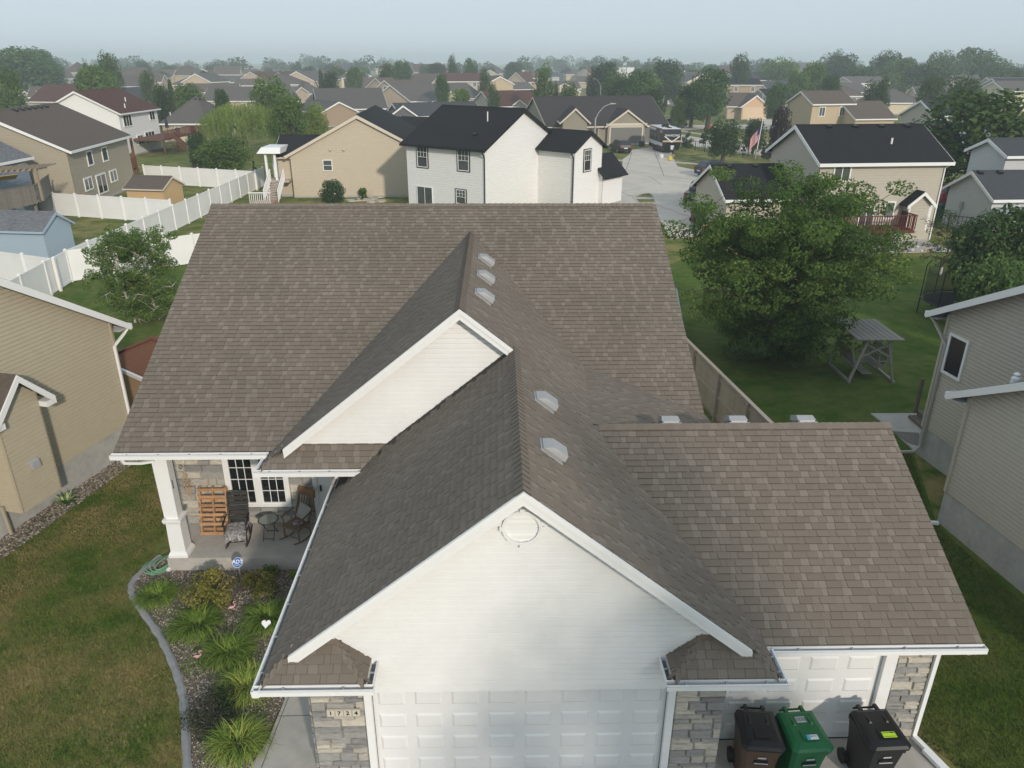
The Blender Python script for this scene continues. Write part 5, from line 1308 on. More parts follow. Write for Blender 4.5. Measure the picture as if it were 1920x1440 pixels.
bin_('black wheeled bin with a lime yellow sticker near the grass edge', 6.47, 9.30, .04, blk, blk, [(.03, -.22, .10, .05, lime, [(.2, .95, .45, .8, dk_), (-.95, .1, .5, .62, dk_), (-.9, .9, -.75, -.68, dk_)])])
mb = MB(); mb.beam((7.72, 9.72, .10), (8.05, 8.75, .06), .10, .075); tag(mb.build('splash_pipe', alu, None), 'white downspout extension lying beside the black bin', 'pipe')
# ---------------------------------------------------------------- blocks placed from their eave, ridge and gable points
def EB(root, a, b, zE, r, s, rm, wm, tm=None, oh=.4, ohg=.3, **k):
    """a, b: pixels of the near eave's ends (left, right) at height zE; r: pixel of a ridge point; s: roof slope"""
    A, B_ = P(*a, zE), P(*b, zE); d = (B_ - A); d.z = 0; L = d.length; d.normalize(); n = V((-d.y, d.x, 0))
    nm = V((-n.x * s, -n.y * s, 1)); q = ray(*r); t = (A - V((0, 0, CAMH))).dot(nm) / q.dot(nm); R_ = q * t + V((0, 0, CAMH))
    half = (R_ - A).dot(n); zr = zE + s * half
    o = (A + B_) / 2 + n * half
    return block(root, o, math.atan2(d.y, d.x), L - 2 * ohg, 2 * (half - oh), zE + s * oh, zr, rm, wm, tm, oh=oh, ohg=ohg, **k)
def GB(root, pk, a, b, zE, depth, rm, wm, tm=None, oh=.4, ohg=.3, fwd=.5, **k):
    """gable end facing the camera: pk peak pixel, a and b rake ends at height zE"""
    A, B_ = P(*a, zE), P(*b, zE); Pk = PW(*pk, A, B_); d = B_ - A; w = d.length; d.normalize(); n = V((-d.y, d.x, 0)); zr = Pk.z
    m = (A + B_) / 2; s = (zr - zE) / (w / 2); o = m + n * (depth / 2 - fwd)
    return block(root, o, math.atan2(n.y, n.x), depth - 2 * ohg, w - 2 * oh, zE + s * oh, zr, rm, wm, tm, oh=oh, ohg=ohg, **k)
def HT(label, u, v, z=0, name='house', cat='house', group=None): return thing(name, label, cat, P(u, v, z), group)
def slopept(B, side, t, frac, off=.02):
    q = -1 if side == 'e-' else 1; y = q * B.D / 2 * (1 - frac); return B.W(t, y, B.zr - B.s * abs(y) + off)
def slopeup(B, side):
    q = 1 if side == 'e-' else -1; return (B.ey * q + V((0, 0, B.s))).normalized()
# beige gable behind the ridge
h = HT('beige sided house with a black roof and one small window in its gable', 672, 380)
b = GB(h, (672, 215), (534, 292), (812, 291), 3.75, 15.5, RK, WB, creamtrim, lap=.2, fnd=.15, fas=.26, fwd=0)
winpx(b, 'g-', 607, 301, 622, 319, 'dh', gm=greyglass)
EB(h, (511, 294), (606, 294), 3.6, (560, 253), .5, RK, WB, creamtrim, fnd=.2)
EB(h, (695, 262), (850, 264), 3.7, (760, 219), .5, RK, WB, creamtrim, fnd=.2)
cv_ = b.plane['g-']
for t in (-2.6, -1.4):
    mb = MB(); c = cv_(t, 4.2, .04); mb.lathe(c - V((0, 0, .12)), [(.02, 0), (.13, .06), (.14, .14), (.08, .22)], 10); mb.build('wall_vent', WB, h)
# white stairs and covered landing at its left side
st = thing('porch_stairs', 'white covered stair and landing at the left end of the beige house', 'stairs', P(500, 378))
c = P(507, 384); deckw = mat('pinkish_tread', (.50, .40, .33), rough=.8, var=.1)
sd = V((0, 1, 0))
for k in range(9):
    mb = MB(); y = c.y + .6 + k * .28; mb.box(c.x - .55, c.x + .55, y, y + .26, .14 + k * .17, .2 + k * .17); mb.build('tread', deckw, st)
    mb = MB(); mb.box(c.x - .55, c.x + .55, y + .2, y + .22, .03 + k * .17, .14 + k * .17); mb.build('riser', whitetrim, st)
mb = MB(); mb.box(c.x - .9, c.x + 1.0, c.y + 3.1, c.y + 5.6, 1.45, 1.62); mb.build('landing', deckw, st)
mb = MB(); mb.box(c.x - 1.35, c.x + .5, c.y - 1.2, c.y + .58, .02, .32); mb.build('lower_landing', mat('brick_step', (.38, .22, .15), var=.2), st)
for (x, y0, y1) in ((-.62, .5, 3.2), (.62, .5, 3.2)):
    mb = MB(); mb.beam(V((c.x + x, c.y + y0, 1.1)), V((c.x + x, c.y + y1, 2.6)), .08, .1); mb.build('handrail', whitetrim, st)
    for k in range(12):
        y = c.y + y0 + (y1 - y0) * k / 11; z = .12 + 1.5 * k / 11; mb = MB(); mb.box(c.x + x - .025, c.x + x + .025, y - .025, y + .025, z, z + .95); mb.build('baluster', whitetrim, st)
for k in range(11):
    x = c.x - 1.35 + k * .17
    mb = MB(); mb.box(x - .025, x + .025, c.y - 1.2, c.y - 1.15, .3, 1.2); mb.build('baluster', whitetrim, st)
mb = MB(); mb.beam(V((c.x - 1.4, c.y - 1.18, 1.22)), V((c.x + .5, c.y - 1.18, 1.22)), .09, .08); mb.build('handrail', whitetrim, st)
for x, y in ((-.85, 3.2), (-.85, 5.5), (-.05, 3.2), (-.45, 5.5)):
    mb = MB(); mb.box(c.x + x - .1, c.x + x + .1, c.y + y - .1, c.y + y + .1, 0, 4.0); mb.build('post', whitetrim, st)
mb = MB(); mb.hexa([(c.x - 1.5, c.y + 2.7, 4.0), (c.x + .6, c.y + 2.7, 4.0), (c.x + .6, c.y + 6.0, 4.0), (c.x - 1.5, c.y + 6.0, 4.0)], [(c.x - 1.1, c.y + 3.0, 4.5), (c.x + .6, c.y + 3.0, 4.5), (c.x + .6, c.y + 5.8, 4.5), (c.x - 1.1, c.y + 5.8, 4.5)]); mb.build('canopy', whitetrim, st)
# patio stones along the beige house
slabm = mat('flagstone', (.46, .41, .34), rough=.9, var=.15, scale=3)
for i, (u, v) in enumerate([(660, 377), (673, 376), (685, 376), (699, 374), (712, 370), (724, 367), (737, 364), (750, 361), (697, 379), (714, 378)]):
    c = P(u, v); mb = MB(); r = random.Random(i); n = 7
    pts = [V((c.x + .55 * r.uniform(.75, 1.1) * math.cos(a), c.y + .55 * r.uniform(.75, 1.1) * math.sin(a), .0)) for a in [k * 6.283 / n for k in range(n)]]
    mb.prism(pts, (0, 0, .14)); tag(mb.build('flagstone', slabm, None), 'pale flat stepping stone along the wall of the beige house', 'stone', 'flagstones by the beige house')
# white house with black trim
h = HT('white two storey house with black roof and black trimmed windows', 830, 380)
b = EB(h, (750, 268), (908, 281), 5.45, (978, 203), .5, RK, WW, blacktrim, lap=.19, fnd=.15, fas=.2)
for q in ((784, 276, 801, 312, 'dhg'), (860, 283, 879, 319, 'dhg'), (857, 357, 873, 381, 'dhg')):
    wv = winpx(b, 'e-', *q, gm=greyglass, fw=.06)
    F = b.plane['e-']
winpx(b, 'e-', 784, 351, 811, 386, 'sl', gm=greyglass, fw=.06, name='patio_door')
# black casing round the windows
for q in ((784, 276, 801, 312), (860, 283, 879, 319), (857, 357, 873, 381)): winpx(b, 'e-', q[0] - 1.3, q[1] - 1.3, q[2] + 1.3, q[3] + 1.3, 'plain', fm=blacktrim, gm=greyglass, fw=.07, proud=.075, name='window_casing')
mb = MB(); bp_ = slopept(b, 'e-', 2.2, .25); roof_vent(h, bp_, math.atan2(b.ex.y, b.ex.x), slopeup(b, 'e-'), blacktrim, .3); vent_pipe(h, slopept(b, 'e-', 2.0, .62), .7)
b2 = EB(h, (950, 272), (1078, 283), 5.0, (1110, 246), .55, RK, WW, blacktrim, lap=.19, fnd=.15, fas=.2)
winpx(b2, 'g+', 1095, 282, 1106, 319, 'dhg', gm=greyglass, fw=.06)
winpx(b2, 'g+', 1094, 280.5, 1107, 320.5, 'plain', fm=blacktrim, gm=greyglass, fw=.07, proud=.075, name='window_casing')
roof_vent(h, slopept(b2, 'e-', -2.2, .75), math.atan2(b2.ex.y, b2.ex.x), slopeup(b2, 'e-'), blacktrim, .35)
cc = b.W(b.L / 2 + .1, -b.D / 2 - .4, 5.2); downspout(h, [cc, b.W(b.L / 2 + .05, -b.D / 2 - .07, 4.8), b.W(b.L / 2 + .05, -b.D / 2 - .07, .1)], blacktrim, .09, .07)
cc = b2.W(b2.L / 2 - .05, -b2.D / 2 - .4, 4.8); downspout(h, [cc, b2.W(b2.L / 2 - .05, -b2.D / 2 - .07, 4.4), b2.W(b2.L / 2 - .05, -b2.D / 2 - .07, .1)], blacktrim, .09, .07)
o3 = b2.W(b2.L / 2 - .9, b2.D / 2 + 1.3, 0)
b3 = block(h, (o3.x, o3.y), math.atan2(b2.ex.y, b2.ex.x) + math.pi / 2, 3.2, 2.6, 2.9, 4.2, RK, WW, blacktrim, oh=.35, ohg=.25, lap=.19, fnd=.15)
# charcoal roofed ranch with the trailer
h = HT('taupe ranch house with a charcoal roof and cream trimmed gables behind the travel trailer', 1140, 276)
b = EB(h, (1024, 238), (1256, 234), 2.75, (1110, 180), .5, RC, WK, creamtrim, fnd=.2, fas=.22)
g1 = GB(h, (1172, 204), (1130, 235), (1209, 234), 2.75, 9, RC, WK, creamtrim, fnd=.2, fas=.25, fwd=1.6)
F = g1.plane['g-']; ddm = mat('taupe_door', (.17, .165, .155), rough=.6, var=.05)
panel_door(h, F, 0, .05, 4.9, 2.45, ddm, plain=True, tm=creamtrim, trim=.2)
mb = MB(); mb.hexa([F(-3.2, 2.75, 0), F(3.2, 2.75, 0), F(3.2, 3.1, 0), F(-3.2, 3.1, 0)], [F(-3.2, 2.75, .12), F(3.2, 2.75, .12), F(3.2, 3.1, .12), F(-3.2, 3.1, .12)]); mb.build('gable_band', creamtrim, h)
g2 = GB(h, (1070, 202), (1050, 229), (1106, 229), 3.55, 7, RC, WK, creamtrim, fnd=.2, fas=.25)
g3 = GB(h, (1052, 217), (1028, 236), (1074, 235), 2.7, 6, RC, WK, creamtrim, fnd=.2, fas=.25, fwd=1.4)
window(h, g3.plane['g-'], 0, 1.65, 1.6, 1.5, 'plain', fm=creamtrim, gm=paleglass, fw=.3)
window(h, b.plane['e-'], -2.4, 1.7, 1.6, 1.3, 'sl', fm=creamtrim, gm=greyglass)
panel_door(h, b.plane['e-'], 7.4, .05, 2.9, 2.35, ddm, plain=True, tm=creamtrim, trim=.2)
# greige two storey on the right
h_two = HT('greige two storey house with a black roof and a red deck behind the locust tree', 1640, 450)
bt = EB(h_two, (1537, 306), (1790, 303), 5.45, (1620, 233), .5, RK, WST, whitetrim, lap=.19, fnd=.15, fas=.24)
winpx(bt, 'e-', 1564, 313, 1592, 338, 'sl', gm=greyglass, fw=.1)
winpx(bt, 'e-', 1659, 380, 1674, 408, 'plain', gm=paleglass, fw=.1)
winpx(bt, 'e-', 1727, 378, 1742, 416, 'plain', gm=paleglass, fw=.1)
winpx(bt, 'e-', 1610, 390, 1634, 428, 'sl', gm=greyglass, fw=.1, name='patio_door')
winpx(bt, 'e-', 1620, 446, 1650, 463, 'plain', gm=greyglass, fw=.1)
for i in range(5):
    t = -bt.L / 2 + 2.0 + i * 1.95; roof_vent(h_two, slopept(bt, 'e-', t, .93), math.atan2(bt.ex.y, bt.ex.x), slopeup(bt, 'e-'), blacktrim, .42)
vent_pipe(h_two, slopept(bt, 'e-', 1.25, .42), .35, .07)
downspout(h_two, [bt.W(bt.L / 2 + .1, -bt.D / 2 - .42, 5.25), bt.W(bt.L / 2 - .05, -bt.D / 2 - .08, 5.0), bt.W(bt.L / 2 - .05, -bt.D / 2 - .08, .1)])
# bay with its own small gable
F = bt.plane['e-']; A0, B0 = F(0, 0, 0), F(1, 0, 0); cb_ = PW(1709, 400, A0, B0); t0 = (cb_ - A0).dot(B0 - A0); dpt = .75; hw = .72
zt = PW(1712, 358, A0, B0).z - .05; zl = zt - .62; zbv = .9
bay = MB(); bay.poly([F(t0 - hw, zbv, 0), F(t0 - hw, zbv, dpt), F(t0 - hw, zl, dpt), F(t0 - hw, zl, 0)][::-1]); bay.poly([F(t0 + hw, zbv, 0), F(t0 + hw, zbv, dpt), F(t0 + hw, zl, dpt), F(t0 + hw, zl, 0)])
for bd in laps(lambda s_, z, f: F(t0 + s_, z, dpt + f), [(-hw, zbv), (hw, zbv), (hw, zl), (0, zt), (-hw, zl)], .19):
    n = len(bay.v); bay.v += bd.v; bay.f += [tuple(i + n for i in q) for q in bd.f]; bay.t += bd.t
bay.build('bay', WST, h_two)
br_ = MB(); bt_ = MB()
for q in (-1, 1):
    e = t0 + q * (hw + .35); ez = zl - .3
    br_.hexa([F(t0, zt + .06, 0), F(t0, zt + .06, dpt + .25), F(e, ez + .06, dpt + .25), F(e, ez + .06, 0)], [F(t0, zt + .16, 0), F(t0, zt + .16, dpt + .25), F(e, ez + .16, dpt + .25), F(e, ez + .16, 0)])
    bt_.prism([F(t0, zt - .1, dpt + .26), F(t0, zt + .14, dpt + .26), F(e, ez + .14, dpt + .26), F(e, ez - .1, dpt + .26)], -bt.ey * .04)
    bt_.beam(F(t0 + q * hw, .9, dpt + .01), F(t0 + q * hw, zl, dpt + .01), .12, .06)
br_.build('bay_roof', RK, h_two); bt_.build('bay_trim', whitetrim, h_two)
bg = EB(h_two, (1360, 374), (1525, 371), 2.75, (1420, 307), .55, RK, WST, whitetrim, lap=.19, fnd=.15, fas=.22)
for t in (-1.9, .1, 2.0): roof_vent(h_two, slopept(bg, 'e-', t, .92), math.atan2(bg.ex.y, bg.ex.x), slopeup(bg, 'e-'), blacktrim, .4)
# red deck
redw = mat('red_stain', (.115, .022, .016), rough=.7, var=.2, scale=4)
dk = thing('red_deck', 'dark red stained wooden deck with a railing on the greige house', 'deck', P(1662, 486))
t1 = (PW(1700, 440, A0, B0) - A0).dot(B0 - A0) - .75; t2 = t1 - 4.2; zf = 1.2; od = 1.8
mb = MB(); mb.hexa([F(t2, zf - .22, .05), F(t1, zf - .22, .05), F(t1, zf - .22, od), F(t2, zf - .22, od)], [F(t2, zf, .05), F(t1, zf, .05), F(t1, zf, od), F(t2, zf, od)]); mb.build('floor', redw, dk)
for (p, q) in ((F(t2, zf + .95, od), F(t1, zf + .95, od)), (F(t1, zf + .95, od), F(t1, zf + .95, .1)), (F(t2, zf + .95, od), F(t2, zf + .95, .1))):
    mb = MB(); mb.beam(p, q, .12, .05); mb.build('handrail', redw, dk); L_ = (q - p).length; n = int(L_ / .17)
    for i in range(n + 1):
        c = p + (q - p) * (i / n); mb = MB(); mb.beam(c - V((0, 0, .93)), c, .05, .04, up=bt.ex); mb.build('baluster', redw, dk)
for t in (t1 - 1.7, t2 + .6):
    mb = MB(); c = F(t, 0, od - .3); mb.box(c.x - .07, c.x + .07, c.y - .07, c.y + .07, 0, zf - .2); mb.build('post', redw, dk)
flat('patio', [F(t2 - 1, 0, .0), F(t1 + 2.1, 0, .0), F(t1 + 2.2, 0, 3.2), F(t2 - 1, 0, 3.4)], .04, concrete, thick=.04)
# a few toys on that patio
toyc = [((.5, .05, .03)), (.05, .15, .45), (.6, .5, .4), (.7, .7, .7), (.55, .3, .05)]
for i in range(9):
    c = F(t1 - 1.4 + .42 * i - .1 * (i % 3), .05, 3.1 + .12 * (i % 2)) if i < 7 else F(t1 + .3, .05, 1.6 + .5 * (i - 7)); mb = MB(); r = random.Random(i)
    s_ = r.uniform(.07, .14); mb.lathe(c, [(s_ * .6, 0), (s_, s_ * .5), (s_ * .9, s_ * 1.1), (s_ * .3, s_ * 1.4)], 8)
    tag(mb.build('toy', mat('toy_%d' % (i % 5), toyc[i % 5], var=.1), None), 'small coloured toy lying along the edge of the patio', 'toy', 'toys on the patio')
# pale garage and house at the right edge
h = HT('pale grey garage and two storey house with slate roof beside the big maple', 1860, 420)
b7 = EB(h, (1862, 374), (2040, 372), 2.7, (1900, 319), .55, RS, WL, whitetrim, lap=.19, fnd=.2, fas=.22)
for t in (-3.1, -1.6): roof_vent(h, slopept(b7, 'e-', t, .9), math.atan2(b7.ex.y, b7.ex.x), slopeup(b7, 'e-'), blacktrim, .4)
b8 = EB(h, (1888, 292), (2060, 290), 5.2, (1950, 258), .45, RS, WL, whitetrim, lap=.19, fnd=.2, fas=.22)
F7 = b7.plane['g-']
c = (PW(1803, 391, F7(0, 0, 0), F7(1, 0, 0)) - F7(0, 0, 0)).dot(F7(1, 0, 0) - F7(0, 0, 0))
mb = MB(); mb.hexa([F7(c - .15, 1.45, .0), F7(c + .15, 1.45, .0), F7(c + .15, 1.95, .0), F7(c - .15, 1.95, .0)], [F7(c - .15, 1.45, .16), F7(c + .15, 1.45, .16), F7(c + .15, 1.95, .16), F7(c - .15, 1.95, .16)])
mb.tube([F7(c, .3, .05), F7(c, 1.5, .05)], .035, 6); mb.hexa([F7(c - .55, .5, 0), F7(c - .3, .5, 0), F7(c - .3, .8, 0), F7(c - .55, .8, 0)], [F7(c - .55, .5, .12), F7(c - .3, .5, .12), F7(c - .3, .8, .12), F7(c - .55, .8, .12)]); mb.build('meter_box', ventm, h)
mb = MB(); mb.hexa([b7.W(-b7.L / 2 + .2, -b7.D / 2 - .05, 2.0), b7.W(-b7.L / 2 + 5, -b7.D / 2 - .05, 2.0), b7.W(-b7.L / 2 + 5, -b7.D / 2 - 1.4, 1.75), b7.W(-b7.L / 2 - .3, -b7.D / 2 - 1.4, 1.75)], [b7.W(-b7.L / 2 + .2, -b7.D / 2 - .05, 2.08), b7.W(-b7.L / 2 + 5, -b7.D / 2 - .05, 2.08), b7.W(-b7.L / 2 + 5, -b7.D / 2 - 1.4, 1.83), b7.W(-b7.L / 2 - .3, -b7.D / 2 - 1.4, 1.83)]); mb.build('awning', mat('awning_metal', (.30, .34, .36), var=.1), h)
for t in (0, 2.4):
    mb = MB(); c = b7.W(-b7.L / 2 + t, -b7.D / 2 - 1.3, 0); mb.box(c.x - .06, c.x + .06, c.y - .06, c.y + .06, 0, 1.76); mb.build('post', blackmetal, h)
# tan walkout house at the left
h = HT('tan walkout house with a brown roof and narrow tall windows behind the stump', 190, 360)
b = EB(h, (131, 283), (246, 253), 4.85, (95, 194), .48, RB, mat('siding_walkout', (.37, .325, .245), rough=.65, var=.05), whitetrim, lap=.2, fnd=.25, fas=.22)
for q in ((163, 284, 172, 309, 'plain'), (191, 277, 200, 301, 'plain'), (158, 334, 172, 355, 'sl'), (206, 320, 218, 339, 'sl')): winpx(b, 'e-', *q, gm=greyglass, fw=.12)
winpx(b, 'e-', 182, 327, 199, 361, 'sl', gm=darkglass, fw=.12, name='patio_door')
for i in range(6): roof_vent(h, slopept(b, 'e-', b.L / 2 - 3.2 - i * 1.15, .93), math.atan2(b.ex.y, b.ex.x), slopeup(b, 'e-'), blacktrim, .4)
F = b.plane['e-']; pr = MB(); q = b.L / 2
redp = mat('red_porch', (.20, .065, .03), rough=.7, var=.25, scale=3)
pr.box(q + .05, q + 2.2, -b.D / 2 + .2, -b.D / 2 + 4, 1.6, 2.6, W=b.W)
pr.build('porch_wall', redp, h)
for x in (q + .15, q + 2.1):
    mb = MB(); mb.box(x - .1, x + .1, -b.D / 2 + .25, -b.D / 2 + .45, 0, 4.7, W=b.W); mb.build('porch_post', redp, h)
# white two storey, red brown roof
h = HT('white two storey house with red brown roof and a brown deck', 250, 300)
b = EB(h, (225, 213), (300, 203), 5.4, (235, 164), .5, RR, WW, whitetrim, fnd=.2, fas=.2)
for q in ((231, 216, 246, 236, 'n3'), (280, 209, 289, 224, 'sl'), (258, 254, 268, 270, 'sl'), (273, 247, 290, 267, 'n3')): winpx(b, 'e-', *q, gm=darkglass, fw=.12)
for t, f_ in ((-2.2, .12), (.9, .38)): vent_pipe(h, slopept(b, 'e-', t, f_), .5, .07)
dkb = thing('brown_deck', 'reddish brown deck with a long stair on the white two storey house', 'deck', P(290, 318))
brw = mat('brown_stain', (.13, .055, .035), rough=.75, var=.2, scale=3)
F = b.plane['e-']
def rail(t, p, q, m, h_=.95, step=.2):
    mb = MB(); mb.beam(p + V((0, 0, h_)), q + V((0, 0, h_)), .12, .06); mb.build('handrail', m, t); n = max(2, int((q - p).length / step))
    for i in range(n + 1):
        c = p + (q - p) * (i / n); mb = MB(); mb.beam(c, c + V((0, 0, h_)), .05, .05, up=(1, 0, 0)); mb.build('baluster', m, t)
mb = MB(); mb.hexa([F(-3, 1.85, .1), F(6.0, 1.85, .1), F(6.0, 1.85, 4.2), F(-3, 1.85, 4.2)], [F(-3, 2.1, .1), F(6.0, 2.1, .1), F(6.0, 2.1, 4.2), F(-3, 2.1, 4.2)]); mb.build('floor', brw, dkb)
rail(dkb, F(-3, 2.1, 4.2), F(6.0, 2.1, 4.2), brw); rail(dkb, F(6.0, 2.1, 4.2), F(6.0, 2.1, .2), brw)
for t in (-2.7, 1.5, 5.7):
    mb = MB(); c = F(t, 0, 3.9); mb.box(c.x - .08, c.x + .08, c.y - .08, c.y + .08, 0, 1.9); mb.build('post', brw, dkb)
for k in range(9):
    mb = MB(); mb.hexa([F(-2.9 + .36 * k, 1.9 - .2 * k, 4.3), F(-2.5 + .36 * k, 1.9 - .2 * k, 4.3), F(-2.5 + .36 * k, 1.9 - .2 * k, 5.4), F(-2.9 + .36 * k, 1.9 - .2 * k, 5.4)], [F(-2.9 + .36 * k, 1.96 - .2 * k, 4.3), F(-2.5 + .36 * k, 1.96 - .2 * k, 4.3), F(-2.5 + .36 * k, 1.96 - .2 * k, 5.4), F(-2.9 + .36 * k, 1.96 - .2 * k, 5.4)]); mb.build('tread', brw, dkb)
rail(dkb, F(-2.8, 2.0, 5.4), F(.6, .2, 5.4), brw)
mb = MB(); c = F(3.4, 2.1, 2.0); mb.tube([c, c + V((0, 0, 2.4))], .03, 6); mb.lathe(c + V((0, 0, .9)), [(.28, 0), (.16, .8), (.05, 1.5)], 10); tag(mb.build('closed_parasol', mat('dark_canvas', (.02, .03, .035)), None), 'closed dark parasol standing on the brown deck', 'parasol')
# hip roofed cream house with the red porch
h = HT('cream house with a broad hip roof and a dark red porch beside the willow', 345, 290)
b = EB(h, (298, 232), (388, 232), 2.7, (345, 180), .5, RT, WC, whitetrim, kind='hip', fnd=.2, fas=.22)
winpx(b, 'e-', 330, 239, 338, 251, 'plain', gm=darkglass, fw=.15)
mb = MB(); mb.box(1.2, b.L / 2 - .1, -b.D / 2 - .9, -b.D / 2 - .05, .1, 2.4, W=b.W); mb.build('screen_porch', mat('dark_red', (.085, .018, .016), rough=.7, var=.3), h)
for x in (1.3, 2.6, 3.9):
    if x < b.L / 2: mb = MB(); mb.box(x - .1, x + .1, -b.D / 2 - .98, -b.D / 2 - .9, .1, 2.4, W=b.W); mb.build('porch_post', mat('dark_red2', (.14, .03, .025)), h)
for t in (-2.6, -1.2, .2, .9): roof_vent(h, b.W(t, -b.D / 2 * .12, b.zr - b.s * b.D / 2 * .12), math.atan2(b.ex.y, b.ex.x), slopeup(b, 'e-'), blacktrim, .4)
vent_pipe(h, b.W(-2.5, -b.D / 2 * .75, b.zr - b.s * b.D / 2 * .75), .5, .07)
# blue house with the board-sided deck
h = HT('blue grey house with slate roof behind a board sided deck', 30, 400)
b = EB(h, (-90, 322), (61, 293), 4.6, (-52, 226), .5, RSL, WBL, whitetrim, fnd=.3, lap=.2, fas=.22)
winpx(b, 'e-', 34, 309, 47, 317, 'plain', gm=paleglass, fw=.1)
deckg = mat('grey_deck_board', (.20, .18, .155), rough=.9, var=.25, scale=3, stretch=(3, 3, .5), orand=.12)
dg_ = thing('board_deck', 'raised grey deck sided with vertical boards under a pergola beam', 'deck', P(60, 392))
zq = 2.15
a0, a1 = P(66, 346, 3.2), P(-60, 368, 3.2); a2 = P(91, 327, 3.2)
bdm = MB(); bdm.beam(V((0, 0, 0)), V((0, 0, 1.35)), .15, .025, up=(0, 1, 0)); me_b = bpy.data.meshes.new('board'); me_b.from_pydata(bdm.v, [], bdm.f); me_b.materials.append(deckg)
for p, q in ((a1, a0), (a0, a2)):
    d = q - p; d.z = 0; L_ = d.length; d.normalize(); n = int(L_ / .17); an = math.atan2(d.y, d.x)
    for i in range(n):
        c = p + d * (i * .17 + .085) - OFF[dg_.name]; c.z = 1.85 + RND.uniform(-.02, .02); link('board', me_b, deckg, dg_, mw=Matrix.Translation(c) @ Matrix.Rotation(an, 4, 'Z'))
    mb = MB(); mb.beam(p, q, .1, .05); mb.build('handrail', deckg, dg_)
mb = MB(); q = [V((a1.x, a1.y, 0)), V((a0.x, a0.y, 0)), V((a2.x, a2.y, 0)), V((a2.x - 4, a2.y + 2, 0)), V((a1.x, a1.y + 5, 0))]; mb.prism([v + V((0, 0, 1.95)) for v in q], (0, 0, .12)); mb.build('floor', deckg, dg_)
for v in (a0, a2):
    c = v + (a1 - a0).normalized() * .4 + V((-.2, .3, 0)); mb = MB(); mb.box(c.x - .08, c.x + .08, c.y - .08, c.y + .08, 0, 1.95); mb.build('post', deckg, dg_)
pg = thing('pergola', 'weathered pergola beams with a yellow awning above the board deck', 'pergola', P(20, 380))
perg = mat('pergola_wood', (.30, .24, .18), rough=.9, var=.2)
pa0, pa1 = P(75, 317, 4.3), P(-70, 326, 4.3)
for k in range(3):
    o_ = V((0, .5 * k, 0)); mb = MB(); mb.beam(pa0 + o_, pa1 + o_, .05, .16); mb.build('beam', perg, pg)
for i in range(14):
    c = pa0 + (pa1 - pa0) * (i / 13) + V((0, 0, .12)); mb = MB(); mb.beam(c - V((0, .5, 0)), c + V((0, 2.2, 0)), .05, .1); mb.build('rafter', perg, pg)
for f_ in (.06, .6): c = pa0 + (pa1 - pa0) * f_; mb = MB(); mb.box(c.x - .07, c.x + .07, c.y - .07, c.y + .07, 2.06, 4.25); mb.build('post', perg, pg)
mb = MB(); aw = [P(-40, 336, 3.9), P(34, 327, 4.0), P(30, 335, 3.5), P(-40, 344, 3.4)]; mb.prism(aw, (0, 0, .03)); mb.build('awning', mat('yellow_canvas', (.62, .42, .13), rough=.8, var=.1), pg)
# sheds
bl_m = mat('siding_shed_blue', (.36, .45, .53), rough=.7, var=.06)
t = HT('pale blue garden shed with a grey shingle roof behind the white fence', 80, 478, name='garden_shed', cat='shed')
b = EB(t, (-40, 431), (80, 434), 2.15, (60, 396), .62, RSL, bl_m, bl_m, oh=.15, ohg=.15, fnd=.15, fas=.14)
t = HT('tan garden shed with a grey brown roof inside the white fences', 280, 376, name='garden_shed', cat='shed')
b = EB(t, (230, 353), (305, 355), 2.05, (272, 329), .5, RB, mat('siding_shed_tan', (.55, .38, .20), rough=.7, var=.06), creamtrim, oh=.18, ohg=.15, fnd=.1, fas=.12)
t = HT('small garden shed with a red brown shingle roof behind the olive house', 240, 720, name='garden_shed', cat='shed')
rrs = mat('roof_rust', (.17, .075, .042), rough=.95, var=.22, scale=4, bump=.4, bscale=20)
b = EB(t, (192, 672), (292, 716), 2.1, (267, 624), .55, rrs, mat('siding_shed_orange', (.42, .27, .16), rough=.7, var=.06), whitetrim, oh=.15, ohg=.2, kind='hip', fnd=.1, fas=.12)
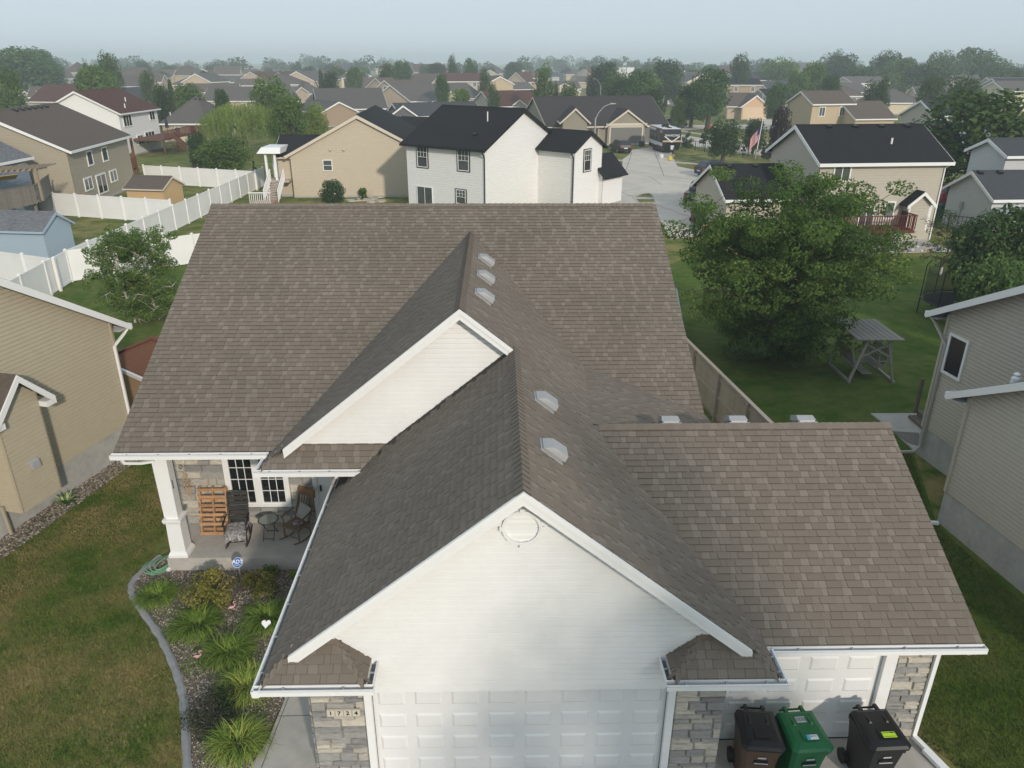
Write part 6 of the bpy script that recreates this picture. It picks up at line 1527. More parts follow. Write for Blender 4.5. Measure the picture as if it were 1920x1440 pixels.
# ---------------------------------------------------------------- the rest of the neighbourhood
def far_windows(b, side, n, z, w=1.0, hgt=1.3, st='sl', gm=None):
    F = b.plane[side]; L = b.L if side[0] == 'e' else b.D
    for i in range(n): window(b.root, F, -L / 2 + L * (i + .5) / n, z, w, hgt, st, gm=gm or greyglass, fw=.12)
E1, E2 = 2.65, 5.2
FAR = [
 # label, list of parts: ('E', a, b, zE, ridge, slope, roof, wall, kind, windows e-)  or ('G', peak, a, b, zE, depth, roof, wall, door?)
 ('tan house with a maroon roof and two white trimmed front gables', [('E', (50, 190), (170, 192), E1, (110, 158), .55, RR, WST, 'gable', 0), ('G', (100, 166), (79, 181), (130, 182), E1, 8, RR, WST, 0), ('G', (59, 164), (50, 172), (84, 178), 3.4, 8, RR, WST, 0), ('G', (48, 170), (36, 180), (67, 181), E1, 7, RR, WST, 2)]),
 ('grey shingled house with shuttered white windows at the edge of the old trees', [('E', (-60, 183), (32, 178), 3.0, (-20, 156), .5, RG, WST, 'gable', 3)]),
 ('tan two storey house with grey roof behind young street trees', [('E', (-30, 142), (53, 143), E2, (20, 127), .5, RG, WT, 'gable', 0)]),
 ('gabled tan house with long trimmed rake above the grey hip roofs', [('G', (48, 114), (29, 127), (75, 131), E2, 14, RG, WT, 0), ('E', (62, 130), (100, 128), E2, (85, 115), .5, RG, WT, 'gable', 0)]),
 ('long grey house with a row of white windows under its eave', [('E', (64, 148), (142, 147), E2, (120, 128), .5, RG, WG, 'gable', 5)]),
 ('house with a dark maroon hip roof beyond the tree row', [('E', (118, 136), (160, 136), E2, (138, 116), .6, RR, WS, 'hip', 0)]),
 ('broad tan house with hip roof and porch columns behind clipped trees', [('E', (200, 147), (302, 147), E2, (240, 126), .5, RB, WT, 'hip', 4)]),
 ('tan two storey gable house with a lower garage gable', [('G', (325, 125), (308, 132), (344, 133), E2, 12, RB, WT, 0), ('G', (322, 134), (299, 144), (350, 145), 3.4, 10, RB, WT, 1), ('E', (338, 133), (365, 131), E2, (350, 123), .5, RB, WL, 'gable', 1)]),
 ('brown roofed tan house with white porch posts', [('E', (362, 142), (402, 141), E2, (382, 121), .55, RB, WT, 'hip', 4)]),
 ('ornate house with three small white gables', [('G', (412, 117), (402, 125), (424, 125), 6.0, 12, RB, WP, 0), ('G', (436, 121), (430, 127), (447, 128), 6.0, 12, RB, WP, 0), ('E', (400, 140), (450, 140), E2, (425, 124), .6, RB, WP, 'gable', 3)]),
 ('low grey brown roof with white eaves above the willow', [('E', (378, 189), (482, 189), E1, (425, 163), .45, RT, WP, 'gable', 2)]),
 ('blue grey roof between the white house and the round trees', [('E', (250, 190), (312, 186), E1, (280, 162), .5, RS, WL, 'gable', 0)]),
 ('far grey house with a white roof pipe', [('E', (486, 133), (516, 133), E2, (500, 118), .5, RG, WS, 'hip', 0)]),
 ('brown house with stepped pink gables', [('G', (524, 134), (512, 146), (540, 150), E2, 10, RR, WP, 0), ('G', (517, 140), (505, 156), (535, 156), E1, 10, RR, WP, 0), ('E', (498, 152), (556, 150), 4.0, (535, 133), .5, RR, WP, 'gable', 0)]),
 ('tan roof with a long plain slope beside the blue spruce', [('E', (552, 152), (604, 151), E1, (575, 132), .5, RT, WS, 'gable', 0)]),
 ('peach house with a taupe hip roof and arched dormer', [('E', (572, 176), (612, 175), E1, (588, 152), .5, RT, WP, 'hip', 2), ('E', (528, 190), (566, 189), E1, (545, 158), .5, RT, WP, 'gable', 0), ('G', (557, 163), (548, 175), (577, 173), 3.2, 6, RT, WP, 0)]),
 ('pink house with a tall stepped gable left of the dark pine', [('G', (610, 123), (598, 134), (624, 135), E2, 10, RR, WP, 0), ('E', (590, 152), (642, 148), E2, (625, 131), .5, RT, WP, 'gable', 3)]),
 ('long grey roof with two white trimmed gables behind the beige house', [('E', (596, 205), (728, 203), E1, (670, 165), .5, RG, WG, 'gable', 0), ('G', (630, 168), (602, 192), (655, 190), E1, 8, RG, WG, 0), ('G', (683, 176), (668, 192), (706, 192), E1, 8, RG, WG, 1)]),
 ('tan brown gable with white rakes just behind the beige house', [('G', (635, 190), (598, 211), (670, 208), E1, 12, RG, WN, 0)]),
 ('dark roofed house with a pale gable beyond the small park', [('E', (644, 131), (682, 131), E2, (665, 118), .5, RD, WT, 'gable', 0), ('G', (694, 119), (684, 127), (706, 128), E2, 10, RT, WC, 0)]),
 ('low brown roof in front of the round park trees', [('E', (650, 165), (724, 165), E1, (690, 145), .5, RB, WP, 'gable', 0)]),
 ('narrow pink two storey gable with a pair of white windows', [('G', (722, 150), (710, 162), (738, 163), E2, 10, RB, WP, 1), ('E', (738, 178), (770, 177), 3.0, (752, 145), .5, RB, WP, 'gable', 0)]),
 ('brown roofed house with a white bay dormer', [('E', (752, 165), (800, 166), E1, (780, 138), .5, RB, WS, 'gable', 2)]),
 ('tan roof with a white trimmed gable beside round bushes', [('E', (800, 164), (892, 163), E1, (855, 138), .5, RB, WS, 'gable', 0), ('G', (857, 142), (846, 152), (882, 160), E1, 8, RB, WP, 0)]),
 ('broad taupe roof with a cream gable half hidden by a bush', [('E', (770, 190), (912, 183), E1, (850, 156), .5, RT, WP, 'gable', 1), ('G', (842, 171), (806, 191), (878, 188), E1, 8, RT, WC, 0)]),
 ('distant dark brown house with a long ridge', [('E', (776, 135), (838, 135), E2, (805, 120), .5, RR, WS, 'gable', 3)]),
 ('grey hip roofed house with wide porch windows', [('E', (896, 138), (954, 138), E2, (922, 118), .6, RG, WT, 'hip', 4)]),
 ('house with a dark teal roof below the hip roofed one', [('E', (924, 157), (962, 155), E1, (945, 141), .5, RD, WT, 'gable', 0)]),
 ('grey roof with a dark gable framed in white behind the black roof', [('E', (752, 219), (908, 214), E1, (830, 191), .5, RS, WG, 'gable', 0), ('G', (756, 197), (727, 219), (784, 218), E1, 9, RS, wallm('darkgrey', (.11, .11, .115)), 0)]),
 ('beige house with a red brown roof and twin gables', [('E', (926, 200), (1034, 197), E1, (985, 169), .5, RR, WST, 'gable', 0), ('G', (963, 178), (940, 196), (994, 197), E1, 8, RR, WST, 0), ('G', (974, 186), (956, 200), (992, 200), 2.5, 9, RR, WST, 0)]),
 ('peach gabled house with a brown garage roof', [('G', (968, 135), (950, 153), (988, 154), 3.6, 12, RR, WP, 0), ('E', (940, 168), (1004, 167), E1, (975, 154), .4, RT, WP, 'gable', 0)]),
 ('far red roofed house with a small white gable', [('E', (960, 131), (1000, 131), E2, (980, 117), .5, RR, WC, 'gable', 0), ('G', (973, 119), (967, 125), (980, 125), 6, 8, RR, WW, 0)]),
 ('white far house with two steep gables and dark windows', [('G', (1039, 119), (1031, 128), (1047, 128), E2, 10, RS, WW, 1), ('G', (1024, 122), (1017, 129), (1031, 129), E2, 10, RS, WW, 0)]),
 ('dark blue grey two storey house with white trim beside the white one', [('E', (1058, 138), (1080, 138), E2, (1068, 126), .5, RD, WBL, 'hip', 2)]),
 ('white two storey house with a salmon roof at the road bend', [('G', (1096, 129), (1082, 140), (1110, 141), E2, 12, roofm('salmon', (.24, .13, .10)), WC, 0), ('G', (1084, 133), (1079, 144), (1092, 146), 3.8, 6, RS, WW, 1)]),
 ('brown roofed house with a bright bay window and a roof pipe', [('E', (1222, 179), (1278, 177), E1, (1250, 160), .45, RB, WL, 'gable', 0), ('G', (1270, 174), (1262, 182), (1280, 182), 2.5, 5, RB, WW, 0)]),
 ('orange tan house with a white garage door and brown roof', [('E', (1362, 199), (1430, 200), E1, (1400, 174), .5, RB, WP, 'gable', 0), ('G', (1419, 178), (1388, 200), (1443, 200), E1, 9, RB, wallm('apricot', (.62, .42, .26)), 3)]),
 ('pale blue gabled house with a taupe roof', [('E', (1289, 150), (1352, 149), E2, (1315, 135), .45, RT, WL, 'gable', 3)]),
 ('taupe two storey house with a black roof behind the orange house', [('E', (1364, 159), (1431, 159), E2, (1398, 147), .45, RK, WN, 'gable', 2)]),
 ('slate roofed house with two cream dormers', [('E', (1386, 151), (1452, 150), E2, (1415, 135), .45, RS, WC, 'gable', 0), ('G', (1422, 142), (1415, 148), (1431, 148), E2, 8, RS, WC, 0), ('G', (1440, 143), (1432, 149), (1450, 149), E2, 8, RS, WC, 0)]),
 ('house with a red roof above the taupe one', [('E', (1346, 138), (1374, 138), E2, (1358, 123), .5, RR, WL, 'gable', 2)]),
 ('far grey roofed house left of the big street trees', [('E', (1274, 134), (1312, 133), E2, (1290, 121), .5, RS, WL, 'gable', 1)]),
 ('tan two storey house with a grey side gable and two tall windows', [('E', (1524, 195), (1606, 194), E2, (1545, 170), .5, RB, WT, 'gable', 2), ('E', (1604, 223), (1683, 222), 3.0, (1640, 189), .5, RB, WT, 'gable', 0)]),
 ('long slate roofed ranch among the round trees', [('E', (1446, 174), (1548, 173), E1, (1495, 155), .45, RS, WC, 'gable', 0)]),
 ('white garage with a black roof and small square door panes', [('E', (1452, 196), (1502, 195), E1, (1480, 166), .5, RK, WL, 'gable', 3)]),
 ('grey two storey house with a low side roof', [('E', (1600, 156), (1669, 155), E2, (1630, 143), .45, RT, WC, 'gable', 3), ('E', (1574, 173), (1628, 173), 2.9, (1600, 155), .45, RT, WC, 'gable', 2)]),
 ('brown roofed gable among the dense trees', [('E', (1504, 136), (1548, 134), E2, (1530, 117), .5, RB, WN, 'gable', 0)]),
 ('small yellow gable with a slate roof', [('G', (1445, 140), (1434, 149), (1460, 149), E2, 9, RS, WC, 1)]),
 ('cream house with a taupe hip roof and a wide garage', [('E', (1650, 193), (1738, 193), E1, (1700, 165), .5, RT, WC, 'hip', 0), ('G', (1755, 180), (1738, 191), (1768, 191), E1, 7, RT, WN, 2)]),
 ('peach sided house with a taupe roof behind round trees', [('E', (1779, 154), (1846, 154), E2, (1810, 141), .5, RT, WP, 'gable', 2)]),
 ('slate roofed two storey house with blue grey gables', [('E', (1886, 167), (1980, 166), E2, (1905, 147), .5, RD, WST, 'gable', 3), ('G', (1851, 159), (1842, 168), (1868, 168), 4.5, 8, RD, WBL, 0)]),
 ('blue grey house with a slate hip roof beside the big maple', [('E', (1760, 222), (1850, 221), 4.6, (1800, 187), .5, RD, WST, 'gable', 3), ('E', (1703, 214), (1762, 222), 4.6, (1778, 188), .5, RD, WBL, 'gable', 0)]),
 ('pale rake of a house behind the dark round tree', [('G', (1860, 134), (1836, 144), (1884, 145), E2, 10, RS, WL, 0)]),
]
for lb, parts in FAR:
    q0 = parts[0]; root = None
    pa = q0[1] if q0[0] == 'E' else q0[2]; z0 = q0[3] if q0[0] == 'E' else q0[4]; g0 = P(*pa, z0); root = thing('house', lb, 'house', (g0.x, g0.y, 0))
    for p in parts:
        if p[0] == 'E':
            _, a, b_, zE, r, s, rm, wm, kd, nw = p; bb = EB(root, a, b_, zE, r, s, rm, wm, kind=kd, fnd=.15, fas=.24)
            if nw: far_windows(bb, 'e-', nw, zE - 1.25)
        else:
            _, pk, a, b_, zE, dp, rm, wm, fl = p; bb = GB(root, pk, a, b_, zE, dp, rm, wm, fnd=.15, fas=.26)
            if fl == 1: far_windows(bb, 'g-', 1, zE - .6, 1.3, 1.3, 'sl')
            if fl == 2: far_windows(bb, 'g-', 2, zE - 1.2, .9, 1.4, 'dh')
            if fl == 3: panel_door(root, bb.plane['g-'], 0, .05, 4.9, 2.3, wallm('peachdoor', (.66, .50, .34)), plain=True, tm=creamtrim, trim=.15)
# white sheds of a distant works
wk = thing('works_building', 'long low white works building on the skyline', 'building', PD(1160, 124, 620).xy.to_3d())
for u0, u1, v0 in ((1130, 1142, 117), (1160, 1175, 118), (1176, 1190, 116)):
    a, b_ = PD(u0, v0, 620), PD(u1, v0, 620); mb = MB(); mb.box(min(a.x, b_.x), max(a.x, b_.x), a.y, a.y + 18, 0, 7.6); mb.build('hall', WW, wk)

# small far houses in rows out to the skyline
rf_ = random.Random(31)
KINDS = [('far tan house with a brown roof in the rows before the skyline', RB, WT), ('far peach house with a grey roof in the rows before the skyline', RG, WP), ('far cream house with a taupe roof in the rows before the skyline', RT, WC), ('far pale grey house with a slate roof in the rows before the skyline', RS, WL), ('far red roofed house in the rows before the skyline', RR, WST)]
k = 0
for d in (255, 300, 345, 395, 450, 510):
    u = -40 + rf_.uniform(0, 60)
    while u < 1960:
        lb, rm, wm = KINDS[k % 5] if rf_.random() < .6 else KINDS[rf_.choice([0, 0, 1, 2])]; k += 1
        p = PD(u, 120, d + rf_.uniform(-12, 12)); root = thing('house', lb, 'house', (p.x, p.y, 0), 'far houses in rows, ' + lb.split(' house')[0])
        L_, D_ = rf_.uniform(11, 16), rf_.uniform(8, 10.5); ze_ = rf_.choice([2.9, 2.9, 5.2]); an = rf_.choice([0, 0, math.pi / 2]) + rf_.uniform(-.25, .25)
        bb = block(root, (p.x, p.y), an, L_, D_, ze_, ze_ + D_ * .25, rm, wm, fnd=0, fas=.3, cap=False, kind=rf_.choice(['gable', 'gable', 'hip']))
        if d < 320: far_windows(bb, 'e-', 2, ze_ - 1.3)
        u += (L_ + rf_.uniform(9, 26)) / d * FPX
# ---------------------------------------------------------------- trees
leafA = mat('leaf_mid', (0.085, 0.136, 0.034), rough=.75, var=.15, scale=1, ramp=[(0, (0.034, 0.065, 0.017)), (.5, (0.071, 0.129, 0.031)), (1, (0.145, 0.212, 0.051))], trans=.3, orand=.22, orhue=.018); TONED.add('leaf_mid')
leafB = mat('leaf_bright', (0.085, 0.136, 0.034), rough=.75, var=.15, scale=1, ramp=[(0, (0.044, 0.085, 0.014)), (.5, (0.099, 0.178, 0.027)), (1, (0.196, 0.281, 0.051))], trans=.35); TONED.add('leaf_bright')
leafD = mat('leaf_dark', (0.085, 0.136, 0.034), rough=.75, var=.15, scale=1, ramp=[(0, (0.022, 0.044, 0.015)), (.5, (0.044, 0.082, 0.025)), (1, (0.085, 0.133, 0.037))], trans=.25, orand=.2, orhue=.015); TONED.add('leaf_dark')
leafW = mat('leaf_willow', (0.102, 0.163, 0.041), rough=.75, var=.15, scale=1, ramp=[(0, (0.082, 0.126, 0.024)), (.5, (0.174, 0.245, 0.044)), (1, (0.306, 0.378, 0.082))], trans=.3); TONED.add('leaf_willow')
leafP = mat('leaf_purple', (0.070, 0.042, 0.042), rough=.75, var=.15, ramp=[(0, (0.020, 0.014, 0.014)), (1, (0.063, 0.039, 0.036))], trans=.15); TONED.add('leaf_purple')
leafL = mat('leaf_locust', (0.111, 0.177, 0.044), rough=.75, var=.15, scale=1, ramp=[(0, (0.040, 0.079, 0.018)), (.5, (0.085, 0.155, 0.031)), (.85, (0.146, 0.231, 0.044)), (1, (0.287, 0.320, 0.062))], trans=.35); TONED.add('leaf_locust')
leafBi = mat('leaf_birch', (.05, .08, .02), rough=.75, var=.15, scale=1, ramp=[(0, (.05, .10, .018)), (.5, (.115, .20, .035)), (1, (.22, .30, .07))], trans=.35); TONED.add('leaf_birch')
leafM = mat('leaf_maple', (.05, .08, .02), rough=.75, var=.15, scale=1, ramp=[(0, (.022, .050, .012)), (.5, (.052, .100, .022)), (1, (.115, .175, .035))], trans=.3); TONED.add('leaf_maple')
def crown_mesh(seed, ncl, nleaf, leaf, squash=1.0, shape='round'):
    r = random.Random(seed); cs = []
    for i in range(ncl):
        z = r.uniform(-.75, .95); a = r.uniform(0, 6.283)
        if shape == 'cone': w = max(.05, (1 - z) * .5) * r.uniform(.5, 1)
        elif shape == 'tall': w = math.sqrt(max(0, 1 - z * z)) * r.uniform(.35, .85)
        else: w = math.sqrt(max(0, 1 - (z * .95) ** 2)) * r.uniform(.25, .88) ** .6
        rr = r.uniform(.22, .40) * (.55 if shape == 'cone' else 1); cs.append((w * math.cos(a) * .86, w * math.sin(a) * .86, z * .82, rr))
    v, f, t = leaf_cloud(nleaf, cs, leaf, seed)
    zt = np.clip((v[:, 2].reshape(-1, 4).mean(1) + 1) / 2, 0, 1)
    return np_mesh('crown', v, f, np.clip(t, 0, 1))
CR = {}
for i in range(7): CR['round%d' % i] = crown_mesh(100 + i, 60, 6500, .055)
for i in range(2): CR['cone%d' % i] = crown_mesh(200 + i, 70, 4500, .05, shape='cone')
for i in range(2): CR['tall%d' % i] = crown_mesh(300 + i, 50, 4500, .055, shape='tall')
CR['sparse0'] = crown_mesh(400, 30, 2600, .055)
tm_ = MB(); tm_.tube([V((0, 0, 0)), V((.01, 0, .3)), V((0, .02, .65)), V((.02, 0, 1.0))], [.055, .04, .03, .012], 7)
for a in (0, 2.1, 4.2): tm_.tube([V((0, 0, .4)), V((.14 * math.cos(a), .14 * math.sin(a), .62)), V((.24 * math.cos(a), .24 * math.sin(a), .85))], [.022, .014, .005], 5)
trunk_me = bpy.data.meshes.new('trunk'); trunk_me.from_pydata(tm_.v, [], tm_.f); trunk_me.materials.append(bark)
LM = {}
def crown_for(key, m):
    if (key, m.name) not in LM:
        me = CR[key].copy(); me.materials.append(m); LM[(key, m.name)] = me
    return LM[(key, m.name)]
TI = [0]
def tree(label, base, H, w, kind='round', m=None, group=None, clear=.18, name='tree', cat='tree', rotz=None, depth=None):
    m = m or leafA; TI[0] += 1; k = TI[0]
    t = thing(name, label, cat, (base[0], base[1], 0), group)
    key = kind + str(k % {'round': 7, 'cone': 2, 'tall': 2, 'sparse': 1}[kind])
    zc0 = H * clear; rz = (H - zc0) / 2 * 1.05; rx = w / 2 * 1.04
    rot = Matrix.Rotation(rotz if rotz is not None else k * 1.37, 4, 'Z')
    link('trunk', trunk_me, bark, t, mw=Matrix.Diagonal((H, H, H * .85, 1)))
    link('crown', crown_for(key, m), m, t, mw=Matrix.Translation((0, 0, zc0 + rz)) @ Matrix.Diagonal((rx, rx, rz, 1)) @ rot)
    return t
def tpx(label, u, vt, wpx, d, **k):
    top = PD(u, vt, d); mpp = d / FPX * 1.0 / math.cos(math.atan2(abs(u - 960), FPX)); H = max(2.0, top.z); return tree(label, (top.x, top.y), H, wpx * mpp, **k)
# (label, u centre, v top, width px, distance, kind, material)
TR = [
 ('round maple with a dense dark crown by the garden fence of the flagpole lot', 1362, 228, 60, 98, 'round', leafD, .14),
 ('clipped round bush beside the flagpole', 1418, 227, 36, 112, 'round', leafD, .0),
 ('small purple leaved tree between the tan house and the black roof', 1470, 205, 34, 95, 'round', leafP, .1),
 ('wide dark green maple towering beside the slate hip roof', 1850, 180, 165, 82, 'round', leafM, .1),
 ('tall street tree standing before the pale blue gabled house', 1336, 136, 70, 150, 'round', leafA, .12),
 ('leaning broad tree left of the orange tan garage', 1302, 158, 62, 155, 'round', leafA, .1),
 ('shaggy tree between the lamp post and the brown roof', 1205, 135, 76, 175, 'round', leafA, .06),
 ('bushy green tree left of the brown roofed bay house', 1155, 138, 50, 180, 'round', leafA, .05),
 ('dense tree right behind the second lamp post', 1140, 122, 46, 230, 'round', leafD, .05),
 ('dark tall tree at the bend by the salmon roof', 1118, 128, 36, 235, 'round', leafD, .05),
 ('round tree behind the charcoal ranch at its right corner', 1224, 171, 46, 145, 'round', leafD, .05),
 ('dark oval tree beyond the brown roof ridge', 1253, 118, 58, 225, 'round', leafD, .05),
 ('deep green oval tree at the red roof', 1392, 108, 46, 260, 'tall', leafD, .05),
 ('green tree before the peach gable and red brown roof', 1020, 126, 42, 165, 'tall', leafA, .05),
 ('low bushy tree at the road bend', 1068, 158, 34, 160, 'round', leafA, .03),
 ('small rounded tree beside the road bend bush', 1043, 157, 16, 162, 'tall', leafD, .03),
 ('large old tree group at the far left field edge', 28, 95, 96, 300, 'round', leafA, .0),
 ('second old tree in the far left group', 62, 98, 60, 330, 'round', leafA, .0),
 ('pale green garden tree at the left picture houses', 2, 135, 44, 170, 'round', leafB, .05),
 ('spreading pale tree before the long grey house', 172, 127, 58, 190, 'round', leafB, .04),
 ('tall oval tree beside the maroon hip roof', 198, 107, 42, 215, 'tall', leafA, .04),
 ('dark narrow tree between maroon and grey roofs', 160, 117, 14, 230, 'tall', leafD, .04),
 ('clipped oval tree by the porch columns', 276, 138, 34, 200, 'tall', leafA, .04),
 ('dark cone shaped tree before the tan garage gable', 316, 146, 24, 165, 'cone', leafD, .02),
 ('round bright bush tree left of the cone tree', 301, 165, 28, 140, 'round', leafD, .02),
 ('low spreading tree behind the hip roofed cream house', 350, 163, 50, 150, 'round', leafB, .02),
 ('small round tree above the hip ridge', 418, 172, 20, 130, 'round', leafD, .02),
 ('pair tree right of the small round tree', 408, 172, 18, 132, 'round', leafD, .02),
 ('bushy green tree rising behind the willow', 504, 148, 62, 135, 'round', leafB, .05),
 ('round bright tree touching the willow on its right side', 540, 186, 62, 108, 'round', leafB, .03),
 ('loose olive tree between the willow and the beige roof', 592, 200, 40, 112, 'round', leafW, .02),
 ('dark blue spruce beside the pink stepped gable', 600, 128, 24, 215, 'cone', leafD, .0),
 ('dark round pine right of the blue spruce', 618, 140, 32, 205, 'round', leafD, .0),
 ('round park tree before the dark roofed house', 662, 128, 34, 260, 'round', leafA, .05),
 ('round park tree right of the pale gable', 725, 123, 36, 250, 'round', leafA, .05),
 ('taller park tree behind the white bay dormer house', 752, 116, 34, 290, 'round', leafA, .05),
 ('green bush tree at the tan white trimmed gable', 828, 144, 26, 190, 'round', leafA, .03),
 ('bright round bush hiding half of the cream gable', 862, 170, 40, 150, 'round', leafB, .0),
 ('tall garden tree below the grey hip roof house', 908, 134, 28, 210, 'tall', leafA, .03),
 ('street tree left of the peach gabled house', 925, 158, 26, 170, 'tall', leafA, .03),
 ('oval tree beside the distant dark brown house', 848, 109, 22, 300, 'tall', leafA, .03),
 ('broad tree right of the oval one on the same street', 882, 113, 30, 300, 'round', leafA, .03),
 ('round yellow green tree among the old trees at right', 1465, 112, 60, 330, 'round', leafB, .03),
 ('bright green tree in front of the brown roofed gable', 1528, 123, 44, 230, 'round', leafB, .03),
 ('low yellow green tree beside the slate ranch', 1500, 136, 42, 220, 'round', leafB, .03),
 ('dark green tree right of the slate ranch end', 1560, 144, 34, 190, 'round', leafD, .03),
 ('dark tree line oak behind the grey two storey house', 1580, 107, 62, 345, 'round', leafD, .03),
 ('broad tree right behind the grey two storey house', 1620, 126, 56, 310, 'round', leafA, .03),
 ('large light green tree left of the dark round one', 1690, 112, 60, 320, 'round', leafB, .03),
 ('dark old tree behind the light green one', 1668, 100, 46, 330, 'round', leafD, .03),
 ('dark round tree behind the taupe hip roof', 1742, 124, 62, 290, 'round', leafD, .03),
 ('round street tree before the hip roofed cream house', 1648, 153, 42, 165, 'round', leafD, .05),
 ('round tree between cream garage and peach house', 1752, 148, 38, 175, 'round', leafA, .03),
 ('bright round tree in front of the peach sided house', 1812, 150, 56, 160, 'round', leafA, .03),
 ('dark green tree behind the blue grey gables', 1880, 124, 58, 310, 'round', leafA, .03),
 ('broad old tree on the right skyline', 1838, 94, 66, 360, 'round', leafA, .03),
 ('second broad old tree on the right skyline', 1770, 100, 46, 340, 'round', leafA, .03),
 ('slender tree by the slate ranch left corner', 1460, 161, 36, 165, 'round', leafA, .04),
 ('bushy dark hedge tree at the orange garage left side', 1275, 186, 30, 150, 'round', leafA, .02),
 ('leafy young tree against the beige gable wall', 622, 340, 44, 66, 'round', leafD, .1),
 ('wide leafy garden tree before the willow at the white fence', 418, 262, 84, 90, 'round', leafB, .06),
 ('slim bushy tree left of the wide leafy garden tree', 366, 250, 32, 95, 'round', leafD, .04),
 ('tall bushy garden tree at the greige house lawn', 1888, 395, 110, 44, 'round', leafA, .04),
 ('low loose bush tree beside the trampoline', 1880, 492, 100, 38, 'round', leafA, .0),
]
for (lb, u, vt, wpx, d, kd, m, cl) in TR: tpx(lb, u, vt, wpx, d, kind=kd, m=m, clear=cl)
# many more trees of the same kinds further back
rt = random.Random(77)
for i in range(60):
    u = rt.uniform(-20, 1940); d = rt.uniform(330, 520); tp = PD(u, 115, d); H = rt.uniform(7, 10.5)
    tree('round leafy tree among the far roofs near the skyline', (tp.x, tp.y), H, H * rt.uniform(.8, 1.15), 'round', rt.choice([leafA, leafA, leafD]), 'far trees near the skyline', clear=.04)
# skyline woods: one far mass
cs = []
for i in range(300):
    u = rt.uniform(-200, 2120); d = rt.uniform(540, 1250); H = rt.uniform(9, 15) * (1 + .2 * math.sin(u * .013)); p = PD(u, 115, d)
    n = rt.randint(2, 4)
    for k in range(n): cs.append((p.x + rt.uniform(-5, 5), p.y + rt.uniform(-5, 5), H * rt.uniform(.35, .75), H * rt.uniform(.28, .42)))
v, f, t_ = leaf_cloud(62000, cs, 1.1, 9); v[:, 2] = np.maximum(v[:, 2], .2)
o = link('distant_woodland', np_mesh('distant_woodland', v, f, t_), leafD, None, (0, 0, 0), kind='stuff'); tag(o, 'hazy belt of old woodland along the skyline', 'woodland')
# weeping willow
def willow(label, u, vt, wpx, d):
    top = PD(u, vt, d); H = top.z; R = wpx * d / FPX / 2; t = thing('willow_tree', label, 'tree', (top.x, top.y, 0)); rr = np.random.default_rng(5)
    mb = MB(); b0 = V((top.x, top.y, 0)); mb.tube([b0, b0 + V((.1, 0, H * .35)), b0 + V((0, .1, H * .6))], [.4, .28, .12], 9)
    for a in range(6): mb.tube([b0 + V((0, 0, H * .35)), b0 + V((R * .4 * math.cos(a), R * .4 * math.sin(a), H * .65)), b0 + V((R * .7 * math.cos(a), R * .7 * math.sin(a), H * .8))], [.15, .1, .03], 6)
    mb.build('trunk', bark, t)
    V_ = []; F_ = []; T_ = []; c = 0
    for i in range(1000):
        a = rr.uniform(0, 6.283); q = rr.uniform(.05, 1) ** .5; lump = 1 + .16 * math.sin(3 * a + 1) + .1 * math.sin(7 * a)
        x, y = top.x + R * q * lump * math.cos(a) * .95, top.y + R * q * lump * math.sin(a) * .95; z = H * (.98 - .32 * q * q) * rr.uniform(.94, 1.0); Ls = rr.uniform(.3, .75) * H * (.35 + .5 * q); n = int(Ls / .12); tb = rr.uniform(0, .7)
        for k in range(n):
            zz = z - k * .12
            if zz < .5: break
            an = rr.uniform(0, 6.28); s_ = rr.uniform(.09, .17); p = np.array([x + rr.normal() * .07, y + rr.normal() * .07, zz]); e = np.array([math.cos(an), math.sin(an), 0]) * s_ * .45; w_ = np.array([rr.normal() * .04, rr.normal() * .04, -s_ * 1.5])
            V_ += [p - e, p + w_ * .5 - e * .1, p + w_, p + e]; F_.append((c, c + 1, c + 2, c + 3)); T_.append(min(1, tb + rr.uniform(0, .35))); c += 4
    link('crown', np_mesh('crown', np.array(V_) - np.array(OFF[t.name]), np.array(F_), np.array(T_)), leafW, t)
willow('weeping willow with hanging yellow green strands beside the cream house', 448, 186, 150, 112)
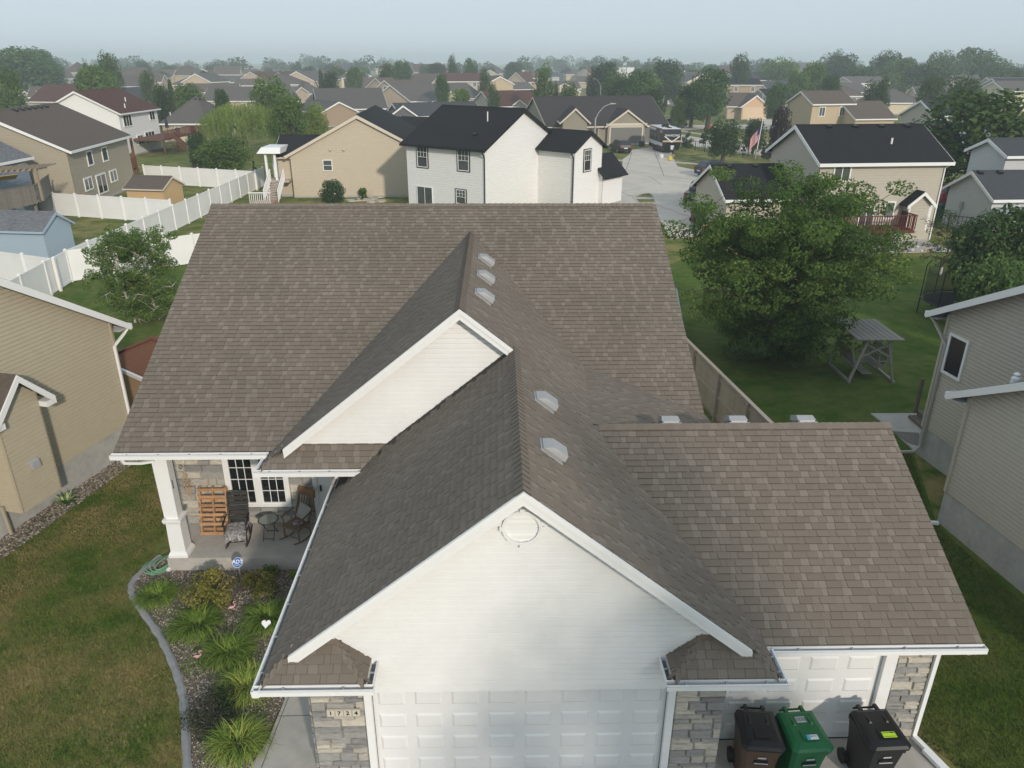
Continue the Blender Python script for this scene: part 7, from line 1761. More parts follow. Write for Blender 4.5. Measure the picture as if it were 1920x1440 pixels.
# big honey locust in the right yard
def branch_tree(label, name, base, H, R, lf, n_limbs, nleaf, leaf, seed, lean=(0, 0), zmin=.28, trunk_r=.17, trunkm=None, flat_=.55):
    r = random.Random(seed); t = thing(name, label, 'tree', base); b0 = V(base); mb = MB(); cs = []
    top = b0 + V((lean[0], lean[1], H * .92))
    def tp(f): return b0 + (top - b0) * f + V((.12 * math.sin(f * 5 + seed), .12 * math.cos(f * 4), 0))
    mb.tube([tp(i / 8) for i in range(9)], [trunk_r * (1 - .85 * i / 8) for i in range(9)], 9)
    for i in range(n_limbs):
        f = zmin * .7 + (.95 - zmin * .7) * (i + .5) / n_limbs; a = i * 2.399 + r.uniform(-.3, .3); s = tp(f); prof = math.sin(math.pi * min(1, (f - zmin * .5) / (1.12 - zmin * .5))) ** .6
        L = R * prof * r.uniform(.75, 1.08); rise = r.uniform(.25, .95) * L * (1 if f > .35 else .55); d = V((math.cos(a), math.sin(a), 0)); pts = [s]
        for k in range(1, 6):
            q = k / 5; pts.append(s + d * (L * q) + V((0, 0, rise * q * (1.2 - .4 * q))) + V((r.uniform(-.1, .1), r.uniform(-.1, .1), r.uniform(-.08, .08))))
        mb.tube(pts, [trunk_r * (.45 - .3 * f) * (1 - k / 6) + .008 for k in range(6)], 6)
        for k in range(2, 6):
            for q in range(3):
                off = V((r.gauss(0, 1), r.gauss(0, 1), r.gauss(0, .8))) * (R * .15); c = pts[k] + off
                mb.tube([pts[k], pts[k] + off * .6, c], [.014, .009, .004], 4, cap=False); cs.append((c.x, c.y, max(c.z, b0.z + .4), R * r.uniform(.10, .19)))
    mb.build('trunk', trunkm or bark, t)
    v, f, tt = leaf_cloud(nleaf, cs, leaf, seed, flatten=flat_); link('crown', np_mesh('crown', v - np.array(OFF[t.name]), f, tt), lf, t)
    return t
lb_ = P(1443, 676)
branch_tree('large honey locust with airy layered foliage in the right back yard', 'locust_tree', (lb_.x, lb_.y, 0), 6.1, 3.8, leafL, 40, 120000, .06, 3, lean=(.15, .5), zmin=.16)
bb1, bb2 = P(247, 606), P(283, 600)
birch = mat('birch_bark', (.42, .39, .35), rough=.8, var=.3, scale=9)
branch_tree('left birch of the young pair behind the red brown shed', 'birch_tree', (bb1.x, bb1.y, 0), 4.5, 1.25, leafBi, 24, 17000, .048, 8, zmin=.05, trunk_r=.06, trunkm=birch, flat_=.9)
branch_tree('right birch of the young pair closer to the brown roof', 'birch_tree', (bb2.x + .3, bb2.y, 0), 4.4, 1.5, leafBi, 26, 22000, .048, 9, zmin=.04, trunk_r=.06, trunkm=birch, flat_=.9)
sy = P(1763, 515)
branch_tree('young tree with a white trunk guard on the far lawn', 'young_tree', (sy.x, sy.y, 0), 3.2, 1.5, leafD, 12, 3600, .05, 12, zmin=.3, trunk_r=.045)
mb = MB(); mb.tube([V((sy.x, sy.y, 0)), V((sy.x, sy.y, .45))], .07, 8); tag(mb.build('trunk_guard', whitetrim, None), 'white plastic guard round the young tree trunk', 'tree guard')
# cut stump with two prongs
c = P(160, 403); st_ = MB(); st_.tube([c, c + V((0, 0, .5)), c + V((0, 0, .85))], [.2, .17, .16], 9); st_.tube([c + V((0, 0, .7)), c + V((-.22, 0, 1.35)), c + V((-.34, 0, 1.75))], [.14, .1, .09], 8); st_.tube([c + V((0, 0, .7)), c + V((.15, 0, 1.3)), c + V((.24, 0, 1.8))], [.14, .11, .1], 8)
tag(st_.build('tree_stump', mat('cut_wood', (.30, .22, .14), rough=.9, var=.25, scale=4), None), 'pollarded forked tree stump in front of the white fence', 'stump')
# shrubs about
SH = [('dark rounded barberry shrub behind the tan shed', (377, 340), 1.2, 1.5, leafP), ('second dark shrub beside the long white fence', (404, 336), .9, 1.0, leafP), ('clipped dark round bush at the walkout door', (216, 356), 1.2, 1.9, leafD),
      ('upright green bush at the corner of the walkout house', (250, 325), 1.2, 2.2, leafD), ('purple leaved bush beside the walkout house porch', (235, 330), 1.1, 2.6, leafP), ('green globe bush at the flagstones', (682, 371), .8, .9, leafB), ('second green globe bush nearer the white house', (709, 363), .8, .9, leafB),
      ('conical arborvitae by the white porch stairs', (480, 340), .9, 2.3, leafD), ('small bush in the planter of the white stairs', (491, 378), .5, .8, leafD),
      ('slim dark cypress bush left of the flagpole', (1392, 296), .7, 3.0, leafD), ('small cone bush in the flagpole bed', (1411, 293), .6, 2.6, leafD), ('tall dark cypress right of the flagpole', (1430, 297), .9, 4.3, leafD), ('broad bush right of the flagpole cypress', (1440, 302), 1.6, 2.0, leafD),
      ('small round tree bush behind the garden fence', (1318, 277), 1.5, 3.8, leafD), ('low bush at the corner by the travel trailer', (1283, 276), 1.3, 2.3, leafD), ('second low bush by the travel trailer', (1293, 278), 1.1, 1.4, leafA), ('dark mid bush along the garden fence', (1338, 284), 1.0, 2.4, leafD)]
for i, (lb, px, w, hgt, m) in enumerate(SH):
    c = P(*px); r = random.Random(i + 50); cs = []
    for k in range(16):
        z = r.uniform(.15, .9); cone = (1.1 - z) if hgt > 2.1 * w else 1.0; a = r.uniform(0, 6.28); q = r.uniform(.1, .7) * w / 2 * cone * 1.2; cs.append((c.x + q * math.cos(a), c.y + q * math.sin(a), z * hgt, w * .22 * max(.4, cone)))
    v, f, t_ = leaf_cloud(1300, cs, .075 * max(1, w / 1.2), i + 5); v[:, 2] = np.maximum(v[:, 2], .02)
    t = thing('shrub', lb, 'shrub', (c.x, c.y, 0)); link('foliage', np_mesh('foliage', v - np.array(OFF[t.name]), f, t_), m, t)
    mb = MB(); mb.tube([c, c + V((0, 0, hgt * .5))], [.05, .02], 6); mb.build('stems', bark, t)
# street trees behind the camera that shade the drive
for i, (x, y, H, w) in enumerate(((12.0, -12.5, 16.0, 6.4),)):
    tree('leafy street tree standing across the drive', (x, y), H, w, 'sparse', leafA, None, clear=.3)
# grass blades on the near lawns
def turf(name, pts, n, seed, label, gm):
    rr = np.random.default_rng(seed); pts = [(p[0], p[1]) for p in pts]; xs = [p[0] for p in pts]; ys = [p[1] for p in pts]; q = rr.uniform((min(xs), min(ys)), (max(xs), max(ys)), (n * 3, 2)); ins = np.zeros(len(q), bool)
    for i in range(len(pts)):
        (x1, y1), (x2, y2) = pts[i], pts[(i + 1) % len(pts)]
        if y1 == y2: continue
        ins ^= ((y1 > q[:, 1]) != (y2 > q[:, 1])) & (q[:, 0] < (x2 - x1) * (q[:, 1] - y1) / (y2 - y1) + x1)
    q = q[ins][:n]; n = len(q); a = rr.uniform(0, 6.28, n); w = rr.uniform(.006, .014, n); h = rr.uniform(.03, .075, n)
    e = np.stack([np.cos(a) * w, np.sin(a) * w, np.zeros(n)], 1); b0 = np.concatenate([q, np.zeros((n, 1))], 1); tip = b0 + np.stack([rr.normal(size=n) * .03, rr.normal(size=n) * .03, h], 1)
    v = np.stack([b0 - e, b0 + e, tip], 1).reshape(-1, 3); f = np.arange(3 * n).reshape(n, 3)
    o = link(name, np_mesh(name, v, f), gm, None, (0, 0, 0), kind='stuff'); tag(o, label, 'grass')
ke = [(p.x - .1, p.y) for p in kc]
turf('lawn_grass', ke + [(-5.6, 8.6), (-14.5, 8.6), (-13.6, 14.0), (-11.6, 21.5), (-8.9, 21.5), (-8.9, 16.3)], 130000, 2, 'mown patchy grass between the garden edging and the river rocks', drylawn)
turf('lawn_grass', [(7.8, 10.1), (8.7, 8.5), (13.2, 8.5), (12.2, 14.1), (11.9, 17.2), (13.3, 21.0), (8.2, 20.5), (8.2, 12)], 70000, 3, 'mown grass strip between the garage wing and the greige house', lush)
# ---------------------------------------------------------------- vehicles
def paint(name, c): return mat('paint_' + name, c, rough=.28, var=.04, spec=.5)
tyre = mat('tyre', (.012, .012, .012), rough=.8, var=.1); rimm = mat('rim', (.35, .35, .36), rough=.35, var=.05, spec=.6)
redl = mat('tail_lamp', (.30, .012, .012), rough=.25, var=.05); platem = mat('licence_plate', (.62, .63, .62), rough=.5, var=.05); headm = mat('head_lamp', (.5, .52, .52), rough=.15, var=.05)
cglass = glass('car_glass', (.015, .018, .02), .05)
def vehicle(label, cat, base, yaw, L, Wd, low, cabin, pm, name='parked_car', bed=None, wheel_r=.34, group=None):
    """low: lower body outline (x,z), cabin: greenhouse (x0,x1 at belt; x2,x3 at roof; zb, zt). x forward."""
    t = thing(name, label, cat, (base[0], base[1], .012), group); ca_, sa_ = math.cos(yaw), math.sin(yaw)
    W = lambda x, y, z: V((base[0] + x * ca_ - y * sa_, base[1] + x * sa_ + y * ca_, .012 + z))
    hw = Wd / 2; mb = MB(); n = len(low)
    secs = [(-hw + .05, .93), (-hw, 1), (hw, 1), (hw - .05, .93)]
    cx_ = sum(p[0] for p in low) / n; cz_ = sum(p[1] for p in low) / n
    rings = []
    for y, s_ in ((-hw, .955), (-hw + .06, 1.0), (hw - .06, 1.0), (hw, .955)): rings.append([W(cx_ + (x - cx_) * s_, y, cz_ + (z - cz_) * s_) for x, z in low])
    for a, b in zip(rings[:-1], rings[1:]):
        for i in range(n): j = (i + 1) % n; mb.poly([a[i], a[j], b[j], b[i]])
    mb.poly(rings[0][::-1]); mb.poly(rings[-1])
    body = mb.build('body', pm, t)
    x0, x1, x2, x3, zb, zt = cabin; wb, wt = hw - .06, hw - .22
    bot = [W(x0, -wb, zb), W(x1, -wb, zb), W(x1, wb, zb), W(x0, wb, zb)]; top = [W(x2, -wt, zt), W(x3, -wt, zt), W(x3, wt, zt), W(x2, wt, zt)]
    mb = MB(); mb.hexa(bot, top); mb.hexa(top, [p + V((0, 0, .05)) + (W(0, 0, 0) - W(0, 0, 0)) for p in [W(x2 + .15, -wt + .1, zt), W(x3 - .15, -wt + .1, zt), W(x3 - .15, wt - .1, zt), W(x2 + .15, wt - .1, zt)]]); cab = mb.build('cabin', pm, t)
    def pane(nm, a, b, c, d, f=.12, o=.012):
        ctr = (a + b + c + d) / 4; nn = (b - a).cross(d - a).normalized(); cc0 = W((x0 + x1) / 2, 0, (zb + zt) / 2)
        if nn.dot(ctr - cc0) < 0: nn = -nn
        q = [p + (ctr - p) * f + nn * o for p in (a, b, c, d)]; m2 = MB(); m2.poly(q); m2.build(nm, cglass, cab)
    pane('windscreen', bot[1], bot[2], top[2], top[1]); pane('rear_window', bot[0], bot[3], top[3], top[0])
    for i0, i1 in ((0, 1), (3, 2)):
        a, b, c, d = bot[i0], bot[i1], top[i1], top[i0]; mid0, mid1 = (a + b) / 2, (c + d) / 2
        pane('side_window', a, mid0, mid1, d, .1); pane('side_window', mid0, b, c, mid1, .1)
    xs = [p[0] for p in low]; xb, xf = min(xs), max(xs)
    for x in (xb + .85, xf - .9):
        for y in (-hw + .08, hw - .08):
            m2 = MB(); q = 1 if y > 0 else -1; m2.tube([W(x, y - .1 * q, wheel_r), W(x, y + .10 * q, wheel_r)], wheel_r, 16); wo_ = m2.build('wheel', tyre, t)
            m2 = MB(); m2.tube([W(x, y + .09 * q, wheel_r), W(x, y + .115 * q, wheel_r)], wheel_r * .62, 12); m2.build('rim', rimm, wo_)
    zl = zb - .12
    for y in (-hw + .16, hw - .16):
        m2 = MB(); m2.hexa([W(xb - .02, y - .1, zl - .22), W(xb - .02, y + .1, zl - .22), W(xb - .02, y + .1, zl + .1), W(xb - .02, y - .1, zl + .1)], [W(xb + .1, y - .1, zl - .22), W(xb + .1, y + .1, zl - .22), W(xb + .1, y + .1, zl + .1), W(xb + .1, y - .1, zl + .1)]); m2.build('tail_lamp', redl, t)
        m2 = MB(); m2.hexa([W(xf - .14, y - .14, zl - .28), W(xf - .14, y + .14, zl - .28), W(xf - .14, y + .14, zl - .12), W(xf - .14, y - .14, zl - .12)], [W(xf + .0, y - .14, zl - .28), W(xf + .0, y + .14, zl - .28), W(xf + .0, y + .14, zl - .12), W(xf + .0, y - .14, zl - .12)]); m2.build('head_lamp', headm, t)
    m2 = MB(); m2.hexa([W(xb - .03, -.26, zl - .32), W(xb - .03, .26, zl - .32), W(xb - .03, .26, zl - .18), W(xb - .03, -.26, zl - .18)], [W(xb + .05, -.26, zl - .32), W(xb + .05, .26, zl - .32), W(xb + .05, .26, zl - .18), W(xb + .05, -.26, zl - .18)]); m2.build('licence_plate', platem, t)
    if bed:
        m2 = MB(); m2.hexa([W(bed[0], -hw + .12, zb - .02), W(bed[1], -hw + .12, zb - .02), W(bed[1], hw - .12, zb - .02), W(bed[0], hw - .12, zb - .02)], [W(bed[0], -hw + .12, zb + .015), W(bed[1], -hw + .12, zb + .015), W(bed[1], hw - .12, zb + .015), W(bed[0], hw - .12, zb + .015)]); m2.build('bed_cover', tyre, t)
    return t, W
suv_low = [(-2.25, .3), (2.2, .3), (2.3, .5), (2.25, .85), (1.1, 1.05), (-2.2, 1.08), (-2.32, .75)]
sedan_low = [(-2.3, .28), (2.3, .28), (2.38, .5), (2.3, .76), (1.1, .92), (-1.5, .96), (-2.3, .9), (-2.4, .6)]
truck_low = [(-2.9, .5), (2.7, .45), (2.85, .7), (2.8, 1.05), (1.3, 1.2), (-2.9, 1.2), (-2.98, .8)]
c = P(1166, 287); vehicle('black compact crossover parked nose in on the concrete drive', 'car', c + V((0, 1.6, 0)), rad(100), 4.6, 1.85, suv_low, (-2.15, 1.15, -1.75, .35, 1.05, 1.62), paint('black', (.014, .013, .014)))
c = P(1264, 239); vehicle('dark blue grey sedan parked on the road behind the ranch house', 'car', c, rad(5), 4.7, 1.85, suv_low, (-2.15, 1.15, -1.6, .3, 1.05, 1.6), paint('bluegrey', (.03, .038, .045)))
c = P(1438, 222); vehicle('teal grey car on the drive of the orange tan house', 'car', c, rad(70), 4.7, 1.85, suv_low, (-2.15, 1.15, -1.6, .3, 1.05, 1.6), paint('teal', (.035, .075, .085)))
c = P(1307, 385); vehicle('black pickup truck parked beside the greige garage', 'pickup', c + V((.6, 1.5, 0)), rad(66), 5.8, 1.95, truck_low, (-.9, 1.4, -.7, .7, 1.18, 1.85), paint('truckblack', (.012, .013, .016)), name='pickup_truck', bed=(-2.8, -1.0), wheel_r=.4)
c = P(1342, 330); vehicle('dark blue car half hidden behind the greige garage roof', 'car', c, rad(20), 4.7, 1.85, suv_low, (-2.15, 1.15, -1.6, .3, 1.05, 1.6), paint('navy', (.012, .018, .035)))
c = P(1764, 384); vehicle('red car glimpsed between the greige house and the pale garage', 'car', c + V((.7, 1.2, 0)), rad(80), 4.7, 1.85, suv_low, (-2.15, 1.15, -1.6, .3, 1.05, 1.62), paint('crimson', (.28, .012, .03)))
# travel trailer
c = P(1241, 288); back = P(1217, 277.5); dv = (back - c).normalized(); Lr = 7.6
ry = V((dv.y, -dv.x, 0));
if ry.x < 0: ry = -ry
t = thing('travel_trailer', 'black and white travel trailer with chevron nose on the concrete drive', 'trailer', c + dv * 3 + ry * 1.2)
Wt = lambda x, y, z: c + ry * x + dv * y + V((0, 0, z))
blackp = paint('trailer_black', (.016, .017, .02)); whitep = paint('trailer_white', (.66, .66, .65)); tanp = paint('trailer_tan', (.50, .37, .26))
wid = 2.5; z0, z1 = .55, 3.15
mb = MB(); prof = [(0.55, z0), (Lr, z0), (Lr, z1), (.42, z1), (.0, 2.55), (.0, 1.5)]
mb.prism([Wt(0, y, z) for y, z in prof], ry * wid); body = mb.build('body', blackp, t)
mb = MB(); mb.prism([Wt(-.02, .4, z1), Wt(wid + .02, .4, z1), Wt(wid + .02, Lr + .02, z1), Wt(-.02, Lr + .02, z1)], V((0, 0, .07))); mb.build('roof', whitep, t)
mb = MB(); mb.hexa([Wt(.8, 3.4, z1 + .07), Wt(1.7, 3.4, z1 + .07), Wt(1.7, 4.5, z1 + .07), Wt(.8, 4.5, z1 + .07)], [Wt(.95, 3.55, z1 + .4), Wt(1.55, 3.55, z1 + .4), Wt(1.55, 4.4, z1 + .4), Wt(.95, 4.4, z1 + .4)]); mb.build('air_conditioner', tyre, t)
for y in (1.4, 2.3):
    mb = MB(); mb.hexa([Wt(1.0, y, z1 + .07), Wt(1.5, y, z1 + .07), Wt(1.5, y + .5, z1 + .07), Wt(1.0, y + .5, z1 + .07)], [Wt(1.0, y, z1 + .16), Wt(1.5, y, z1 + .16), Wt(1.5, y + .5, z1 + .16), Wt(1.0, y + .5, z1 + .16)]); mb.build('roof_hatch', tyre, t)
def side_patch(nm, y0, y1, za, zb, m): mb = MB(); mb.hexa([Wt(-.004, y0, za), Wt(-.004, y1, za), Wt(-.004, y1, zb), Wt(-.004, y0, zb)], [Wt(-.03, y0, za), Wt(-.03, y1, za), Wt(-.03, y1, zb), Wt(-.03, y0, zb)]); mb.build(nm, m, body)
side_patch('side_band', .2, 3.0, .95, 1.35, whitep); side_patch('side_band', 3.1, Lr - .1, .85, 1.35, whitep); side_patch('side_band', 4.0, Lr - .1, 2.75, 3.0, whitep)
for k in range(3): side_patch('side_stripe', .6, 2.0 - .2 * k, 2.62 + .14 * k, 2.68 + .14 * k, whitep)
for y in (1.2, 3.6, 5.4): side_patch('side_window', y, y + 1.1, 1.75, 2.35, cglass)
def nose(nm, pts, m, o=.02): mb = MB(); mb.prism([Wt(x, -o, z) for x, z in pts], -dv * .012); mb.build(nm, m, body)
nose('nose_band', [(0, 1.5), (wid, 1.5), (wid, 1.72), (0, 1.72)], tanp, .004)
nose('nose_chevron', [(.1, 2.25), (.35, 2.25), (wid / 2, 1.62), (wid - .35, 2.25), (wid - .1, 2.25), (wid / 2, 1.42)], whitep, .018)
put_text('TRANSCEND', .36, whitep, t, Wt(wid / 2, -.03, 2.36), ry, (0, 0, 1))
mb = MB(); mb.tube([Wt(.6, .5, .5), Wt(wid / 2, -1.1, .5)], .05, 6); mb.tube([Wt(wid - .6, .5, .5), Wt(wid / 2, -1.1, .5)], .05, 6); mb.tube([Wt(wid / 2, -1.0, 0), Wt(wid / 2, -1.0, .9)], .05, 6); mb.build('hitch', blackmetal, t)
mb = MB(); mb.box(-.22, .22, -.5, -.15, .55, 1.1, W=lambda x, y, z: Wt(wid / 2 + x, y, z)); mb.build('gas_bottle_cover', whitep, t)
for y in (3.8, 4.7):
    for x in (.1, wid - .1):
        mb = MB(); mb.tube([Wt(x - .1, y, .34), Wt(x + .1, y, .34)], .34, 14); mb.build('wheel', tyre, t)
mb = MB(); mb.box(0, wid, .6, Lr, .35, .56, W=Wt); mb.build('chassis', blackmetal, t)
# loose things by the trailer hitch
for (u, v, cl, lb, s_) in ((1239.5, 297, (.66, .64, .60), 'white bucket on the drive near the trailer hitch', .3), (1256, 301, (.62, .50, .06), 'yellow jug on the drive near the trailer hitch', .3), (1262, 297, (.55, .42, .2), 'tan canister under the trailer nose', .26), (1203, 275, (.05, .05, .05), 'dark flower pot beside the taupe garage door', .45)):
    p = P(u, v); mb = MB(); mb.lathe(p, [(s_ * .7, 0), (s_, s_ * .3), (s_, s_ * 1.5), (s_ * .6, s_ * 1.8)], 10); tag(mb.build('container', mat('cont_' + str(int(u)), cl, var=.08), None), lb, 'container')
# ---------------------------------------------------------------- street furniture
galv = mat('galvanised', (.34, .34, .33), rough=.5, var=.08)
def lamp(label, u, d, z, arm, au):
    b0 = PD(u, 200, d); t = thing('street_lamp', label, 'street lamp', (b0.x, b0.y, 0)); b0.z = 0
    mb = MB(); mb.tube([b0, b0 + V((0, 0, z * .8))], [.11, .08], 8); mb.build('pole', galv, t)
    e = V((arm, 0, 0)); mb = MB(); mb.tube([b0 + V((0, 0, z * .78)), b0 + e * .15 + V((0, 0, z * .87)), b0 + e * .45 + V((0, 0, z * .96)), b0 + e * .8 + V((0, 0, z))], [.06, .05, .045, .04], 8); mb.build('arm', galv, t)
    mb = MB(); q = b0 + e * .78 + V((0, 0, z)); mb.hexa([q + V((0, -.15, -.06)), q + V((e.x * .3, -.15, -.03)), q + V((e.x * .3, .15, -.03)), q + V((0, .15, -.06))], [q + V((0, -.12, .07)), q + V((e.x * .3, -.1, .04)), q + V((e.x * .3, .1, .04)), q + V((0, .12, .07))]); mb.build('lamp_head', galv, t)
lamp('grey street lamp with a curved arm beside the travel trailer house', 1117.5, 88, 7.35, 2.0, 0)
lamp('distant grey street lamp at the road bend', 1125, 190, 7.9, -1.9, 0)
c = P(1331, 246); t = thing('fire_hydrant', 'red fire hydrant on the far verge', 'hydrant', c); hyd = mat('hydrant_red', (.42, .03, .02), rough=.5, var=.1)
mb = MB(); mb.lathe(c, [(.2, 0), (.2, .08), (.14, .1), (.14, .7), (.18, .72), (.18, .8), (.12, .95), (.03, 1.02)], 12); mb.build('barrel', hyd, t); mb = MB(); mb.tube([c + V((-.26, 0, .6)), c + V((.26, 0, .6))], .09, 8); mb.build('nozzle', hyd, t)
c = P(1416, 298); zt_ = PW(1427, 222, c, c + V((1, 0, 0))).z; t = thing('flagpole', 'white flagpole flying a striped flag beside the clipped bush', 'flagpole', c)
mb = MB(); mb.tube([c, c + V((.35, 0, zt_))], [.07, .045], 8); mb.lathe(c + V((.35, 0, zt_)), [(.05, 0), (.09, .08), (.02, .16)], 8); mb.build('pole', whitetrim, t)
fr = mat('flag_red', (.42, .03, .04), rough=.8, var=.08); fw_ = mat('flag_white', (.62, .58, .58), rough=.8, var=.05); fbm = mat('flag_blue', (.02, .03, .12), rough=.8, var=.05)
tp_ = c + V((.33, 0, zt_ - .9)); nb = 13
for i in range(nb):
    mb = MB()
    for j in range(8):
        def q(a, b): x = -a * .155; return tp_ + V((x - .05, .12 * math.sin(a * 1.3), -b * .13 - a * .155 * (.9 + .05 * a)))
        mb.poly([q(j, i), q(j + 1, i), q(j + 1, i + 1), q(j, i + 1)])
    mb.build('flag_stripe', fr if i % 2 == 0 else fw_, t)
mb = MB()
for j in range(3):
    def q(a, b): x = -a * .155; return tp_ + V((x - .05, .12 * math.sin(a * 1.3) - .02, -b * .13 - a * .155 * (.9 + .05 * a)))
    mb.poly([q(j, 0), q(j + 1, 0), q(j + 1, 7), q(j, 7)])
mb.build('flag_canton', fbm, t)
def iron_fence(label, pts, h=1.2, step=.35, post=2.2):
    t = thing('iron_fence', label, 'fence', pts[0])
    for a, b in zip(pts[:-1], pts[1:]):
        L_ = (b - a).length; d = (b - a) / L_
        for z in (.15, h - .08): mb = MB(); mb.beam(a + V((0, 0, z)), b + V((0, 0, z)), .03, .04); mb.build('rail', blackmetal, t)
        for i in range(int(L_ / post) + 1): p = a + d * min(i * post, L_); mb = MB(); mb.box(p.x - .04, p.x + .04, p.y - .04, p.y + .04, 0, h + .06); mb.build('post', blackmetal, t)
        n = int(L_ / step)
        for i in range(n): p = a + d * (i * step); mb = MB(); mb.box(p.x - .012, p.x + .012, p.y - .012, p.y + .012, .12, h); mb.build('picket', blackmetal, t)
iron_fence('black rail fence along the planted bed by the travel trailer', [P(1286, 279), P(1345, 289), P(1440, 297)], 1.3, .45)
iron_fence('black iron fence between the greige house and the pale garage', [P(1744, 428), P(1775, 432), P(1842, 437)], 1.15, .28)
# wheeled bins and firewood beside the greige garage
dgreen = mat('bin_darkgreen', (.006, .06, .035), rough=.45, var=.08); dbr = mat('bin_tan', (.12, .07, .04), rough=.5, var=.1)
for (u, v, bm, lm, lb) in ((1313, 424, dgreen, dgreen, 'dark green wheeled bin beside the firewood stack'), (1303, 416, dbr, dgreen, 'brown wheeled bin with green lid by the greige garage'), (1760, 411, dgreen, dgreen, 'dark green wheeled bin at the pale garage corner')):
    p = P(u, v); t = bin_(lb, p.x, p.y, .1, bm, lm, []); t['group'] = 'wheeled bins at the neighbours'
logm = mat('firewood', (.30, .20, .14), rough=.9, var=.3, scale=6, orand=.25); c = P(1330, 436)
rl = random.Random(6)
lg = MB(); lg.tube([V((0, -.22, 0)), V((0, .22, 0))], .085, 8); lme = bpy.data.meshes.new('log'); lme.from_pydata(lg.v, [], lg.f); lme.materials.append(logm)
k = 0
for row in range(5):
    for i in range(8 - row):
        p = V((c.x - .75 + i * .19 + row * .09 + rl.uniform(-.02, .02), c.y + rl.uniform(-.05, .05), .10 + row * .155)); o = link('firewood_log', lme, logm, None, p); o.rotation_euler = (rl.uniform(-.1, .1), rl.uniform(0, 6), rl.uniform(-.25, .25)); tag(o, 'split firewood log in the heap beside the dark green bin', 'log', 'firewood heap'); k += 1
# glider swing in the right yard
greyw = mat('silver_wood', (.34, .315, .28), rough=.9, var=.2, scale=4, orand=.08)
f1, f2, f3 = P(1590, 717), P(1673, 717), P(1548, 690); ax = (f2 - f1).normalized(); ay = V((-ax.y, ax.x, 0)); wx = (f2 - f1).length; dy_ = 2.0
t = thing('glider_swing', 'silver grey wooden glider swing with a slatted roof under the locust', 'swing', f1 + ax * wx / 2 + ay * dy_ / 2)
G = lambda x, y, z: f1 + ax * x + ay * y + V((0, 0, z))
hR = 1.8
for y in (0, dy_):
    for x in (0, wx): mb = MB(); mb.beam(G(x, y, 0), G(wx / 2 + (x - wx / 2) * .45, y, hR), .1, .07, up=ay); mb.build('leg', greyw, t)
    mb = MB(); mb.beam(G(wx * .2, y, 1.1), G(wx * .8, y, 1.65), .05, .08, up=ay); mb.build('brace', greyw, t); mb = MB(); mb.beam(G(wx * .8, y, 1.1), G(wx * .2, y, 1.65), .05, .08, up=ay); mb.build('brace', greyw, t)
for x in (0, wx): mb = MB(); mb.beam(G(x, -.1, .05), G(x, dy_ + .1, .05), .1, .1); mb.build('base_beam', greyw, t)
for i in range(8):
    x = -.15 + wx * .08 + i * (wx * 1.02) / 8; mb = MB(); mb.beam(G(x + .08, -.25, hR + .06), G(x + .08, dy_ + .25, hR + .06), .2, .03); mb.build('roof_slat', greyw, t)
for y in (0, dy_): mb = MB(); mb.beam(G(-.05, y, hR), G(wx + .05, y, hR), .06, .1); mb.build('roof_beam', greyw, t)
for sgn, xc in ((1, wx * .30), (-1, wx * .70)):
    for i in range(4): mb = MB(); x = xc - sgn * .2 + sgn * i * .1; mb.beam(G(x, .3, .5), G(x, dy_ - .3, .5), .08, .03); mb.build('seat_slat', greyw, t)
    for i in range(6): mb = MB(); mb.beam(G(xc - sgn * (.24 + .035 * i), .3, .62 + .11 * i), G(xc - sgn * (.24 + .035 * i), dy_ - .3, .62 + .11 * i), .03, .085); mb.build('back_slat', greyw, t)
    for y in (.32, dy_ - .32): mb = MB(); mb.beam(G(xc - sgn * .2, y, .5), G(xc - sgn * .45, y, 1.28), .05, .06, up=ay); mb.build('back_post', greyw, t); mb = MB(); mb.beam(G(xc, y, .5), G(xc + sgn * .08, y, hR), .04, .05, up=ay); mb.build('hanger', greyw, t); mb = MB(); mb.beam(G(xc - sgn * .35, y, .78), G(xc + sgn * .2, y, .76), .08, .03); mb.build('armrest', greyw, t)
for i in range(5): mb = MB(); x = wx / 2 - .16 + .08 * i; mb.beam(G(x, .35, .22), G(x, dy_ - .35, .22), .065, .025); mb.build('foot_slat', greyw, t)
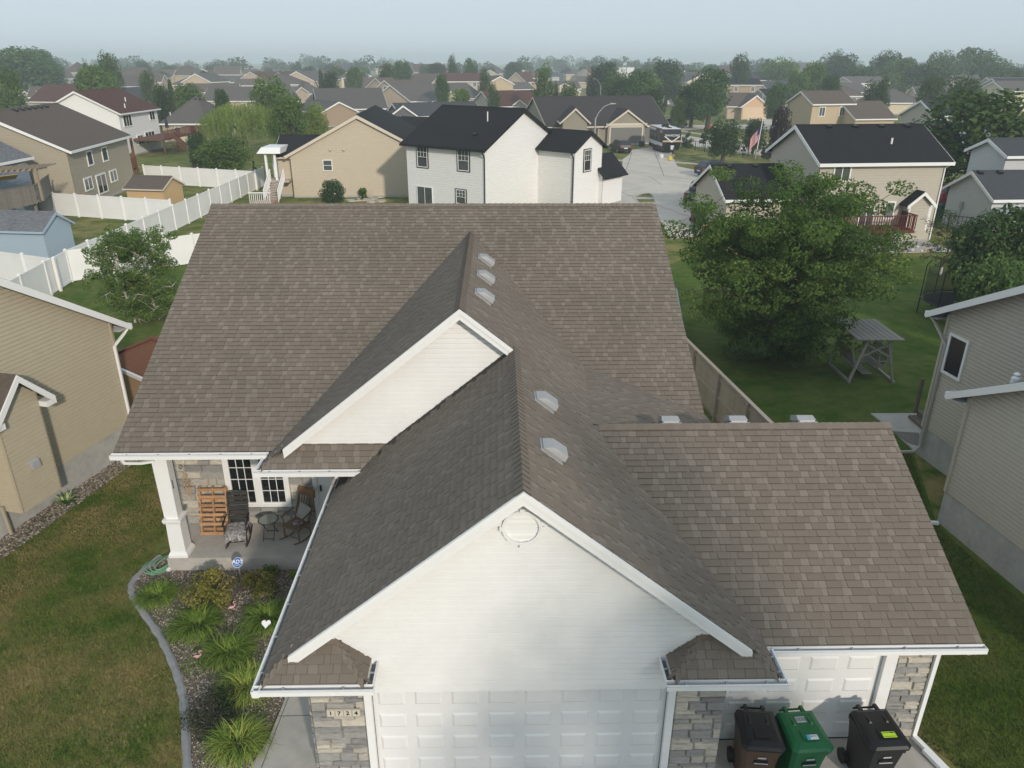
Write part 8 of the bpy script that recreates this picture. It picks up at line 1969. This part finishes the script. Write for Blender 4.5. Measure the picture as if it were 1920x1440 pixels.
# trampoline with net
netm = mat('net', (.01, .01, .012), rough=.8, var=0); nn_ = netm.node_tree.nodes['Principled BSDF']; nn_.inputs['Alpha'].default_value = .42
c = P(1736, 603) + V((2.0, .6, 0)); t = thing('trampoline', 'black trampoline with a safety net behind the greige house', 'trampoline', c); Rt = 1.9
cir = [V((c.x + Rt * math.cos(a), c.y + Rt * math.sin(a), .85)) for a in [i * math.pi / 14 for i in range(29)]]
mb = MB(); mb.tube(cir, .035, 6, cap=False); mb.build('frame', blackmetal, t)
mb = MB(); mb.prism([c + (p - c) * .92 + V((0, 0, 0)) for p in cir[:-1]], V((0, 0, .015))); mb.build('mat', mat('trampoline_mat', (.012, .014, .02), rough=.8, var=.1), t)
for i in range(0, 28, 4):
    p = cir[i]; mb = MB(); mb.tube([V((p.x, p.y, 0)), V((p.x, p.y, .85))], .03, 6); mb.build('leg', blackmetal, t); mb = MB(); mb.tube([p, p + V((0, 0, 1.6)), p + (c - p) * .08 + V((0, 0, 1.9))], .025, 6); mb.build('net_pole', blackmetal, t)
mb = MB()
for i in range(28):
    a, b = cir[i], cir[i + 1]; a, b = c + (a - c) * .95, c + (b - c) * .95; a.z = b.z = .87; mb.poly([a, b, b + V((0, 0, 1.7 - .35 * math.sin((i % 4 + 1) * math.pi / 4))), a + V((0, 0, 1.7 - .35 * math.sin((i % 4) * math.pi / 4)))])
mb.build('net', netm, t)
# pale blue play sheds glimpsed past the right eave
t = thing('pale_panel', 'pale blue tarpaulin fence panel just past the brown roof edge', 'panel', P(1284, 640))
a, b_ = P(1283, 628, 1.6), P(1268, 540, 1.6); mb = MB(); mb.prism([V((a.x, a.y, .1)), V((b_.x, b_.y, .1)), b_, a], V((.03, 0, 0))); mb.build('panel', pl_, t)
for q in (a, b_): mb = MB(); mb.box(q.x - .04, q.x + .04, q.y - .04, q.y + .04, 0, 1.7); mb.build('post', greyw, t)
# ---------------------------------------------------------------- smoky air over the whole neighbourhood
hm = bpy.data.materials.new('haze_air'); hm.use_nodes = True; N = hm.node_tree.nodes; N.clear()
pv = N.new('ShaderNodeVolumePrincipled'); ou = N.new('ShaderNodeOutputMaterial')
pv.inputs['Color'].default_value = (.80, .90, .97, 1); pv.inputs['Density'].default_value = HAZE; pv.inputs['Anisotropy'].default_value = 0.0
hm.node_tree.links.new(pv.outputs[0], ou.inputs['Volume'])
hb = MB(); hb.box(-2700, 2700, -120, 3500, -1.0, 30.0); ho = hb.build('haze', hm, None, kind='stuff'); tag(ho, 'thin smoky haze filling the air over the houses', 'haze')
